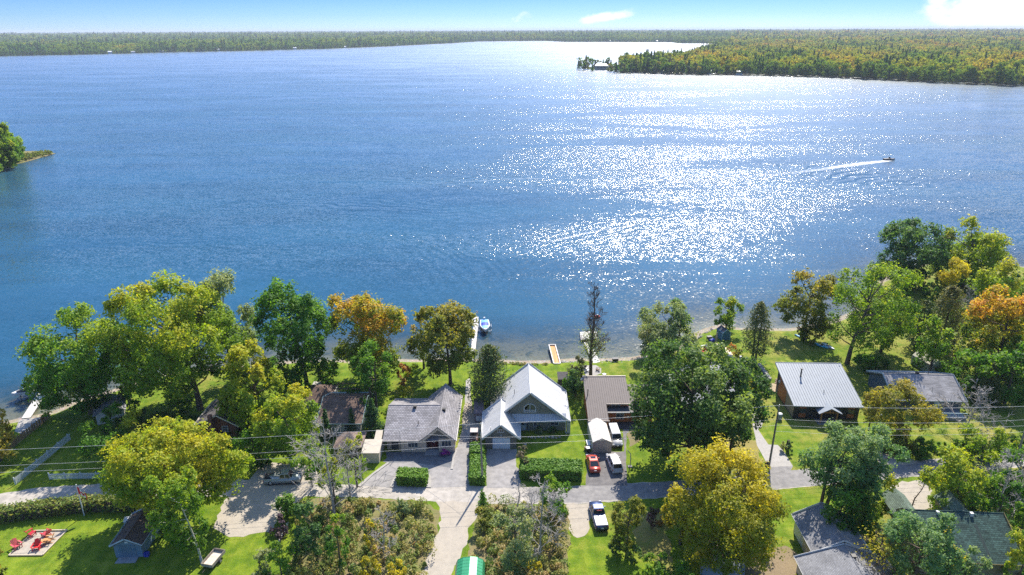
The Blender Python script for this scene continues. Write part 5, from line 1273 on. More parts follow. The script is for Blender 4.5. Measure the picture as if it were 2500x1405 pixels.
# white fabric carport
h = house_root('carport_tent', 'white fabric car shelter in front of the brown roofed cabin', 'tent', 14.5, 98.2, math.radians(1.5))
cv_ = plain('white_canvas', (0.52, 0.49, 0.435), 0.7, 0.05)
part(h, MB().slab([(-1.55, -3.2, 2.1), (0, -3.2, 2.85), (0, 3.1, 2.85), (-1.55, 3.1, 2.1)][::-1], 0.03).slab([(1.55, -3.2, 2.1), (1.55, 3.1, 2.1), (0, 3.1, 2.85), (0, -3.2, 2.85)], 0.03), 'canopy', cv_, None, False)
part(h, MB().slab([(-1.55, 3.1, 0.1), (-1.55, -3.2, 0.1), (-1.55, -3.2, 2.1), (-1.55, 3.1, 2.1)], 0.02), 'side_curtain', plain('grey_canvas', (0.42, 0.39, 0.34), 0.8, 0.08), None, False)
part(h, MB().slab([(1.55, -3.2, 0.1), (1.55, 3.1, 0.1), (1.55, 3.1, 2.1), (1.55, -3.2, 2.1)], 0.02), 'side_curtain', plain('grey_canvas', (0, 0, 0)), None, False)
part(h, MB().add([(-1.5, -3.15, 0.1), (1.5, -3.15, 0.1), (1.5, -3.15, 2.08), (0, -3.15, 2.8), (-1.5, -3.15, 2.08)], [(0, 1, 2, 3, 4)]).add([(-1.5, -3.12, 0.1), (1.5, -3.12, 0.1), (1.5, -3.12, 2.08), (0, -3.12, 2.8), (-1.5, -3.12, 2.08)], [(4, 3, 2, 1, 0)]), 'front_curtain', plain('front_canvas', (0.36, 0.31, 0.25), 0.8, 0.12), None, False)
for sx_ in (-1.5, 1.5):
    for sy_ in (-3.1, 0, 3.0): part(h, MB().tube([(sx_, sy_, 0), (sx_, sy_, 2.1)], 0.035, 6), 'pole', GREYM, None, False)
# ------------------------------------------------------------------ vehicles
RUBBER = plain('tyre_rubber', (0.018, 0.018, 0.019), 0.85, 0.2)
ALLOY = plain('alloy', (0.45, 0.45, 0.46), 0.3, 0.08, 3.0, 0.8)
LAMP = plain('headlight_lens', (0.65, 0.67, 0.70), 0.1, 0.05)
TAIL = plain('taillight_lens', (0.30, 0.012, 0.012), 0.15, 0.1)
PLATE = plain('plate_white', (0.70, 0.71, 0.74), 0.4, 0.04)
PLASTIC = plain('black_plastic', (0.02, 0.02, 0.022), 0.6, 0.15)
CARGLASS = glass_dark('car_glass', (0.010, 0.012, 0.014))
def lathe_y(mb, prof, x, y, z, seg=18):
    """profile (offset along x, radius) turned about an axle along x"""
    return mb.loft([[(x + o, y + r * math.cos(a), z + r * math.sin(a)) for a in [2 * math.pi * k / seg for k in range(seg)]] for o, r in prof], True, True, True)
def wheel(root, x, y, r, side):
    t_ = MB(); s_ = side
    lathe_y(t_, [(-0.10 * s_, r * .62), (-0.10 * s_, r * .95), (-0.06 * s_, r), (0.06 * s_, r), (0.10 * s_, r * .95), (0.10 * s_, r * .62)], x, y, r)
    w_ = t_.build('wheel', RUBBER, root)
    lathe_y(MB(), [(0.055 * s_, r * .62), (0.112 * s_, r * .60), (0.105 * s_, r * .2), (0.12 * s_, r * .12)], x, y, r, 14).build('rim', ALLOY, w_)
    return w_
def ring(y, w_, z0, zb, zt, tuck=0.90):
    """cross section of a car body at station y: sill, belly of the door, shoulder and top"""
    return [(-w_ * tuck, y, z0), (-w_, y, z0 + (zb - z0) * .45), (-w_ * .985, y, zb), (-w_ * .88, y, zt), (0, y, zt + 0.03), (w_ * .88, y, zt), (w_ * .985, y, zb), (w_, y, z0 + (zb - z0) * .45), (w_ * tuck, y, z0)]
def vehicle(name, label, x, y, yaw, col, kind, L=4.7, W=1.82, cat='car', metal=0.25):
    root = thing(name, label, cat, (x, y, 0.012 + 0.012), yaw)
    p = carpaint(name + '_paint_' + kind + str(int(col[0] * 999)), col, metal); hw = W / 2; h = L / 2
    K = dict(sedan=dict(hood=.80, trunk=.90, belt=.92, roof=1.43, a=(-.36, -.14, .12, .24), wh=.325),
             suv=dict(hood=.98, trunk=1.02, belt=1.05, roof=1.68, a=(-.49, -.40, .12, .25), wh=.36),
             van=dict(hood=1.02, trunk=1.1, belt=1.12, roof=1.98, a=(-.495, -.47, .20, .34), wh=.35),
             pickup=dict(hood=1.12, trunk=1.05, belt=1.14, roof=1.86, a=(-.07, -.02, .18, .27), wh=.40))[kind]
    belt, roof = K['belt'], K['roof']; a = [L * q for q in K['a']]
    st = [(-h, .90, .42, .62, K['trunk'] - .20), (-h + .10, .97, .30, .66, K['trunk'] - .03), (-h + .35, 1, .24, .70, K['trunk']), (a[0], 1, .22, .72, belt - .02), (0.0, 1, .22, .72, belt - .01), (a[3], 1, .22, .72, belt),
          (a[3] + (h - a[3]) * .45, .99, .23, .70, K['hood'] + .02), (h - .30, .96, .26, .64, K['hood'] - .08), (h - .08, .88, .34, .58, K['hood'] - .22), (h, .78, .42, .54, K['hood'] - .34)]
    MB().loft([ring(q[0], hw * q[1], q[2], q[3], q[4]) for q in st], True, True, True).build('body', p, root)
    # cabin: pillars and roof shell, with panes let in
    bw, tw = hw * .90, hw * .72
    B = [(-bw, a[0], belt - .02), (bw, a[0], belt - .02), (bw, a[3], belt - .02), (-bw, a[3], belt - .02)]
    Tt = [(-tw, a[1], roof - .06), (tw, a[1], roof - .06), (tw, a[2], roof - .06), (-tw, a[2], roof - .06)]
    MB().loft([B, Tt]).build('cabin', p, root)
    mid = (a[1] + a[2]) / 2
    rf = [[(-tw * .99, a[1] + .0, roof - .07), (tw * .99, a[1], roof - .07), (tw * .99, a[2], roof - .07), (-tw * .99, a[2], roof - .07)], [(-tw * .92, a[1] + .08, roof - .01), (tw * .92, a[1] + .08, roof - .01), (tw * .92, a[2] - .10, roof - .01), (-tw * .92, a[2] - .10, roof - .01)]]
    MB().loft(rf).build('roof', p, root)
    B, Tt = [Vector(q) for q in B], [Vector(q) for q in Tt]
    def pane(nm, b0, b1, t0, t1, mg=0.10, lo=0.10, hi=0.10, off=0.012):
        q = [b0.lerp(t0, lo).lerp(b1.lerp(t1, lo), mg), b0.lerp(t0, lo).lerp(b1.lerp(t1, lo), 1 - mg), b0.lerp(t0, 1 - hi).lerp(b1.lerp(t1, 1 - hi), 1 - mg), b0.lerp(t0, 1 - hi).lerp(b1.lerp(t1, 1 - hi), mg)]
        n = (q[1] - q[0]).cross(q[2] - q[0]).normalized()
        MB().slab([v + n * off for v in q], 0.02).build(nm, CARGLASS, root)
    pane('rear_window', B[0], B[1], Tt[0], Tt[1], .07, .12, .06); pane('windshield', B[2], B[3], Tt[2], Tt[3], .05, .04, .04)
    for b0, b1, t0, t1 in ((B[1], B[2], Tt[1], Tt[2]), (B[3], B[0], Tt[3], Tt[0])):
        flip = b0 is B[3]
        cuts = [(.03, .48), (.52, .97)] if kind != 'van' else [(.02, .34), (.37, .66), (.69, .98)]
        for c0, c1 in cuts:
            bb0, bb1 = b0.lerp(b1, c0), b0.lerp(b1, c1); tt0, tt1 = t0.lerp(t1, c0), t0.lerp(t1, c1)
            pane('side_window', bb0, bb1, tt0, tt1, .05, .10, .10)
    r = K['wh']
    for sx_ in (-1, 1):
        for yy in (-h * .60, h * .62): wheel(root, sx_ * (hw - .10), yy, r, sx_)
        MB().box(sx_ * hw * .72 - .17, sx_ * hw * .72 + .17, h - .16, h - .02, K['hood'] - .34, K['hood'] - .17, .02).build('headlight', LAMP, root)
        z_ = K['trunk'] - .28
        MB().box(sx_ * hw * .78 - .13, sx_ * hw * .78 + .13, -h + .02, -h + .13, z_ - (.25 if kind in ('suv', 'pickup', 'van') else .0), z_ + .17, .02).build('taillight', TAIL, root)
        MB().box(sx_ * (hw + .09) - .10, sx_ * (hw + .09) + .10, a[3] - .55, a[3] - .42, belt - .02, belt + .14, .03).build('mirror', p if kind != 'van' else PLASTIC, root)
    MB().box(-hw * .86, hw * .86, -h - .05, -h + .12, .34, .58, .04).build('rear_bumper', p if kind in ('sedan', 'suv') else PLASTIC, root)
    MB().box(-hw * .84, hw * .84, h - .14, h + .05, .30, .56, .04).build('front_bumper', p if kind in ('sedan', 'suv') else PLASTIC, root)
    MB().box(-hw * .5, hw * .5, h - .06, h + .025, .58, K['hood'] - .36).build('grille', PLASTIC, root)
    py_, pz_ = (-h - .065, .62) if kind != 'van' else (h + .03, .52)
    MB().box(-.17, .17, min(py_, py_ + .03), max(py_, py_ + .03), pz_, pz_ + .16).build('number_plate', PLATE, root)
    MB().box(-hw * .93, hw * .93, -h * .45, h * .45, .16, .27).build('sill', PLASTIC, root)
    if kind == 'sedan': MB().box(-.42, .42, mid - .05, mid + .55, roof - .012, roof + .004).build('sunroof', CARGLASS, root)
    if kind == 'suv':
        for sx_ in (-1, 1): MB().tube([(sx_ * tw * .9, a[1] + .2, roof + .03), (sx_ * tw * .9, a[2] - .2, roof + .03)], .025, 6).build('roof_rail', ALLOY, root)
    return root, a, hw, h, belt
x, y = g(1447.5, 1138); vehicle('car', 'orange red sedan with sunroof parked behind the white fabric shelter', x, y, math.radians(3), (0.42, 0.055, 0.025), 'sedan', 4.5, 1.80)
x, y = g(1499, 1138); vehicle('car', 'white sport utility car parked beside the orange red sedan', x, y, math.radians(6), (0.47, 0.46, 0.44), 'suv', 4.6, 1.85, metal=0.05)
x, y = g(1506, 1096); vehicle('van', 'white passenger van parked nose out beside the fabric shelter', x, y + 2.45, math.pi + math.radians(3), (0.52, 0.51, 0.50), 'van', 5.0, 1.95, 'van', 0.0)
x, y = g(1470, 1300)
root, a, hw, h, belt = vehicle('pickup_truck', 'blue pickup with white bed cover parked on the grass', x - .2, y + 2.75, math.radians(4), (0.050, 0.075, 0.165), 'pickup', 5.6, 1.98, 'truck', 0.45)
MB().box(-hw * .84, hw * .84, -h + .12, a[0] - .06, 1.06, 1.13, .03).build('bed_cover', plain('tonneau_white', (0.45, 0.45, 0.46), 0.35, 0.04), root)
MB().box(-.35, .35, a[0] - .03, a[0] + .03, 1.74, 1.79).build('brake_light', TAIL, root)
x, y = g(690, 1180)
root, a, hw, h, belt = vehicle('pickup_truck', 'silver pickup parked in tree shade on the gravel yard', x, y + .4, math.radians(-86), (0.30, 0.33, 0.33), 'pickup', 5.6, 1.95, 'truck', 0.5)
MB().box(-hw * .80, hw * .80, -h + .14, a[0] - .08, 1.05, 1.09).build('bed_liner', PLASTIC, root)
# open utility buggy on the drive
x, y = g(1157, 1084); r_ = thing('utility_buggy', 'open utility buggy with roof canopy on the drive by the hedge', 'buggy', (x, y + 1.0, 0.016), math.pi)
MB().box(-.65, .65, -1.2, 1.2, .35, .75, .05).build('body', plain('buggy_brown', (0.12, 0.05, 0.04), 0.5), r_)
MB().box(-.6, .6, .55, 1.25, .75, .95, .05).build('hood', plain('buggy_brown', (0, 0, 0)), r_)
MB().box(-.66, .66, -.9, .5, 1.85, 1.92, .03).build('canopy', plain('buggy_canopy', (0.42, 0.36, 0.33), 0.6), r_)
for sx_ in (-.6, .6):
    for yy, y2 in ((-.8, -.8), (.65, .4)): MB().tube([(sx_, yy, .7), (sx_, y2, 1.86)], .03, 6).build('roll_bar', BLACK, r_)
    MB().ellip((sx_ * .65, 1.22, .72), (.14, .06, .10), 10, 6).build('headlight', LAMP, r_)
    for yy in (-.8, .8): wheel(r_, sx_, yy, .30, 1 if sx_ > 0 else -1)
MB().box(-.5, .5, -.5, .0, .75, .95, .05).box(-.5, .5, -.62, -.45, .95, 1.4, .04).build('seat', BLACK, r_)
# cargo trailer on the lawn
x, y = g(517, 1384); r_ = thing('cargo_trailer', 'small open cargo trailer with wooden sides beside the leaning birch', 'trailer', (x, y + .8, 0), math.radians(-12))
wd = ribbed('grey_wood', (0.34, 0.29, 0.23), 0, 0.16, 0.02, 0.85, 0, 0.15)
MB().box(-.75, .75, -1.4, 1.4, .48, .55).build('bed', plain('trailer_bed', (0.50, 0.45, 0.38), 0.8, 0.15), r_)
for nm, bx in (('side_board', (-.8, -.75, -1.4, 1.4)), ('side_board', (.75, .8, -1.4, 1.4)), ('tail_board', (-.8, .8, -1.45, -1.4)), ('tail_board', (-.8, .8, 1.4, 1.45))): MB().box(*bx, .5, .95).build(nm, wd, r_)
for sx_ in (-1, 1): wheel(r_, sx_ * .92, 0, .3, sx_)
MB().tube([(0, -1.4, .5), (0, -2.4, .45)], .04, 6).build('draw_bar', BLACK, r_)

# ------------------------------------------------------------------ boats, docks, water gear
def boat(name, label, x, y, yaw, L, W, hullm, deckm, z=-0.45, cover=None, cat='boat'):
    root = thing(name, label, cat, (x, y, z), yaw); n = 9; rings, top = [], []
    for i in range(n):
        k = i / (n - 1); yy = -L / 2 + L * k
        w_ = W / 2 * (0.86 + 0.14 * math.sin(min(1, k * 2) * math.pi / 2)) if k < .5 else W / 2 * math.cos((k - .5) * math.pi) ** .72
        w_ = max(w_, 0.03); s_ = 0.18 * max(0, k - .4) ** 1.2
        rings.append([(-w_, yy, .62 + s_), (-w_ * .86, yy, .18 + s_), (0, yy, -.12 + s_ * 1.4), (w_ * .86, yy, .18 + s_), (w_, yy, .62 + s_)])
        top.append((w_ * .82, yy, .64 + s_))
    MB().loft(rings, True, True).build('hull', hullm, root)
    cm = MB(); rr = []
    for i, (w_, yy, zz) in enumerate(top[:-1]):
        hmp = 0.20 * math.sin(math.pi * min(1, (i + .5) / 7)) + (0.12 if i in (3, 4) else 0)
        rr.append([(-w_, yy, zz), (-w_ * .6, yy, zz + hmp * .8), (0, yy, zz + hmp), (w_ * .6, yy, zz + hmp * .8), (w_, yy, zz)])
    for i, (m_, lo, hi) in enumerate(deckm):
        MB().loft([[(a, b, c_ + .004) for a, b, c_ in q] for q in rr[lo:hi + 1]], True, True).build('deck_cover', m_, root)
    MB().tube([(-r[0][0] if False else r[0][0], r[0][1], r[0][2]) for r in rings], .045, 6).build('gunwale', WHITE, root)
    MB().tube([(r[4][0], r[4][1], r[4][2]) for r in rings], .045, 6).build('gunwale', WHITE, root)
    return root
hullw = plain('gelcoat_white', (0.70, 0.70, 0.70), 0.2, 0.04)
covb, covd = plain('cover_light_blue', (0.13, 0.33, 0.62), 0.5, 0.1), plain('cover_deep_blue', (0.02, 0.05, 0.36), 0.6, 0.1)
x, y = g(1184, 800, -0.1); b_ = boat('motor_boat', 'white motor boat with blue cover on a lift beside the white dock', x, y, math.pi + 0.08, 5.9, 2.2, hullw, [(covb, 0, 3), (covd, 3, 5), (covb, 5, 7)], 0.0)
MB().box(-.2, .2, -3.35, -2.9, .3, 1.15, .06).build('outboard_motor', WHITE, b_)
lf = thing('boat_lift', 'grey metal boat lift carrying the blue covered motor boat', 'boat lift', (x, y, WATER_Z), 0.05)
for sx_ in (-1.45, 1.45):
    for sy_ in (-1.6, 1.6): MB().tube([(sx_, sy_, -1.6), (sx_, sy_, 1.5)], .05, 6).build('post', GREYM, lf)
    MB().tube([(sx_, -2.2, .75), (sx_, 2.2, .75)], .06, 6).build('side_rail', GREYM, lf)
for sy_ in (-1.6, 1.6): MB().box(-1.45, 1.45, sy_ - .06, sy_ + .06, .30, .42).build('cross_beam', GREYM, lf)
x, y = g(78, 958, -0.2); bl_ = boat('motor_boat', 'white motor boat with dark seats moored at the left dock', x, y, math.radians(126), 6.2, 2.3, hullw, [(plain('deck_grey', (0.20, 0.20, 0.21), 0.6), 0, 3), (plain('seat_black', (0.03, 0.03, 0.035), 0.6), 3, 7)], -0.1)
MB().tube([(-.9, .4, .8), (-.7, .2, 1.25), (.7, .2, 1.25), (.9, .4, .8)], .05, 6).build('windscreen_frame', BLACK, bl_)
lf2 = thing('boat_lift', 'dark metal lift frame under the white boat at the left dock', 'boat lift', (x, y, WATER_Z), math.radians(36))
for sx_ in (-1.9, 1.9):
    for sy_ in (-1.5, 1.5): MB().tube([(sx_, sy_, -1.6), (sx_, sy_, 1.7)], .05, 6).build('post', GREYM, lf2)
    MB().box(sx_ - .05, sx_ + .05, -1.5, 1.5, .2, .32).build('cross_beam', BLACK, lf2)
x, y = g(772, 762, WATER_Z); boat('moored_boat', 'small white boat moored behind the deep green maple', x, y, 1.2, 4.6, 1.8, hullw, [(WHITE, 0, 7)], -0.75)
x, y = g(2178, 664, WATER_Z); boat('moored_boat', 'white pontoon shaped boat moored below the dark oak on the point', x, y, 1.35, 6.0, 2.2, hullw, [(WHITE, 0, 4), (covb, 4, 7)], -0.75)
x, y = g(2225, 650, WATER_Z); boat('moored_boat', 'second white boat moored right of the dark oak on the point', x, y, 1.5, 5.0, 2.0, hullw, [(WHITE, 0, 7)], -0.75)
x, y = g(2171, 391, WATER_Z); wb_ = boat('speed_boat', 'dark speed boat racing right ahead of a white wake', x, y, math.radians(-84), 6.5, 2.3, plain('dark_hull', (0.012, 0.015, 0.022), 0.3), [(plain('seat_black', (0, 0, 0)), 0, 7)], -0.6)
MB().box(-.6, .6, -.2, .1, .7, 1.5, .05).build('windscreen', CARGLASS, wb_)
DOCKW = plain('weathered_white_deck', (0.50, 0.475, 0.44), 0.8, 0.1, 1.5)
def dock(name, label, quads, mat, z=-0.15, nsec=6, edge=None, plank=None):
    """quads: list of (near-left, near-right, far-right, far-left) in pixels at deck height; split into deck boards"""
    c_ = [g(*p, z) for p in quads[0]]; cen = (sum(p[0] for p in c_) / 4, sum(p[1] for p in c_) / 4)
    root = thing(name, label, 'dock', (cen[0], cen[1], 0))
    for q in quads:
        A, B, C_, D = [Vector((*g(*p, z), z)) for p in q]
        n = plank or nsec; gap = .012 if plank else .02
        for i in range(n):
            k0, k1 = i / n + gap / n, (i + 1) / n - gap / n
            part(root, MB().slab([A.lerp(D, k0), B.lerp(C_, k0), B.lerp(C_, k1), A.lerp(D, k1)], 0.10), 'deck_board' if plank else 'deck_section', mat)
        for k in ((0.02, .5, .98) if not plank else (.05, .95)):
            for P0, P1 in ((A, D), (B, C_)):
                p = P0.lerp(P1, k); part(root, MB().tube([(p.x, p.y, -2.6), (p.x, p.y, z - .02)], .06, 6), 'pile', GREYM)
        if edge:
            for P0, P1 in ((A, D), (B, C_), (A, B), (D, C_)):
                d = (P1 - P0).normalized(); n_ = Vector((-d.y, d.x, 0)) * .09; up = Vector((0, 0, .05))
                part(root, MB().slab([P0 - n_ + up, P0 + n_ + up, P1 + n_ + up, P1 - n_ + up], 0.22), 'edge_board', edge)
    return root
dock('dock', 'long white L-shaped dock left of the blue covered boat', [[(1147, 880), (1158, 880), (1168, 788), (1156.5, 788)], [(1140, 786.5), (1168, 786.5), (1168, 774), (1141, 774)]], DOCKW, -0.15, 7)
dock('dock', 'short wooden dock with orange planks and white edge', [[(1352, 890), (1368, 890), (1355.5, 844), (1340, 844)]], ribbed('orange_planks', (0.50, 0.265, 0.085), 0, 2.0, 0.01, 0.7, 0, 0.1), -0.1, 6, plain('white_dock_edge', (0.66, 0.62, 0.58), 0.7), 15)
dock('dock', 'weathered white dock behind the leafless poplar', [[(1449, 888), (1465, 884), (1440, 834), (1426, 836)], [(1418, 830), (1458, 826), (1456, 808), (1416, 811)]], DOCKW, -0.15, 5)
dock('dock', 'pale plank dock beside the left moored boat', [[(52, 1022), (74, 1020), (108, 967), (86, 970)], [(86, 970), (108, 967), (140, 926), (122, 926)]], DOCKW, -0.1, 9)
sheet('left_patio', [(47, 1025), (124, 1016), (60, 1062), (36, 1054)], conc, 3, 0.05)
# sign on the dock end, buoy, kayaks
def sign_post(name, label, px, py, z0, h, w_, hh, mat, postm=GREYM):
    x, y = g(px, py, z0); r_ = thing(name, label, 'sign', (x, y, z0)); MB().tube([(0, 0, -.2), (0, 0, h)], .035, 6).build('post', postm, r_)
    MB().box(-w_ / 2, w_ / 2, -.06, -.035, h - hh, h).build('sign_board', mat, r_); return r_
sign_post('dock_sign', 'small white board on a pole at the end of the L-shaped dock', 1165, 775, -0.1, 1.7, .5, .6, WHITE)
x, y = g(1144, 770, -.1); r_ = thing('closed_parasol', 'folded dark parasol on the end of the L-shaped dock', 'parasol', (x, y, -.1)); MB().tube([(0, 0, -.1), (0, 0, 2.0)], .03, 6).build('pole', GREYM, r_); MB().tube([(0, 0, .6), (0, 0, .9), (0, 0, 2.0)], [.05, .16, .03], 8).build('canopy', plain('navy_fabric', (0.02, 0.03, 0.06), 0.8), r_)
sign_post('road_sign', 'small white sign at the road left of the wide yellow olive tree', 291, 1226, 0.0, 1.5, .35, .45, WHITE)
x, y = g(1458, 776, WATER_Z); r_ = thing('swim_buoy', 'red and white float on the water behind the leafless poplar', 'buoy', (x, y, WATER_Z)); MB().ellip((0, 0, .25), (.75, .55, .38), 14, 8).build('float', plain('buoy_red', (0.55, 0.07, 0.05), 0.5), r_); MB().ellip((0, 0, .62), (.35, .3, .25), 12, 6).build('top', WHITE, r_)
def kayak(label, px, py, yaw, mat, L=3.2, W=.75):
    x, y = g(px, py); r_ = thing('kayak', label, 'kayak', (x, y, 0), yaw, 'small boats lying on the lawn')
    rg = [[(W / 2 * s_ * math.cos(a), -L / 2 + L * k, .16 + .17 * math.sin(a)) for a in [2 * math.pi * q / 8 for q in range(8)]] for k, s_ in ((0, .06), (.15, .55), (.35, .92), (.5, 1), (.65, .92), (.85, .55), (1, .06))]
    MB().loft(rg, True, True, True).build('hull', mat, r_); MB().ellip((0, 0, .30), (W * .3, L * .14, .06), 12, 5).build('cockpit', BLACK, r_)
kayak('light blue kayak lying alone under the domed olive maple', 1955, 825, math.radians(32), plain('kayak_blue', (0.16, 0.42, 0.66), 0.4))
kayak('turquoise kayak lying next to the white one on the lawn', 2004, 846, math.radians(38), plain('kayak_turquoise', (0.07, 0.42, 0.60), 0.4), 3.4, 1.0)
kayak('white rowing kayak lying right of the turquoise one', 2021, 847, math.radians(22), plain('kayak_white', (0.62, 0.64, 0.64), 0.4), 3.6, 1.0)
# foam of the boat wake
m, nt, out = nodemat('foam'); t = NT(nt); P = t.pos()
fo = t.n('ShaderNodeBsdfDiffuse'); fo.inputs['Color'].default_value = (0.8, 0.82, 0.84, 1); tp = t.n('ShaderNodeBsdfTransparent')
al = t.math('MULTIPLY', t.attr('hue'), t.rng(t.noise(P, 0.8, 5.0, 0.7), 0.38, 0.62)); mx = t.n('ShaderNodeMixShader'); t.put(mx.inputs[0], al)
nt.links.new(tp.outputs[0], mx.inputs[1]); nt.links.new(fo.outputs[0], mx.inputs[2]); nt.links.new(mx.outputs[0], out.inputs['Surface'])
def foam(name, label, px, widths, dens_):
    c_ = [Vector((*g(*p, WATER_Z), WATER_Z + .03)) for p in px]; v, f, hu = [], [], []
    for i, p in enumerate(c_):
        d = (c_[min(i + 1, len(c_) - 1)] - c_[max(0, i - 1)]).normalized(); n_ = Vector((-d.y, d.x, 0))
        for k in (-1, -.5, 0, .5, 1): v.append(tuple(p + n_ * widths[i] * k)); hu.append(dens_[i] * (1 - abs(k) ** 2))
    for i in range(len(c_) - 1):
        for k in range(4): f.append((i * 5 + k, i * 5 + k + 1, i * 5 + k + 6, i * 5 + k + 5))
    o = np_mesh(name, np.array(v), np.array(f), m, np.array(hu)); return tag(o, label, 'foam', None, 'stuff')
foam('wake_foam', 'white foam trail behind the racing speed boat', [(2176, 393), (2160, 394), (2120, 398), (2080, 403), (2040, 409), (1990, 416), (1920, 424), (1840, 430), (1760, 436), (1680, 445)], [.8, 2.4, 3.2, 3.2, 2.8, 2.4, 2.2, 2.0, 1.8, 1.5], [1.5, 2.2, 2.2, 1.9, 1.3, .7, .45, .3, .2, .05])
foam('wake_foam', 'thin line of foam left by an earlier boat across the bay', [(1352, 440), (1330, 437), (1290, 436.5), (1240, 438), (1180, 442), (1120, 445), (1040, 450), (940, 456)], [.5, .8, .9, .8, .8, .7, .6, .5], [.25, .4, .4, .3, .25, .18, .12, .05])
foam('wake_foam', 'long curved foam streak of an old wake inside the sun glitter', [(1308, 597), (1360, 588), (1420, 572), (1480, 560), (1560, 552)], [.5, .8, 1.0, 1.0, .8], [.1, .35, .4, .3, .1])

# ------------------------------------------------------------------ garden furniture
def adirondack(name, label, x, y, yaw, mat, group=None, s=1.25):
    r_ = thing(name, label, 'chair', (x, y, 0.012), yaw, group); r_.scale = (s, s, s)
    for k in range(5): MB().slab([(-.28 + k * .115, -.30, .38), (-.28 + k * .115 + .10, -.30, .38), (-.28 + k * .115 + .10, .26, .24), (-.28 + k * .115, .26, .24)], .025).build('seat_slat', mat, r_)
    for k in range(5):
        hgt = .98 - .05 * abs(k - 2)
        MB().slab([(-.30 + k * .122, .22, .24), (-.30 + k * .122 + .108, .22, .24), (-.32 + k * .130 + .114, .22 + .34, hgt), (-.32 + k * .130, .22 + .34, hgt)], .025).build('back_slat', mat, r_)
    for sx_ in (-1, 1):
        MB().box(sx_ * .38 - .07, sx_ * .38 + .07, -.36, .42, .52, .55).build('armrest', mat, r_)
        MB().box(sx_ * .34 - .02, sx_ * .34 + .02, -.33, -.23, 0, .52).build('leg', mat, r_)
        MB().slab([(sx_ * .32 - .02, .50, 0.0), (sx_ * .32 + .02, .50, 0.0), (sx_ * .32 + .02, -.30, .36), (sx_ * .32 - .02, -.30, .36)], -.10).build('leg', mat, r_)
    return r_
RED = plain('red_plastic', (0.52, 0.035, 0.050), 0.45, 0.06); RED2 = plain('bright_red_fabric', (0.62, 0.02, 0.02), 0.6, 0.06); WOODC = plain('orange_wood', (0.52, 0.25, 0.09), 0.7, 0.15)
GC = 'red garden chairs round the gravel fire pad'
for lb, px, py, yw, mt in (('red garden chair at the back left of the gravel fire pad', 78, 1307, 150, RED), ('red garden chair turned sideways at the back right of the gravel pad', 114, 1308, 250, RED),
                        ('pale red garden chair at the front left corner of the gravel pad', 43, 1338, 60, plain('pink_plastic', (0.58, 0.10, 0.12), 0.5, 0.06)), ('bright red garden chair with its back to the camera on the gravel pad', 91, 1341, 10, RED2)):
    x, y = g(px, py); adirondack('garden_chair', lb, x, y, math.radians(yw + 180 if False else yw), mt, GC)
x, y = g(121, 1323); adirondack('wooden_chair', 'orange wooden garden chair on the right of the gravel fire pad', x, y, math.radians(285), WOODC)
x, y = g(111, 1328); r_ = thing('side_table', 'round orange wooden table beside the wooden garden chair', 'table', (x, y, .012)); MB().tube([(0, 0, .5), (0, 0, .56)], .48, 14).build('table_top', WOODC, r_)
for q in range(3): MB().tube([(.3 * math.cos(q * 2.1), .3 * math.sin(q * 2.1), 0), (.2 * math.cos(q * 2.1), .2 * math.sin(q * 2.1), .5)], .035, 6).build('leg', WOODC, r_)
def firepit(label, px, py, rad, mat):
    x, y = g(px, py); r_ = thing('fire_pit', label, 'fire pit', (x, y, .01))
    for k in range(11):
        a = k * 2 * math.pi / 11; MB().ellip((rad * math.cos(a), rad * math.sin(a), .12), (rad * .3, rad * .3, .16), 7, 5).build('stone', mat, r_)
    MB().tube([(0, 0, .02), (0, 0, .06)], rad * .85, 12).build('ash_bed', plain('ash', (0.03, 0.03, 0.03), 0.95), r_)
STONE = plain('field_stone', (0.30, 0.28, 0.25), 0.9, 0.3, 4.0, 0, 0.5); DSTONE = plain('dark_stone', (0.06, 0.055, 0.05), 0.9, 0.3)
firepit('dark ring fire pit in the middle of the red chairs', 89, 1329, .36, DSTONE); firepit('stone fire pit on the lakeside lawn near the blue shed', 1701, 856, .62, STONE)
pad = [(22, 1358), (85, 1298), (165, 1296), (105, 1357)]
r_ = thing('pad_edging', 'pale timber edging around the gravel fire pad', 'edging', (*g(94, 1327), 0))
for i in range(4):
    A, B = Vector(g3(*pad[i])), Vector(g3(*pad[(i + 1) % 4])); d = (B - A).normalized(); n_ = Vector((-d.y, d.x, 0)) * .07
    part(r_, MB().slab([A - n_ + Vector((0, 0, .1)), A + n_ + Vector((0, 0, .1)), B + n_ + Vector((0, 0, .1)), B - n_ + Vector((0, 0, .1))][::-1], -.1), 'edge_timber', plain('pale_timber', (0.50, 0.42, 0.31), 0.8, 0.12))
for lb, px, py, yw, mt in (('red garden chair on the lakeside lawn left of the white one', 1702, 866, 10, RED), ('red garden chair on the lakeside lawn nearest the boardwalk', 1717, 862, -40, RED), ('white garden chair behind the red ones on the lakeside lawn', 1718, 853, -70, WHITE), ('white garden chair left of the stone fire pit', 1690, 856, 80, WHITE)):
    x, y = g(px, py); adirondack('garden_chair', lb, x, y, math.radians(yw), mt, 'chairs round the stone fire pit')
for lb, px, py, yw, mt in (('dark folding chair left on the round patio', 1427, 899, 200, BLACK), ('blue grey chair at the trunk of the leafless poplar', 1434, 907, 120, GREYM), ('dark chair at the right side of the round patio', 1459, 905, 250, plain('brown_timber', (0, 0, 0)))):
    x, y = g(px, py); adirondack('patio_chair', lb, x, y, math.radians(yw), mt, 'chairs on the round patio', .95)
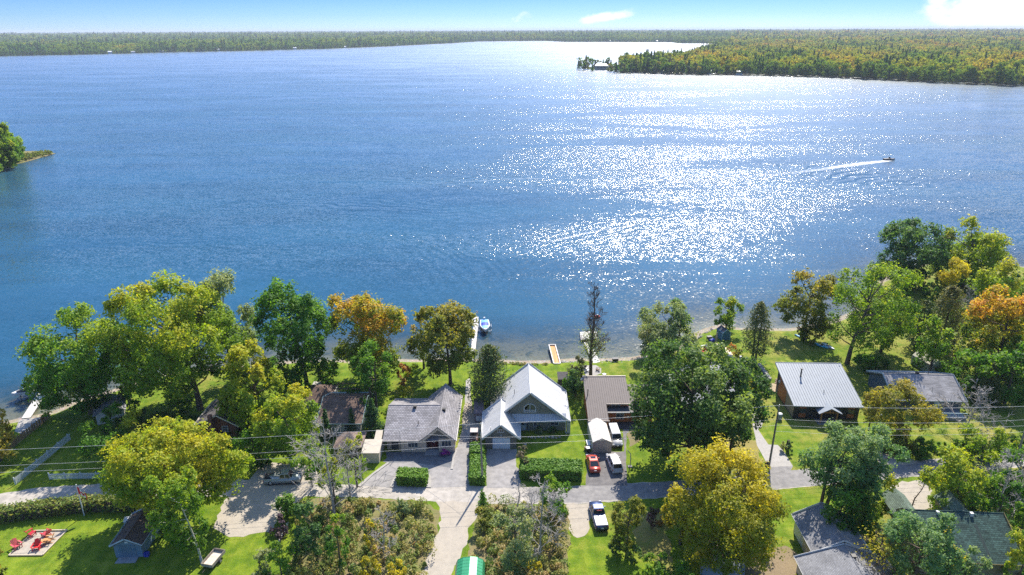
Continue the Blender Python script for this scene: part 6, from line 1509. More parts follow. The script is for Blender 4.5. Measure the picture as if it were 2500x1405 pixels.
def box_thing(name, label, cat, px, py, sx_, sy_, h_, mat, yaw=0.0, lid=None, z=0.0):
    x, y = g(px, py, z); r_ = thing(name, label, cat, (x, y, z), yaw); MB().box(-sx_ / 2, sx_ / 2, -sy_ / 2, sy_ / 2, 0, h_, .04).build('body', mat, r_)
    MB().box(-sx_ / 2 - .04, sx_ / 2 + .04, -sy_ / 2 - .04, sy_ / 2 + .04, h_, h_ + .07).build('lid', lid or mat, r_); return r_
x, y = g(1902, 1024); r_ = thing('rain_barrel', 'blue grey rain barrel with white lid beside the charcoal house', 'barrel', (x, y, 0)); MB().tube([(0, 0, 0), (0, 0, .5), (0, 0, 1.1)], [.42, .5, .46], 14).build('body', plain('barrel_blue', (0.20, 0.27, 0.31), 0.5), r_); MB().ellip((0, 0, 1.1), (.5, .5, .16), 12, 6).build('lid', WHITE, r_)
x, y = g(1921, 1096); r_ = thing('tree_stump', 'dark tree stump beside the concrete path', 'stump', (x, y, 0)); MB().tube([(0, 0, 0), (0.05, 0, .6), (0.1, 0, 1.6)], [.38, .30, .24], 10).build('stump', BARKD, r_)
box_thing('refuse_bin', 'dark green bin with white lid between the two right houses', 'bin', 2146, 1023, .8, .7, .9, plain('bin_green', (0.02, 0.07, 0.05), 0.5), .3, WHITE)
box_thing('refuse_bin', 'black bin beside the white fabric shelter', 'bin', 1436, 1104, .6, .6, .8, BLACK, .1, WHITE)
box_thing('garden_bench', 'white bench against the left side of the white fabric shelter', 'bench', 1436, 1087, .5, 1.5, .45, WHITE, .08)
box_thing('wood_crate', 'brown crate among garden things beside the shelter', 'crate', 1431, 1099, .5, .5, .5, plain('brown_timber', (0, 0, 0)), .4)
box_thing('beach_barrel', 'black drum lying on the beach right of the dead poplar dock', 'drum', 1502, 881, 1.2, .7, .5, BLACK, .1)
box_thing('blue_crate', 'blue plastic bin at the corner of the blue gabled shed', 'bin', 359, 1358, .6, .5, .5, plain('bin_blue', (0.03, 0.05, 0.32), 0.5))
box_thing('gas_barbecue', 'covered dark grill beside the small blue lake shed', 'grill', 1731, 831, 1.0, .7, .9, BLACK, .2)
box_thing('blue_tarp', 'blue tarpaulin heap beside the small blue lake shed', 'tarp', 1738, 834, 1.1, .8, .5, plain('tarp_blue', (0.03, 0.05, 0.42), 0.6), .5)
box_thing('planter', 'round white planter on the lawn below the patio', 'planter', 1475, 918, .6, .6, .35, WHITE, .7)
# paddle board leaning, boardwalk sheets, plywood
x, y = g(1748, 838); r_ = thing('leaning_board', 'pale paddle board leaning upright against the blue lake shed', 'paddle board', (x, y, 0), .5); MB().loft([[(-.3 * s_, .05 * k, 2.6 * k), (0, .05 * k - .06, 2.6 * k), (.3 * s_, .05 * k, 2.6 * k), (0, .05 * k + .06, 2.6 * k)] for k, s_ in ((0, .3), (.2, .9), (.5, 1.1), (.8, .9), (1, .2))]).build('board', plain('board_taupe', (0.36, 0.30, 0.28), 0.5), r_)
ply = plain('pale_plywood', (0.66, 0.56, 0.38), 0.7, 0.06)
def ply_table(label, q, z=0.75):
    P4 = [Vector((*g(*p, z), z)) for p in q]; cen = sum(P4, Vector()) / 4; r_ = thing('trestle_table', label, 'table', (cen.x, cen.y, 0))
    part(r_, MB().slab(P4, -.04), 'table_top', ply)
    for p in P4:
        pp = p.lerp(cen, .15); part(r_, MB().box(pp.x - .04, pp.x + .04, pp.y - .04, pp.y + .04, 0, z - .04), 'leg', ply)
ply_table('long pale trestle table nearer the small blue lake shed', [(1746, 838), (1769, 857), (1775, 850), (1757, 843)]); ply_table('pale trestle table on the slope behind the huge dark walnut', [(1769, 854), (1779, 874), (1792, 875), (1782, 853)])
x, y = g(1888, 953); r_ = thing('plywood_sheet', 'plywood sheet lying by the side steps of the charcoal house', 'board', (x, y, 0), -.5); MB().slab([(-.8, -1, .25), (.8, -1, .25), (.8, 1, .9), (-.8, 1, .9)], .03).build('sheet', plain('tan_plywood', (0.48, 0.36, 0.22), 0.8), r_)
r_ = thing('side_steps', 'timber steps and fence boards by the side of the charcoal house', 'steps', (*g(1893, 940), 0), -.45)
for k in range(3): MB().box(-.2 + k * .02, .9, .3 + k * .5, .75 + k * .5, 0, .2 + .15 * k).build('step', plain('brown_timber', (0, 0, 0)), r_)
for k in range(4): MB().box(1.0, 1.06, .2 + k * .45, .62 + k * .45, 0, 1.5).build('board', plain('fence_tan', (0.33, 0.20, 0.11), 0.8), r_)
# retaining timber wall by the forked cedar
A, B = Vector(g3(1852, 892)), Vector(g3(1880, 930)); r_ = thing('stone_wall', 'low stone edging wall running beside the charcoal house lawn', 'wall', A)
for k in range(9):
    p = A.lerp(B, (k + .5) / 9) - A; MB().box(-.32, .32, -.42, .42, 0, .5 + .05 * (k % 2), .06).build('stone', STONE, r_, p, -.55)
# flower bed of the grey bungalow and stones before the white roofed house
shrub('flower_bush', 'mound of purple flowers at the entry of the beige bungalow', 1086, 1112, 1097, 24, foliage('purple_flowers', [(0, (0.06, 0.10, 0.03)), (0.35, (0.34, 0.03, 0.34)), (1, (0.55, 0.08, 0.55))]), 140, 0.6, 0.11)
rock_mesh = MB().ellip((0, 0, .12), (.28, .24, .2), 7, 5).mesh('stone')
r_ = thing('stone_border', 'row of pale field stones edging the bed of the white roofed house', 'edging', (*g(1283, 1090), 0)); l0 = Vector(r_.location)
for k in range(16):
    px, py = (1279 + k * .7, 1098 - k * 2.2) if k < 6 else (1290 + (k - 6) * 8.5, 1070 + (k % 3) - 1)
    o = link('stone', rock_mesh, STONE, r_, Vector(g3(px, py)) - l0, k * 1.3); o.scale = (R.uniform(.8, 1.4),) * 3
# beach stones along the near shore
for side, (xa, xb) in (('between the orange dock and the leafless poplar', (1372, 1420)), ('along the lawn right of the leafless poplar', (1470, 1560)), ('on the shore right of the silvery willow', (1685, 1740))):
    r_ = thing('shore_rocks', 'scatter of pale rocks ' + side, 'rocks', (*g((xa + xb) / 2, 884 if xa < 1600 else 822, -.4), -.4)); l0 = Vector(r_.location)
    for k in range(22):
        px = R.uniform(xa, xb); py = (887 + R.uniform(-4, 3)) if xa < 1600 else (840 - (px - 1685) * .66 + R.uniform(-3, 3))
        o = link('stone', rock_mesh, STONE, r_, Vector(g3(px, py, -.4)) - l0, R.uniform(0, 6)); o.scale = (R.uniform(.6, 1.5), R.uniform(.6, 1.5), R.uniform(.6, 1.2))

# ------------------------------------------------------------------ fences, poles, wires, flag
def picket_fence(name, label, px, h_, mat, step, bw, posts=2.4, rails=(.25, .8), group=None):
    A, B = Vector(g3(*px[0])), Vector(g3(*px[1])); L = (B - A).length; yaw = math.atan2(B.y - A.y, B.x - A.x)
    r_ = thing(name, label, 'fence', A, yaw)
    pm = MB().loft([[(-bw / 2, -.012, .06), (bw / 2, -.012, .06), (bw / 2, -.012, h_ - bw * .6), (0, -.012, h_), (-bw / 2, -.012, h_ - bw * .6)], [(-bw / 2, .012, .06), (bw / 2, .012, .06), (bw / 2, .012, h_ - bw * .6), (0, .012, h_), (-bw / 2, .012, h_ - bw * .6)]]).mesh('picket')
    for k in range(int(L / step)): link('picket', pm, mat, r_, (step * (k + .5), R.uniform(-.01, .01), R.uniform(-.03, .03)))
    for z in rails: MB().box(0, L, .014, .055, z * h_ - .04, z * h_ + .04).build('rail', mat, r_)
    po = MB().box(-.06, .06, .06, .18, 0, h_ * 1.06).mesh('post')
    for k in range(int(L / posts) + 1): link('post', po, mat, r_, (min(L, k * posts), 0, 0))
    return r_
PK = plain('white_picket_paint', (0.60, 0.64, 0.66), 0.6, 0.08)
picket_fence('picket_fence', 'white picket fence running diagonally down the shaded left lawn', [(40, 1184), (174, 1073)], 1.25, PK, .17, .10)
picket_fence('picket_fence', 'white picket fence along the road edge behind the flagpole', [(121, 1172), (302, 1168)], 1.15, PK, .17, .10)
tanf = plain('fence_tan', (0.33, 0.20, 0.11), 0.8)
picket_fence('plank_fence', 'tan plank fence around the left waterside patio', [(60, 1072), (124, 1020)], 1.5, tanf, .62, .52, 2.5)
picket_fence('plank_fence', 'tan plank fence continuing to the left edge below the brownish tree', [(-20, 1132), (58, 1074)], 1.5, tanf, .62, .52, 2.5)
picket_fence('rail_fence', 'thin white rail fence on the lawn below the purple bush', [(666, 1365), (706, 1284)], .7, WHITE, 2.2, .08, 2.0, (.5, .95))
picket_fence('rail_fence', 'thin pale rail fence beside the blue grey shed and the hidden house', [(1832, 918), (1864, 975)], .8, plain('pale_timber', (0, 0, 0)), 2.0, .08, 2.0, (.9,))
picket_fence('rail_fence', 'wire fence line between the two right houses', [(2118, 1000), (2170, 1060)], .8, plain('pale_timber', (0, 0, 0)), 2.6, .07, 2.6, (.95,))
POLE_M = bark('pole_wood', (0.27, 0.24, 0.20)); tops = []
def utility_pole(label, px, py, h_, lean=0.0, arm=True):
    x, y = g(px, py); r_ = thing('utility_pole', label, 'utility pole', (x, y, 0), 0.0, 'utility poles along the road')
    MB().tube([(0, 0, -.2), (lean * .5, 0, h_ * .5), (lean, 0, h_)], [.17, .145, .11], 10).build('pole', POLE_M, r_)
    MB().tube([(lean, 0, h_), (lean, 0, h_ + .35)], [.05, .04], 6).build('insulator', GREYM, r_)
    if arm: MB().box(lean - .06, lean + .06, -.35, -.12, h_ - 2.2, h_ - 1.2, .03).build('junction_box', GREYM, r_)
    MB().tube([(lean * .2, -.17, 2.6), (lean * .2, -.17, .3)], .04, 6).build('cable_guard', GREYM, r_)
    tops.append((x, y, h_, lean)); return r_
utility_pole('wooden utility pole at the near end of the long narrow hedge', 1178, 1181, 10.4, -.1)
utility_pole('dark wooden utility pole beside the concrete path', 1877, 1141, 11.0, .15)
utility_pole('utility pole at the right edge among green trees', 2478, 1128, 10.0, .2)
utility_pole('utility pole at the left behind the edge of the lawn', -330, 1270, 10.5, 0)
WIRE = plain('wire_aluminium', (0.72, 0.70, 0.68), 0.5, 0.05, 1.0, 0.2)
def wire(name, label, a, b, sag, rad=.022):
    a, b = Vector(a), Vector(b); cen = (a + b) / 2
    pts = [a.lerp(b, k / 14) - Vector((0, 0, sag * 4 * (k / 14) * (1 - k / 14))) - cen for k in range(15)]
    o = MB().tube(pts, rad, 5).build(name, WIRE, None, cen); return tag(o, label, 'cable', 'overhead cables')
order = [3, 0, 1, 2]; spans = ['over the left lawn', 'between the two middle poles', 'over the right houses']
for i in range(3):
    A, B = tops[order[i]], tops[order[i + 1]]
    for nm, dz in (('topmost', .3), ('second', -2.1), ('third', -3.2), ('lowest', -4.3)):
        if nm == 'lowest' and i != 2: continue
        wire('overhead_wire', '%s overhead wire %s' % (nm, spans[i]), (A[0] + A[3], A[1] - .15, A[2] + dz), (B[0] + B[3], B[1] - .15, B[2] + dz), .45 if dz > 0 else .7, .018 if dz > 0 else .016)
last = tops[2]
wire('overhead_wire', 'overhead wire leaving the frame at the right edge', (last[0], last[1], 10.2), (last[0] + 60, last[1] + 6, 10.4), .6)
t0 = tops[0]
wire('service_wire', 'service wire from the hedge pole to the beige bungalow', (t0[0], t0[1], 8.4), (-18.35, 95.5, 4.1), .3, .016)
wire('service_wire', 'service wire from the hedge pole to the garage gable', (t0[0], t0[1], 8.4), (-3.6, 96.2, 4.3), .2, .016)
# notice board at the dark pole
sign_post('notice_board', 'black notice panel leaning on the dark utility pole', 1869, 1146, 0, 1.4, .55, 1.1, BLACK, BLACK)
x, y = g(1538, 1140); r_ = thing('curved_post', 'grey curved post on a flat base beside the white car', 'post', (x, y, 0)); MB().tube([(0, 0, 0), (.05, 0, 1.4), (0, .1, 2.3), (-.5, .3, 2.9)], .07, 8).build('post', GREYM, r_); MB().box(-.35, .35, -.3, .3, 0, .12, .03).build('base', plain('base_grey', (0.16, 0.16, 0.16), 0.8), r_)
# flagpole and flag
x, y = g(206, 1259); hp = height_at(188, 1185, y); r_ = thing('flagpole', 'white flagpole with drooping red and white maple leaf flag', 'flagpole', (x, y, 0))
MB().tube([(0, 0, 0), (0, 0, hp)], [.085, .06], 8).ellip((0, 0, hp + .05), (.09, .09, .09), 8, 6).build('pole', plain('pole_white', (0.60, 0.62, 0.62), 0.4), r_)
FR = plain('flag_red', (0.55, 0.015, 0.02), 0.7, 0.05); FW = plain('flag_white', (0.74, 0.73, 0.72), 0.7, 0.03)
def flag_pt(u, v):        # u along the fly 0..1, v down the hoist 0..1: cloth hanging in folds
    drop = 1.45 * u ** 1.15; fold = .14 * math.sin(u * 9.0 + v * 2.0) * u
    return (.07 + 1.05 * u + .12 * v * u, -.05 + fold, hp - .2 - 1.25 * v * (1 - .25 * u) - drop)
def cloth(nm, u0, u1, mat, parent):
    n, k = 8, 6; v, f = [], []
    for i in range(n + 1):
        for j in range(k + 1): v.append(flag_pt(u0 + (u1 - u0) * i / n, j / k))
    for i in range(n):
        for j in range(k): f.append((i * (k + 1) + j, i * (k + 1) + j + 1, (i + 1) * (k + 1) + j + 1, (i + 1) * (k + 1) + j))
    return MB().add(v, f, True).build(nm, mat, parent)
fl = cloth('flag', 0, .27, FR, r_); cloth('white_band', .27, .73, FW, fl); cloth('fly_band', .73, 1.0, FR, fl)
leaf_o = [(0, -.42), (.06, -.27), (.17, -.31), (.13, -.12), (.27, -.22), (.31, -.15), (.42, -.12), (.37, .0), (.42, .05), (.22, .2), (.25, .28), (.03, .24), (.03, .44), (-.03, .44), (-.03, .24), (-.25, .28), (-.22, .2), (-.42, .05), (-.37, 0), (-.42, -.12), (-.31, -.15), (-.27, -.22), (-.13, -.12), (-.17, -.31), (-.06, -.27)]
for off in (-.012, .012):
    MB().poly([(p[0], p[1] + off, p[2]) for p in [flag_pt(.5 + q[0] * .46, .5 + q[1]) for q in leaf_o]]).build('leaf_emblem', FR, fl)

# ------------------------------------------------------------------ cottages across the water
cw = [plain('cottage_white', (0.70, 0.70, 0.68), 0.7, 0.05), plain('cottage_tan', (0.45, 0.38, 0.30), 0.7), plain('cottage_grey', (0.36, 0.37, 0.38), 0.7)]
def far_cottage(label, px, py, wpx, hpx, mi, ri, gable=False):
    py -= 2.0 if py > 160 else 0.9
    x, y = g(px, py, .4); s_ = mpp(x, y); w_, hh = wpx * s_, hpx * s_ * 1.02
    r_ = thing('lake_cottage', label, 'house', (x, y, .4), -math.atan2(x, y), 'cottages along the far shores'); d = min(w_ * .8, 14)
    MB().box(-w_ / 2, w_ / 2, 0, d, -1, hh * .50).build('wall', cw[mi], r_)
    for q in ([(-w_ / 2 - .8, -1.6, hh * .46), (w_ / 2 + .8, -1.6, hh * .46), (w_ / 2 - w_ * .1, d / 2, hh * .46 + d * .24), (-w_ / 2 + w_ * .1, d / 2, hh * .46 + d * .24)], [(w_ / 2 + .8, d + .8, hh * .5), (-w_ / 2 - .8, d + .8, hh * .5), (-w_ / 2 + w_ * .1, d / 2, hh * .46 + d * .24), (w_ / 2 - w_ * .1, d / 2, hh * .46 + d * .24)]): MB().slab(q, .3).build('roof_slope', [plain('far_roof_white', (0.72, 0.72, 0.72), 0.5, 0.03), plain('far_roof_grey', (0.30, 0.31, 0.33), 0.7), plain('far_roof_brown', (0.22, 0.15, 0.12), 0.8)][ri], r_)
    for k in (-.28, 0, .28): MB().box(k * w_ - w_ * .07, k * w_ + w_ * .07, -.08, .02, hh * .14, hh * .40).build('window', GLASS, r_)
far_cottage('large white roofed house on the tip of the far peninsula', 1468, 172, 30, 18, 1, 0)
for i, (px, py, w_, h_, a, b, lb) in enumerate([(1552, 177.5, 8, 8, 0, 0, 'white roofed cottage second along the peninsula shore'), (1572, 178.5, 10, 8, 0, 0, 'pale cottage third along the peninsula shore'), (1617, 180, 9, 10, 0, 0, 'white gabled cottage in the middle of the peninsula shore'), (1681, 181, 9, 11, 1, 1, 'grey roofed cottage set back on the peninsula'), (1731, 182, 12, 13, 0, 0, 'white cottage beside a small bright lawn on the peninsula'), (1804, 184, 16, 14, 0, 0, 'long white cottage at the right end of the peninsula shore'),
     (269, 132.4, 9, 9, 0, 0, 'white house with lawn on the left far shore'), (206, 133.4, 12, 6, 1, 2, 'brown cottage left of the white house on the far shore'), (492, 126.5, 14, 7, 0, 0, 'long white house on the left far shore'), (531, 126, 11, 7, 0, 1, 'grey roofed house right of the long white one'), (325, 131, 9, 6, 0, 1, 'pale cottage between the white houses of the left shore'), (395, 129, 9, 6, 1, 1, 'tan cottage in the middle of the left far shore'), (720, 121.8, 8, 7, 0, 0, 'white cottage standing up the slope of the far shore'), (842, 118, 7, 5, 0, 0, 'small white cottage left of the bay head'), (972, 112.8, 6, 6, 0, 0, 'small boat house at the end of the left shore'),
     (1170, 101.8, 6, 5, 0, 0, 'white cottage at the head of the bay'), (1184, 101.6, 6, 7, 0, 0, 'pale house at the head of the bay'), (1488, 103.4, 6, 6, 0, 0, 'white cottage on the distant middle shore'), (1532, 103.5, 9, 5, 1, 2, 'brown boat house on the distant middle shore'), (1602, 103.8, 7, 5, 0, 0, 'white boat house on the distant middle shore'), (1630, 103.9, 6, 5, 0, 1, 'grey cottage at the distant point')]):
    far_cottage(lb, px, py, w_, h_, a, b)
# ------------------------------------------------------------------ planting
T = tree
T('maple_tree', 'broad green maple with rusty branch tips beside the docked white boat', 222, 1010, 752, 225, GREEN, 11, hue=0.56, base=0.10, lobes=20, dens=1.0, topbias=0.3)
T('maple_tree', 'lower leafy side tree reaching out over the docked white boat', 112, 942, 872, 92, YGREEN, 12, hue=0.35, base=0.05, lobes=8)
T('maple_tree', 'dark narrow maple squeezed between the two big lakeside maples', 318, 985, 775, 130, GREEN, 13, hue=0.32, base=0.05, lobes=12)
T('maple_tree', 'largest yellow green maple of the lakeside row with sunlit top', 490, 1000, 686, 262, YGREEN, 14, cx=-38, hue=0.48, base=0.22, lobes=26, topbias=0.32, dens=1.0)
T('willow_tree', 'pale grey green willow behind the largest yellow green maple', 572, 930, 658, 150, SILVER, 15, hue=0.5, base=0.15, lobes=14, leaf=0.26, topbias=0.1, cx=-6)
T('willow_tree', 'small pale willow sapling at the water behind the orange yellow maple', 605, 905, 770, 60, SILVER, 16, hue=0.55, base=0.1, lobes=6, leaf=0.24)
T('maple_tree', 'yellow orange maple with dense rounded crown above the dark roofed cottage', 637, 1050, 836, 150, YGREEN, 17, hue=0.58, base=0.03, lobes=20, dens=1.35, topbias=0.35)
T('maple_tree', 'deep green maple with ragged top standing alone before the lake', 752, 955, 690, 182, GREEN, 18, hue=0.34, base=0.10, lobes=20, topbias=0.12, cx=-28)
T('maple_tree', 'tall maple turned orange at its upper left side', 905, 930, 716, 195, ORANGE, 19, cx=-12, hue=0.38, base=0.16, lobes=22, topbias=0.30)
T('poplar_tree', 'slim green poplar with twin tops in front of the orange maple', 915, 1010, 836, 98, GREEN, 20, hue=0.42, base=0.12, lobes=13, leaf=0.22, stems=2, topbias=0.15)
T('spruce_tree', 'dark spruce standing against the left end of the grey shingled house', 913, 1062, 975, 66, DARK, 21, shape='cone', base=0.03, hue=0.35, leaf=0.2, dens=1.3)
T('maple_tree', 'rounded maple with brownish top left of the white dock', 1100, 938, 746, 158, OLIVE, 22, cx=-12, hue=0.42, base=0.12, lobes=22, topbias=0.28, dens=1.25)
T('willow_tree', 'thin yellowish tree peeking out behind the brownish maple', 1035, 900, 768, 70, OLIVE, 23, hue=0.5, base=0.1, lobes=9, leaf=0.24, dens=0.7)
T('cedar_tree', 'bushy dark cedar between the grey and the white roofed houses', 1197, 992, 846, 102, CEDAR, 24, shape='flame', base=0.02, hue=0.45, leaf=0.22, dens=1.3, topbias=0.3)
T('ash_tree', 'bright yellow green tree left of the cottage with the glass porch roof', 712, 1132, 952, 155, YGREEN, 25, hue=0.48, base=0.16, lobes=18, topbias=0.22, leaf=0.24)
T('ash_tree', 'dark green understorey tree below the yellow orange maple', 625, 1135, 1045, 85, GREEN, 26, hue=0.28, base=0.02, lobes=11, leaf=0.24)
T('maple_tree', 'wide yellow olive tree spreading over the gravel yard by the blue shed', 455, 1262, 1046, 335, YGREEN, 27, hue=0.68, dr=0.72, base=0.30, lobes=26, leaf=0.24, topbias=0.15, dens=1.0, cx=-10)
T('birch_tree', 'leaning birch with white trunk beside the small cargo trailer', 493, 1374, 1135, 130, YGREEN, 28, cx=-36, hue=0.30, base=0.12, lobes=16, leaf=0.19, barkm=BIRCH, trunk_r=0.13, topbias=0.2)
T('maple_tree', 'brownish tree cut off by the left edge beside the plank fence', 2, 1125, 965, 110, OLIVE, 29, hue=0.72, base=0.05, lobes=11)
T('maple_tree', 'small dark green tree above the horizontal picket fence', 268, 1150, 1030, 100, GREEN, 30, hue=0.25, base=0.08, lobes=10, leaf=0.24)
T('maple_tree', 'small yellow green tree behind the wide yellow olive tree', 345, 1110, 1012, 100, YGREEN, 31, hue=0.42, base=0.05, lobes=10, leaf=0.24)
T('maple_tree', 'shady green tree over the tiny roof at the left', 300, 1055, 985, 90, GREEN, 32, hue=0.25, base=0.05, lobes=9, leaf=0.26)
T('walnut_tree', 'huge dark green walnut hiding most of the blue green house', 1680, 1140, 846, 285, WALNUT, 33, cx=-12, hue=0.50, base=0.14, lobes=30, topbias=0.22, dens=1.05, lobe_r=0.36)  # leaf colour lightens towards the top, painting highlights into the crown
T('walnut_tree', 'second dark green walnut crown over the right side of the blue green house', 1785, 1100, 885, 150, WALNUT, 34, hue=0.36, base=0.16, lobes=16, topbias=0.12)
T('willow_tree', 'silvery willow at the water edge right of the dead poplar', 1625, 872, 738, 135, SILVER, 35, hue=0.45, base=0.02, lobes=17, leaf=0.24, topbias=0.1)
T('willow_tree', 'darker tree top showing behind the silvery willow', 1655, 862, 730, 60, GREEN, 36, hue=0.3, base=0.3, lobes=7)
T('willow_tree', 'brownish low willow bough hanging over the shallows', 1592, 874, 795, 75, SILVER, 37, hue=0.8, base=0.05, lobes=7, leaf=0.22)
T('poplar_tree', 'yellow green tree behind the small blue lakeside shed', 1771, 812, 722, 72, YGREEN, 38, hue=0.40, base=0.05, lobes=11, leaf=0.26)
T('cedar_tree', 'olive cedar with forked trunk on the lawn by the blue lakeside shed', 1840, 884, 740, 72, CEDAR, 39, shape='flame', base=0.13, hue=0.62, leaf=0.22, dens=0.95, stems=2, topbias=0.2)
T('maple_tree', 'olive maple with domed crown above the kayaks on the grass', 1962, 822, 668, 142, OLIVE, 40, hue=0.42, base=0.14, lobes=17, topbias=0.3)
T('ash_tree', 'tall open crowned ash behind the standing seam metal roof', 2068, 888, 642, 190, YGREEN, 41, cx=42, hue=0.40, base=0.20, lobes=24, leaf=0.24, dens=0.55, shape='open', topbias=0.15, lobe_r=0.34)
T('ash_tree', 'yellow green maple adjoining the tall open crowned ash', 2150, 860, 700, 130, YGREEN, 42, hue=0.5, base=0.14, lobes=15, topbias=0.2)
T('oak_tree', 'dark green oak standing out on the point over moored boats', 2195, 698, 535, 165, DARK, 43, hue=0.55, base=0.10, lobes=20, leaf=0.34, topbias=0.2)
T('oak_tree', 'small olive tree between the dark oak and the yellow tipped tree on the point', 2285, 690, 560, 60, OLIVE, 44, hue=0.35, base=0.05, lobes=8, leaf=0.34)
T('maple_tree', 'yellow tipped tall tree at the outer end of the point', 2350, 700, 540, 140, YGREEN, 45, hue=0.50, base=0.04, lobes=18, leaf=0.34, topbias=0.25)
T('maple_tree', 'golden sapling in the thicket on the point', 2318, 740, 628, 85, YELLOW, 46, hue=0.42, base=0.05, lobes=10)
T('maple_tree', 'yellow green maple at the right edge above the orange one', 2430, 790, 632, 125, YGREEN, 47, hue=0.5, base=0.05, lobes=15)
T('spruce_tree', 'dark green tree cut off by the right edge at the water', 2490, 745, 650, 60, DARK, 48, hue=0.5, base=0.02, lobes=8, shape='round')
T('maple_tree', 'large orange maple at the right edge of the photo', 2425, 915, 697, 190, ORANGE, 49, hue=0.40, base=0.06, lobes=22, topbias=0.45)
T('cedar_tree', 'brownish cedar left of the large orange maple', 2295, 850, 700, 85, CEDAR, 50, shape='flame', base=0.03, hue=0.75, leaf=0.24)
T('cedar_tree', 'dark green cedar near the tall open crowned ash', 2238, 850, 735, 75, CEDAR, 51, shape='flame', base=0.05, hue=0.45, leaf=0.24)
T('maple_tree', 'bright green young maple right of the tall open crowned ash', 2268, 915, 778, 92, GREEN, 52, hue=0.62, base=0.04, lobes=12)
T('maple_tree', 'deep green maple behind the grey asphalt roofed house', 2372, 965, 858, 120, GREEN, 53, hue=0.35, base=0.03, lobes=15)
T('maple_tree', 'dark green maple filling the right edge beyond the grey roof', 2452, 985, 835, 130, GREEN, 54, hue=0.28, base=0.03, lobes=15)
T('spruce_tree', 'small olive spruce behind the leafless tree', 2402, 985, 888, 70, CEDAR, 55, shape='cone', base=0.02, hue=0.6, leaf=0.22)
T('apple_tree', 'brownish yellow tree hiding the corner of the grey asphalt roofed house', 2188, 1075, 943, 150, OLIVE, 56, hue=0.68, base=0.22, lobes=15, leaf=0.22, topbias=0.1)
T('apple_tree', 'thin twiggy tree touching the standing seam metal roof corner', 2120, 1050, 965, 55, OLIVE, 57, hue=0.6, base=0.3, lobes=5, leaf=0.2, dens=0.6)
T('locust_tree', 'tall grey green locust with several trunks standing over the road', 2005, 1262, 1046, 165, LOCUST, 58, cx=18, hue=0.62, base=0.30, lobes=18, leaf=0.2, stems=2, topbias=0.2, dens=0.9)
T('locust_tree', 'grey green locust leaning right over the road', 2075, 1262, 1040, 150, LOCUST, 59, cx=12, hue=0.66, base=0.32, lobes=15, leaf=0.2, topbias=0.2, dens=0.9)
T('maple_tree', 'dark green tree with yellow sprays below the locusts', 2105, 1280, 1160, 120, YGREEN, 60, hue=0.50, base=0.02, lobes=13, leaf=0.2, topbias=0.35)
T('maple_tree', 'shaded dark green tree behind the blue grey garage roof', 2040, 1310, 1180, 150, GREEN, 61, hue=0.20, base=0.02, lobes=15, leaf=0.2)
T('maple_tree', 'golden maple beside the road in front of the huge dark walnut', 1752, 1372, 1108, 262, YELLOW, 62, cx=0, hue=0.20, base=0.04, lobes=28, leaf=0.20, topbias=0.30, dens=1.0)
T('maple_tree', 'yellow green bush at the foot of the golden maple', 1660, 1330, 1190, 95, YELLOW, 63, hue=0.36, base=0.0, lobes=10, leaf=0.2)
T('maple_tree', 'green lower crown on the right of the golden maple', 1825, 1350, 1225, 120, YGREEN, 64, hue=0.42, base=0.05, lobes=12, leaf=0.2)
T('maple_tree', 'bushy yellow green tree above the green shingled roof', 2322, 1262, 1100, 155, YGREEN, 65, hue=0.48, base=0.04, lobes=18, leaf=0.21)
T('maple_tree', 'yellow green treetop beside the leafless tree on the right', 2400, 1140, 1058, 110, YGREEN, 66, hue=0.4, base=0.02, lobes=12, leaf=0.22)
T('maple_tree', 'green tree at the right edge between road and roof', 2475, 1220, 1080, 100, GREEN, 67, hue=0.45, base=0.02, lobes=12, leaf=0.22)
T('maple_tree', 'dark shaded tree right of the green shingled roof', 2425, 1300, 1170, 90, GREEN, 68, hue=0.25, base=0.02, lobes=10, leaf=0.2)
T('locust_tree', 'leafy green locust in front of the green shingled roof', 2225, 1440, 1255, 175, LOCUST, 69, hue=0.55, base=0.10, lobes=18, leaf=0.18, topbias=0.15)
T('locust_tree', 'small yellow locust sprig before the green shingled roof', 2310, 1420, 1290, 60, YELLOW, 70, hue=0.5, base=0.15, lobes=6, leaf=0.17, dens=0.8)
T('sumac_tree', 'green sumac cut by the lower edge in front of the tan wall', 2372, 1435, 1345, 80, LOCUST, 71, hue=0.6, base=0.05, lobes=8, leaf=0.17)
T('maple_tree', 'yellow green tree in the lower right corner', 2478, 1440, 1312, 90, YGREEN, 72, hue=0.5, base=0.02, lobes=11, leaf=0.18)
T('willow_tree', 'olive willow shrub tree beside the blue pickup', 1530, 1352, 1212, 84, OLIVE, 73, hue=0.38, base=0.10, lobes=13, leaf=0.17, topbias=0.1)
T('ash_tree', 'green sapling at the road edge between the bare saplings', 1352, 1278, 1162, 72, GREEN, 74, hue=0.5, base=0.18, lobes=10, leaf=0.19)
T('willow_tree', 'pale green sapling in the right thicket', 1258, 1400, 1240, 105, SILVER, 75, hue=0.45, base=0.05, lobes=13, leaf=0.18)
T('willow_tree', 'yellow green sapling growing through the grey dead tree', 820, 1248, 1100, 62, YGREEN, 76, hue=0.5, base=0.1, lobes=9, leaf=0.19, dens=0.8)
T('apple_tree', 'small yellow and green tree before the brown pyramid roof', 872, 1190, 1068, 66, YGREEN, 77, hue=0.5, base=0.1, lobes=9, leaf=0.2, topbias=0.3)
T('maple_tree', 'light green sapling top beside the dead tree', 762, 1190, 1060, 85, GREEN, 78, hue=0.6, base=0.1, lobes=10, leaf=0.2)
T('oak_tree', 'rounded green tree on the spit at the left edge', 6, 408, 298, 84, GREEN, 79, hue=0.62, base=0.0, lobes=22, leaf=0.42, dens=1.7, lobe_r=0.46)
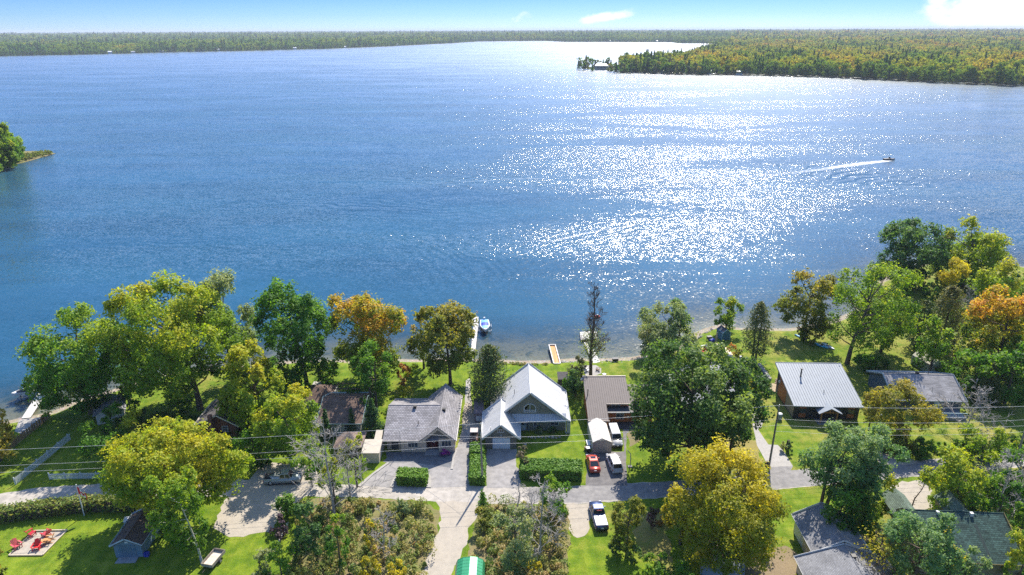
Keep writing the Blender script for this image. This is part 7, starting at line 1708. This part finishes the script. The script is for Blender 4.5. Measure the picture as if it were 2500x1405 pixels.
T('oak_tree', 'yellow green tree cut by the left edge on the spit', -45, 425, 300, 110, YGREEN, 80, hue=0.45, base=0.0, lobes=20, leaf=0.42, dens=1.7)
T('oak_tree', 'tallest green tree at the back of the spit', 28, 398, 318, 60, GREEN, 97, hue=0.55, base=0.0, lobes=16, leaf=0.42, dens=1.7)
T('oak_tree', 'leafy green bush tree in front on the spit', 20, 410, 345, 56, YGREEN, 98, hue=0.45, base=0.0, lobes=14, leaf=0.42, dens=1.7)
T('oak_tree', 'sparse brownish bush at the outer side of the spit trees', 52, 390, 340, 26, OLIVE, 81, hue=0.6, base=0.0, lobes=5, leaf=0.45)
T('cedar_tree', 'clipped columnar cedar with rusty top between the white and the brown roofs', 1407, 935, 873, 42, CEDAR, 82, shape='round', base=0.0, hue=0.55, leaf=0.18, lobes=9, topbias=0.45, lobe_r=0.5)
T('cedar_tree', 'clipped dark green cedar beside the brown metal roofed house', 1405, 968, 900, 46, DARK, 83, shape='round', base=0.0, hue=0.6, leaf=0.18, lobes=9, lobe_r=0.5)
T('spruce_tree', 'little bright green spruce at the shed behind the white roofed house', 1377, 975, 925, 24, GREEN, 84, shape='cone', base=0.0, hue=0.3, leaf=0.16)
T('spruce_tree', 'narrow dark spruce left of the pale cottage wall', 800, 1072, 1000, 30, DARK, 85, shape='cone', base=0.0, hue=0.3, leaf=0.18)
T('spruce_tree', 'narrow dark spruce right of the pale cottage wall', 862, 1062, 1000, 30, DARK, 86, shape='cone', base=0.0, hue=0.25, leaf=0.18)
T('spruce_tree', 'little green spruce at the road corner by the utility pole', 1178, 1232, 1195, 24, GREEN, 87, shape='cone', base=0.0, hue=0.35, leaf=0.15)
T('maple_tree', 'green tree in the lower part of the left thicket', 690, 1420, 1330, 70, GREEN, 88, hue=0.35, base=0.02, lobes=9, leaf=0.18)
T('ash_tree', 'yellow sapling standing in the left thicket', 905, 1350, 1265, 34, YELLOW, 89, hue=0.45, base=0.1, lobes=6, leaf=0.16)
T('ash_tree', 'bright green sapling in the middle of the left thicket', 833, 1395, 1255, 60, GREEN, 90, hue=0.5, base=0.05, lobes=9, leaf=0.17)
T('maple_tree', 'dark green bush tree in the shade of the grey dead tree', 775, 1370, 1215, 95, DARK, 91, hue=0.6, base=0.02, lobes=11, leaf=0.18)

bare_tree('dead_poplar', 'tall leafless grey poplar at the shore behind the brown metal roof', 1442, 918, 690, 5, wide=0.26, depth=4, barkm=BARK, narrow=True, kids=(3, 4), trunk=0.30, leaves=(SILVER, 1500, 0.22, 0.52, 1.3, 0.15))
bare_tree('dead_tree', 'grey leafless tree at the road left of the grey shingled house', 818, 1275, 1018, 6, wide=0.46, depth=4, kids=(3, 4))
bare_tree('dead_tree', 'slender grey leafless tree right of the larger dead tree by the road', 858, 1235, 1075, 7, wide=0.40, depth=4, kids=(2, 3))
bare_tree('dead_tree', 'leafless grey tree in the middle of the left thicket', 938, 1372, 1235, 8, wide=0.40, depth=4, kids=(2, 3))
bare_tree('dead_tree', 'thin leafless sapling in the right thicket near the hedge', 1262, 1290, 1165, 9, wide=0.32, depth=3, kids=(3, 4))
bare_tree('dead_tree', 'tall forked leafless tree in the right thicket', 1318, 1380, 1160, 10, wide=0.40, depth=4, kids=(3, 4), lean=(0.5, 0))
bare_tree('dead_tree', 'wide silver leafless tree in front of the grey asphalt roofed house', 2355, 1078, 935, 11, wide=0.62, depth=5, kids=(2, 3), minr=0.03)
bare_tree('dead_tree', 'pale leafless tree among green trees near the right edge', 2432, 1262, 1095, 12, wide=0.38, depth=4, kids=(3, 4))
bare_tree('dead_tree', 'single bare pole of a dead sapling rising above the green shingled roof', 2222, 1250, 1150, 13, wide=0.10, depth=2, kids=(1, 2), lean=(1.2, 0), barkm=BARK)
bare_tree('dead_tree', 'leafless grey tree in the thicket on the point', 2350, 790, 690, 14, wide=0.34, depth=4, kids=(3, 4))
bare_tree('dead_tree', 'leafless shrub before the blue grey garage at the lower right', 2128, 1425, 1290, 15, wide=0.5, depth=4, kids=(2, 3), barkm=BARK, leaves=(YELLOW, 500, 0.3, 0.9, 1.2, 0.15))

S = shrub
S('round_bush', 'clipped round green bush by the gravel yard', 703, 1268, 1206, 56, HEDGE, 101, 0.55, 0.16, lobe_r=0.62)
S('round_bush', 'dark purple barberry bush below the round green bush', 682, 1312, 1262, 48, PURPLE, 102, 0.5, 0.15)
S('lawn_bush', 'small pale bush at the bottom of the left lawn', 640, 1418, 1345, 62, SILVER, 103, 0.6, 0.15)
S('grey_bush', 'grey flowering bush at the driveway end of the long hedge', 1278, 1146, 1090, 44, foliage('leaf_greyish', [(0, (0.07, 0.085, 0.05)), (0.5, (0.17, 0.17, 0.11)), (1, (0.34, 0.27, 0.22))]), 104, 0.5, 0.15)
S('pink_bush', 'pinkish flowering bush right of the olive willow shrub', 1592, 1292, 1232, 36, foliage('leaf_pinkish', [(0, (0.05, 0.06, 0.025)), (0.5, (0.15, 0.11, 0.08)), (1, (0.40, 0.22, 0.25))]), 105, 0.5, 0.15)
S('pink_bush', 'small rust red bush between the pinkish bush and the golden maple', 1612, 1285, 1262, 24, REDB, 106, 0.7, 0.14)
S('dark_bush', 'dark rounded bush under the olive willow shrub', 1545, 1372, 1335, 44, DARK, 107, 0.7, 0.16)
S('dark_bush', 'low dark bush left of the olive willow shrub foot', 1503, 1352, 1318, 40, DARK, 108, 0.6, 0.16)
S('edge_bush', 'green bush at the bottom edge below the olive willow shrub', 1600, 1425, 1352, 80, GREEN, 109, 0.5, 0.16)
S('edge_bush', 'green bush at the bottom edge left of the grey shed', 1660, 1425, 1365, 80, GREEN, 110, 0.35, 0.16)
S('autumn_bush', 'rust and yellow bush between the orange maple and the brownish maple', 988, 945, 885, 36, REDB, 111, 0.6, 0.2)
S('autumn_bush', 'yellow shrub behind the ridge of the grey shingled house', 985, 985, 945, 60, YGREEN, 112, 0.6, 0.2)
S('wild_bush', 'yellow bush at the bottom of the left thicket', 905, 1425, 1362, 60, YELLOW, 141, 0.4, 0.16)
S('wild_bush', 'golden bush at the lower right side of the left thicket', 965, 1420, 1362, 56, YELLOW, 142, 0.55, 0.16)
S('wild_bush', 'yellow bush at the bottom of the right thicket', 1300, 1410, 1350, 50, YELLOW, 143, 0.5, 0.16)
S('wild_bush', 'pale green bush beside the lane in the right thicket', 1190, 1290, 1240, 60, OLIVE, 144, 0.4, 0.16)
S('wild_bush', 'green bush at the back of the left thicket by the road', 985, 1262, 1222, 44, SILVER, 145, 0.4, 0.16)
S('wild_bush', 'leafy bush at the left border of the left thicket', 765, 1300, 1240, 60, GREEN, 146, 0.4, 0.16)
S('garden_bush', 'round leafy shrub by the porch of the blue green house', 1745, 1085, 1055, 30, SILVER, 113, 0.6, 0.15)
S('garden_bush', 'dark bluish shrub beneath the huge dark walnut', 1720, 1130, 1092, 46, DARK, 114, 0.7, 0.16)
S('garden_bush', 'pale hosta clump beside the concrete path', 1912, 1102, 1082, 22, SILVER, 115, 0.7, 0.14)
S('garden_bush', 'dark clipped shrub next to the stump by the concrete path', 1925, 1106, 1078, 18, DARK, 116, 0.5, 0.13)
S('garden_bush', 'yellow flowering bed at the fence of the blue green house', 1838, 965, 925, 30, YELLOW, 117, 0.5, 0.17)
S('garden_bush', 'brown dried flower clump beside the boardwalk', 1785, 872, 842, 24, REDB, 118, 0.7, 0.17)
S('garden_bush', 'shrub growing between the boardwalk and the forked cedar', 1800, 880, 850, 26, OLIVE, 119, 0.5, 0.18)
S('road_bush', 'mixed green roadside shrub in front of the grey asphalt roofed house', 2200, 1118, 1055, 66, OLIVE, 120, 0.4, 0.18)
S('road_bush', 'dark green roadside shrub right of the mixed one', 2250, 1115, 1068, 62, GREEN, 121, 0.25, 0.18)
S('road_bush', 'low green shrub left of the mixed roadside shrub', 2160, 1105, 1070, 40, DARK, 122, 0.6, 0.18)
S('front_bush', 'hosta bush in the flower bed of the white roofed house', 1316, 1058, 1044, 22, SILVER, 123, 0.4, 0.13)
S('front_bush', 'dark rhododendron below the wide window of the white roofed house', 1347, 1058, 1040, 22, DARK, 124, 0.6, 0.13)
S('yard_bush', 'leafy shrub filling the gap behind the wide yellow olive tree', 390, 1120, 1055, 80, GREEN, 125, 0.4, 0.2)
S('yard_bush', 'green shrub at the foot of the bright yellow green tree', 640, 1140, 1085, 60, GREEN, 126, 0.25, 0.2)
S('lake_bush', 'broad green bush on the bank between the deep green and the orange maple', 815, 935, 880, 70, GREEN, 150, 0.45, 0.2)
S('lake_bush', 'yellowish bush on the bank right of the orange maple', 1005, 925, 885, 46, YGREEN, 151, 0.5, 0.2)
S('lake_bush', 'green bush on the bank left of the deep green maple', 655, 930, 880, 64, GREEN, 152, 0.5, 0.2)
S('lake_bush', 'leafy bush beside the raised pale deck', 740, 985, 940, 60, GREEN, 153, 0.35, 0.2)
S('lake_bush', 'dense bush left of the spruce at the grey shingled house', 868, 985, 945, 50, GREEN, 154, 0.4, 0.2)
S('lake_bush', 'wild bush in the shade below the largest maple', 440, 985, 930, 80, GREEN, 155, 0.35, 0.2)
S('lake_bush', 'loose bush at the lake edge beneath the largest maple', 590, 935, 890, 60, GREEN, 128, 0.45, 0.22)
S('lake_bush', 'dark bush at the foot of the deep green maple', 700, 985, 930, 80, GREEN, 129, 0.2, 0.22)
S('lake_bush', 'bush under the olive maple next to the kayaks', 1975, 838, 790, 60, OLIVE, 130, 0.5, 0.22)
S('lake_bush', 'brushy shrub below the tall open crowned ash', 2110, 905, 860, 70, GREEN, 131, 0.3, 0.22)
S('lake_bush', 'dark shrub at the left corner of the grey asphalt roof', 2135, 900, 868, 60, GREEN, 132, 0.2, 0.22)
S('lake_bush', 'shrub at the water below the dark oak', 2230, 705, 668, 60, GREEN, 133, 0.3, 0.26)
S('corner_bush', 'brownish bush in the lower left corner', 2, 1420, 1335, 40, OLIVE, 134, 0.6, 0.16)
S('corner_bush', 'dark shrub mass beyond the green shingled roof', 2480, 1330, 1240, 70, YGREEN, 135, 0.4, 0.19)

hedge('box_hedge', 'rectangular clipped hedge in the loop of the grey house driveway', [(970, 1186), (1040, 1190), (1045, 1166), (974, 1163)], 1.6, HEDGE, 201, hue=0.6)
hedge('box_hedge', 'long narrow clipped hedge between the two driveways', [(1147, 1186), (1183, 1186), (1184, 1130), (1150, 1128)], 1.4, HEDGE, 202, hue=0.55)
hedge('box_hedge', 'short rounded hedge piece behind the long narrow one', [(1148, 1124), (1182, 1124), (1180, 1100), (1150, 1100)], 1.5, HEDGE, 203, hue=0.45)
hedge('box_hedge', 'long clipped hedge along the front lawn of the white roofed house', [(1270, 1172), (1418, 1176), (1418, 1145), (1272, 1142)], 1.7, HEDGE, 204, hue=0.45)
hedge('loose_hedge', 'dark untrimmed hedge along the road behind the red chairs', [(-60, 1290), (60, 1270), (200, 1252), (345, 1249), (345, 1232), (190, 1235), (60, 1251), (-60, 1268)], 1.7, BRUSH, 205, leaf=0.2, hue=0.18, rough=0.26, dens=0.9)

thicket('thicket', 'tangled brown and green undergrowth left of the gravel lane', [(735, 1240), (830, 1225), (930, 1225), (1050, 1240), (1072, 1262), (1060, 1330), (1035, 1430), (700, 1430), (715, 1330)], 300, BRUSH, 301, 0.4, 3.6, 0.13, 100, 0.33, 0.25)
thicket('thicket', 'tangled brown undergrowth right of the gravel lane', [(1190, 1240), (1290, 1242), (1380, 1244), (1386, 1310), (1376, 1430), (1142, 1430), (1150, 1330), (1165, 1280)], 230, BRUSH, 302, 0.4, 3.6, 0.13, 100, 0.35, 0.25)
thicket('reeds', 'green reed bed at the tip of the left spit', [(38, 398), (70, 390), (118, 379), (134, 375), (110, 371), (60, 374)], 150, BRUSH, 303, 0.8, 1.8, 0.35, 40, 0.28, 0.1)
thicket('shore_weeds', 'weedy fringe along the lawn edge by the lake', [(1165, 889), (1240, 891), (1300, 893), (1335, 892), (1335, 888), (1240, 886), (1165, 884)], 70, BRUSH, 304, 0.15, 0.4, 0.11, 30, 0.45, 0.2)
thicket('ground_cover', 'shady undergrowth filling the wooded point on the right', [(2200, 690), (2300, 660), (2480, 680), (2520, 980), (2380, 960), (2290, 905), (2230, 860), (2210, 760)], 260, GREEN, 305, 0.8, 2.6, 0.24, 70, 0.32, 0.18)
thicket('ground_cover', 'rank green growth behind the roadside shrubs on the right', [(2160, 1095), (2300, 1085), (2480, 1070), (2520, 1095), (2300, 1112), (2180, 1125)], 120, YGREEN, 306, 0.3, 1.2, 0.17, 60, 0.3, 0.18)
thicket('ground_cover', 'dark growth between the trees around the green shingled roof', [(2270, 1180), (2520, 1150), (2520, 1420), (2480, 1420), (2470, 1250), (2290, 1225)], 170, GREEN, 307, 0.6, 2.2, 0.18, 70, 0.3, 0.2)
thicket('ground_cover', 'shaded undergrowth beneath the left lakeside trees', [(300, 1000), (470, 1010), (620, 1060), (600, 1120), (400, 1080), (250, 1060)], 120, GREEN, 308, 0.4, 1.6, 0.2, 60, 0.22, 0.15)
# spit of land at the left edge
sp = [(-420, 420), (-200, 428), (0, 409), (50, 400), (100, 386), (136, 375.5), (100, 370), (60, 371), (-60, 372), (-420, 350)]
pts = [g(*p, WATER_Z) for p in sp]
cxy = (sum(p[0] for p in pts) / len(pts), sum(p[1] for p in pts) / len(pts))
mb = MB().loft([[(x, y, WATER_Z - 1.0) for x, y in pts], [(x, y, WATER_Z + 0.12) for x, y in pts], [(x + (cxy[0] - x) * 0.12, y + (cxy[1] - y) * 0.12, 0.0) for x, y in pts]])
tag(mb.build('spit', scrub_m), kind='structure')
# trees that stand out one by one on the tip of the peninsula across the bay
tip = [(1412, 168, 148), (1418, 170, 141), (1424, 169, 144), (1430, 169, 136), (1437, 168, 139), (1446, 167, 143), (1446, 173, 158), (1452, 167, 148), (1462, 166, 147), (1472, 165, 146), (1480, 166, 145), (1487, 166, 142), (1491, 166, 147),
       (1489, 176, 157), (1497, 176, 154), (1504, 177, 152), (1511, 177, 148), (1519, 176, 151), (1524, 177, 158), (1531, 177, 156), (1541, 178, 154), (1547, 176, 144), (1554, 176, 143), (1561, 176, 147), (1571, 177, 143), (1581, 177, 141), (1590, 178, 144), (1599, 179, 155), (1608, 178, 150),
       (1619, 178, 144), (1626, 179, 152), (1634, 180, 152), (1644, 179, 142), (1652, 181, 157), (1661, 180, 148), (1670, 181, 160), (1680, 180, 145), (1690, 181, 148), (1702, 182, 160), (1714, 181, 146), (1726, 182, 150)]
src = None
for i, (bx, by, tp) in enumerate(tip):
    x, y = g(bx, by, 0.3); Hh = height_at(bx, tp, y)
    mat_ = [DARK, GREEN, CEDAR, OLIVE, GREEN][i % 5]
    dark_c = i % 3 == 0
    grow('shoreline_tree', 'one of the small dark trees standing along the tip of the far peninsula', x, y, Hh, Hh * (0.30 if dark_c else 0.46), mat_, 'cone' if dark_c else 'round', 0.03, 0.55, 0.2, 0.85, 1.3, 6, 500 + i, None, None, (0, 0), 'trees on the tip of the far peninsula', 'tree', 9, 1, 1.0, 0.3, 0.5)
# ------------------------------------------------------------------ air
hz = MB().box(-17500, 17500, -500, 17500, -6.2, 82.0).build('haze', None)
hz.data.materials.clear()
m = bpy.data.materials.new('haze_air'); m.use_nodes = True; nt = m.node_tree; nt.nodes.clear()
out = nt.nodes.new('ShaderNodeOutputMaterial'); pv = nt.nodes.new('ShaderNodeVolumePrincipled')
pv.inputs['Color'].default_value = (0.80, 0.88, 1.0, 1); pv.inputs['Density'].default_value = 0.000075; pv.inputs['Anisotropy'].default_value = 0.0
nt.links.new(pv.outputs[0], out.inputs['Volume'])
hz.data.materials.append(m); tag(hz, 'pale blue haze over the lake', 'haze', None, 'stuff')
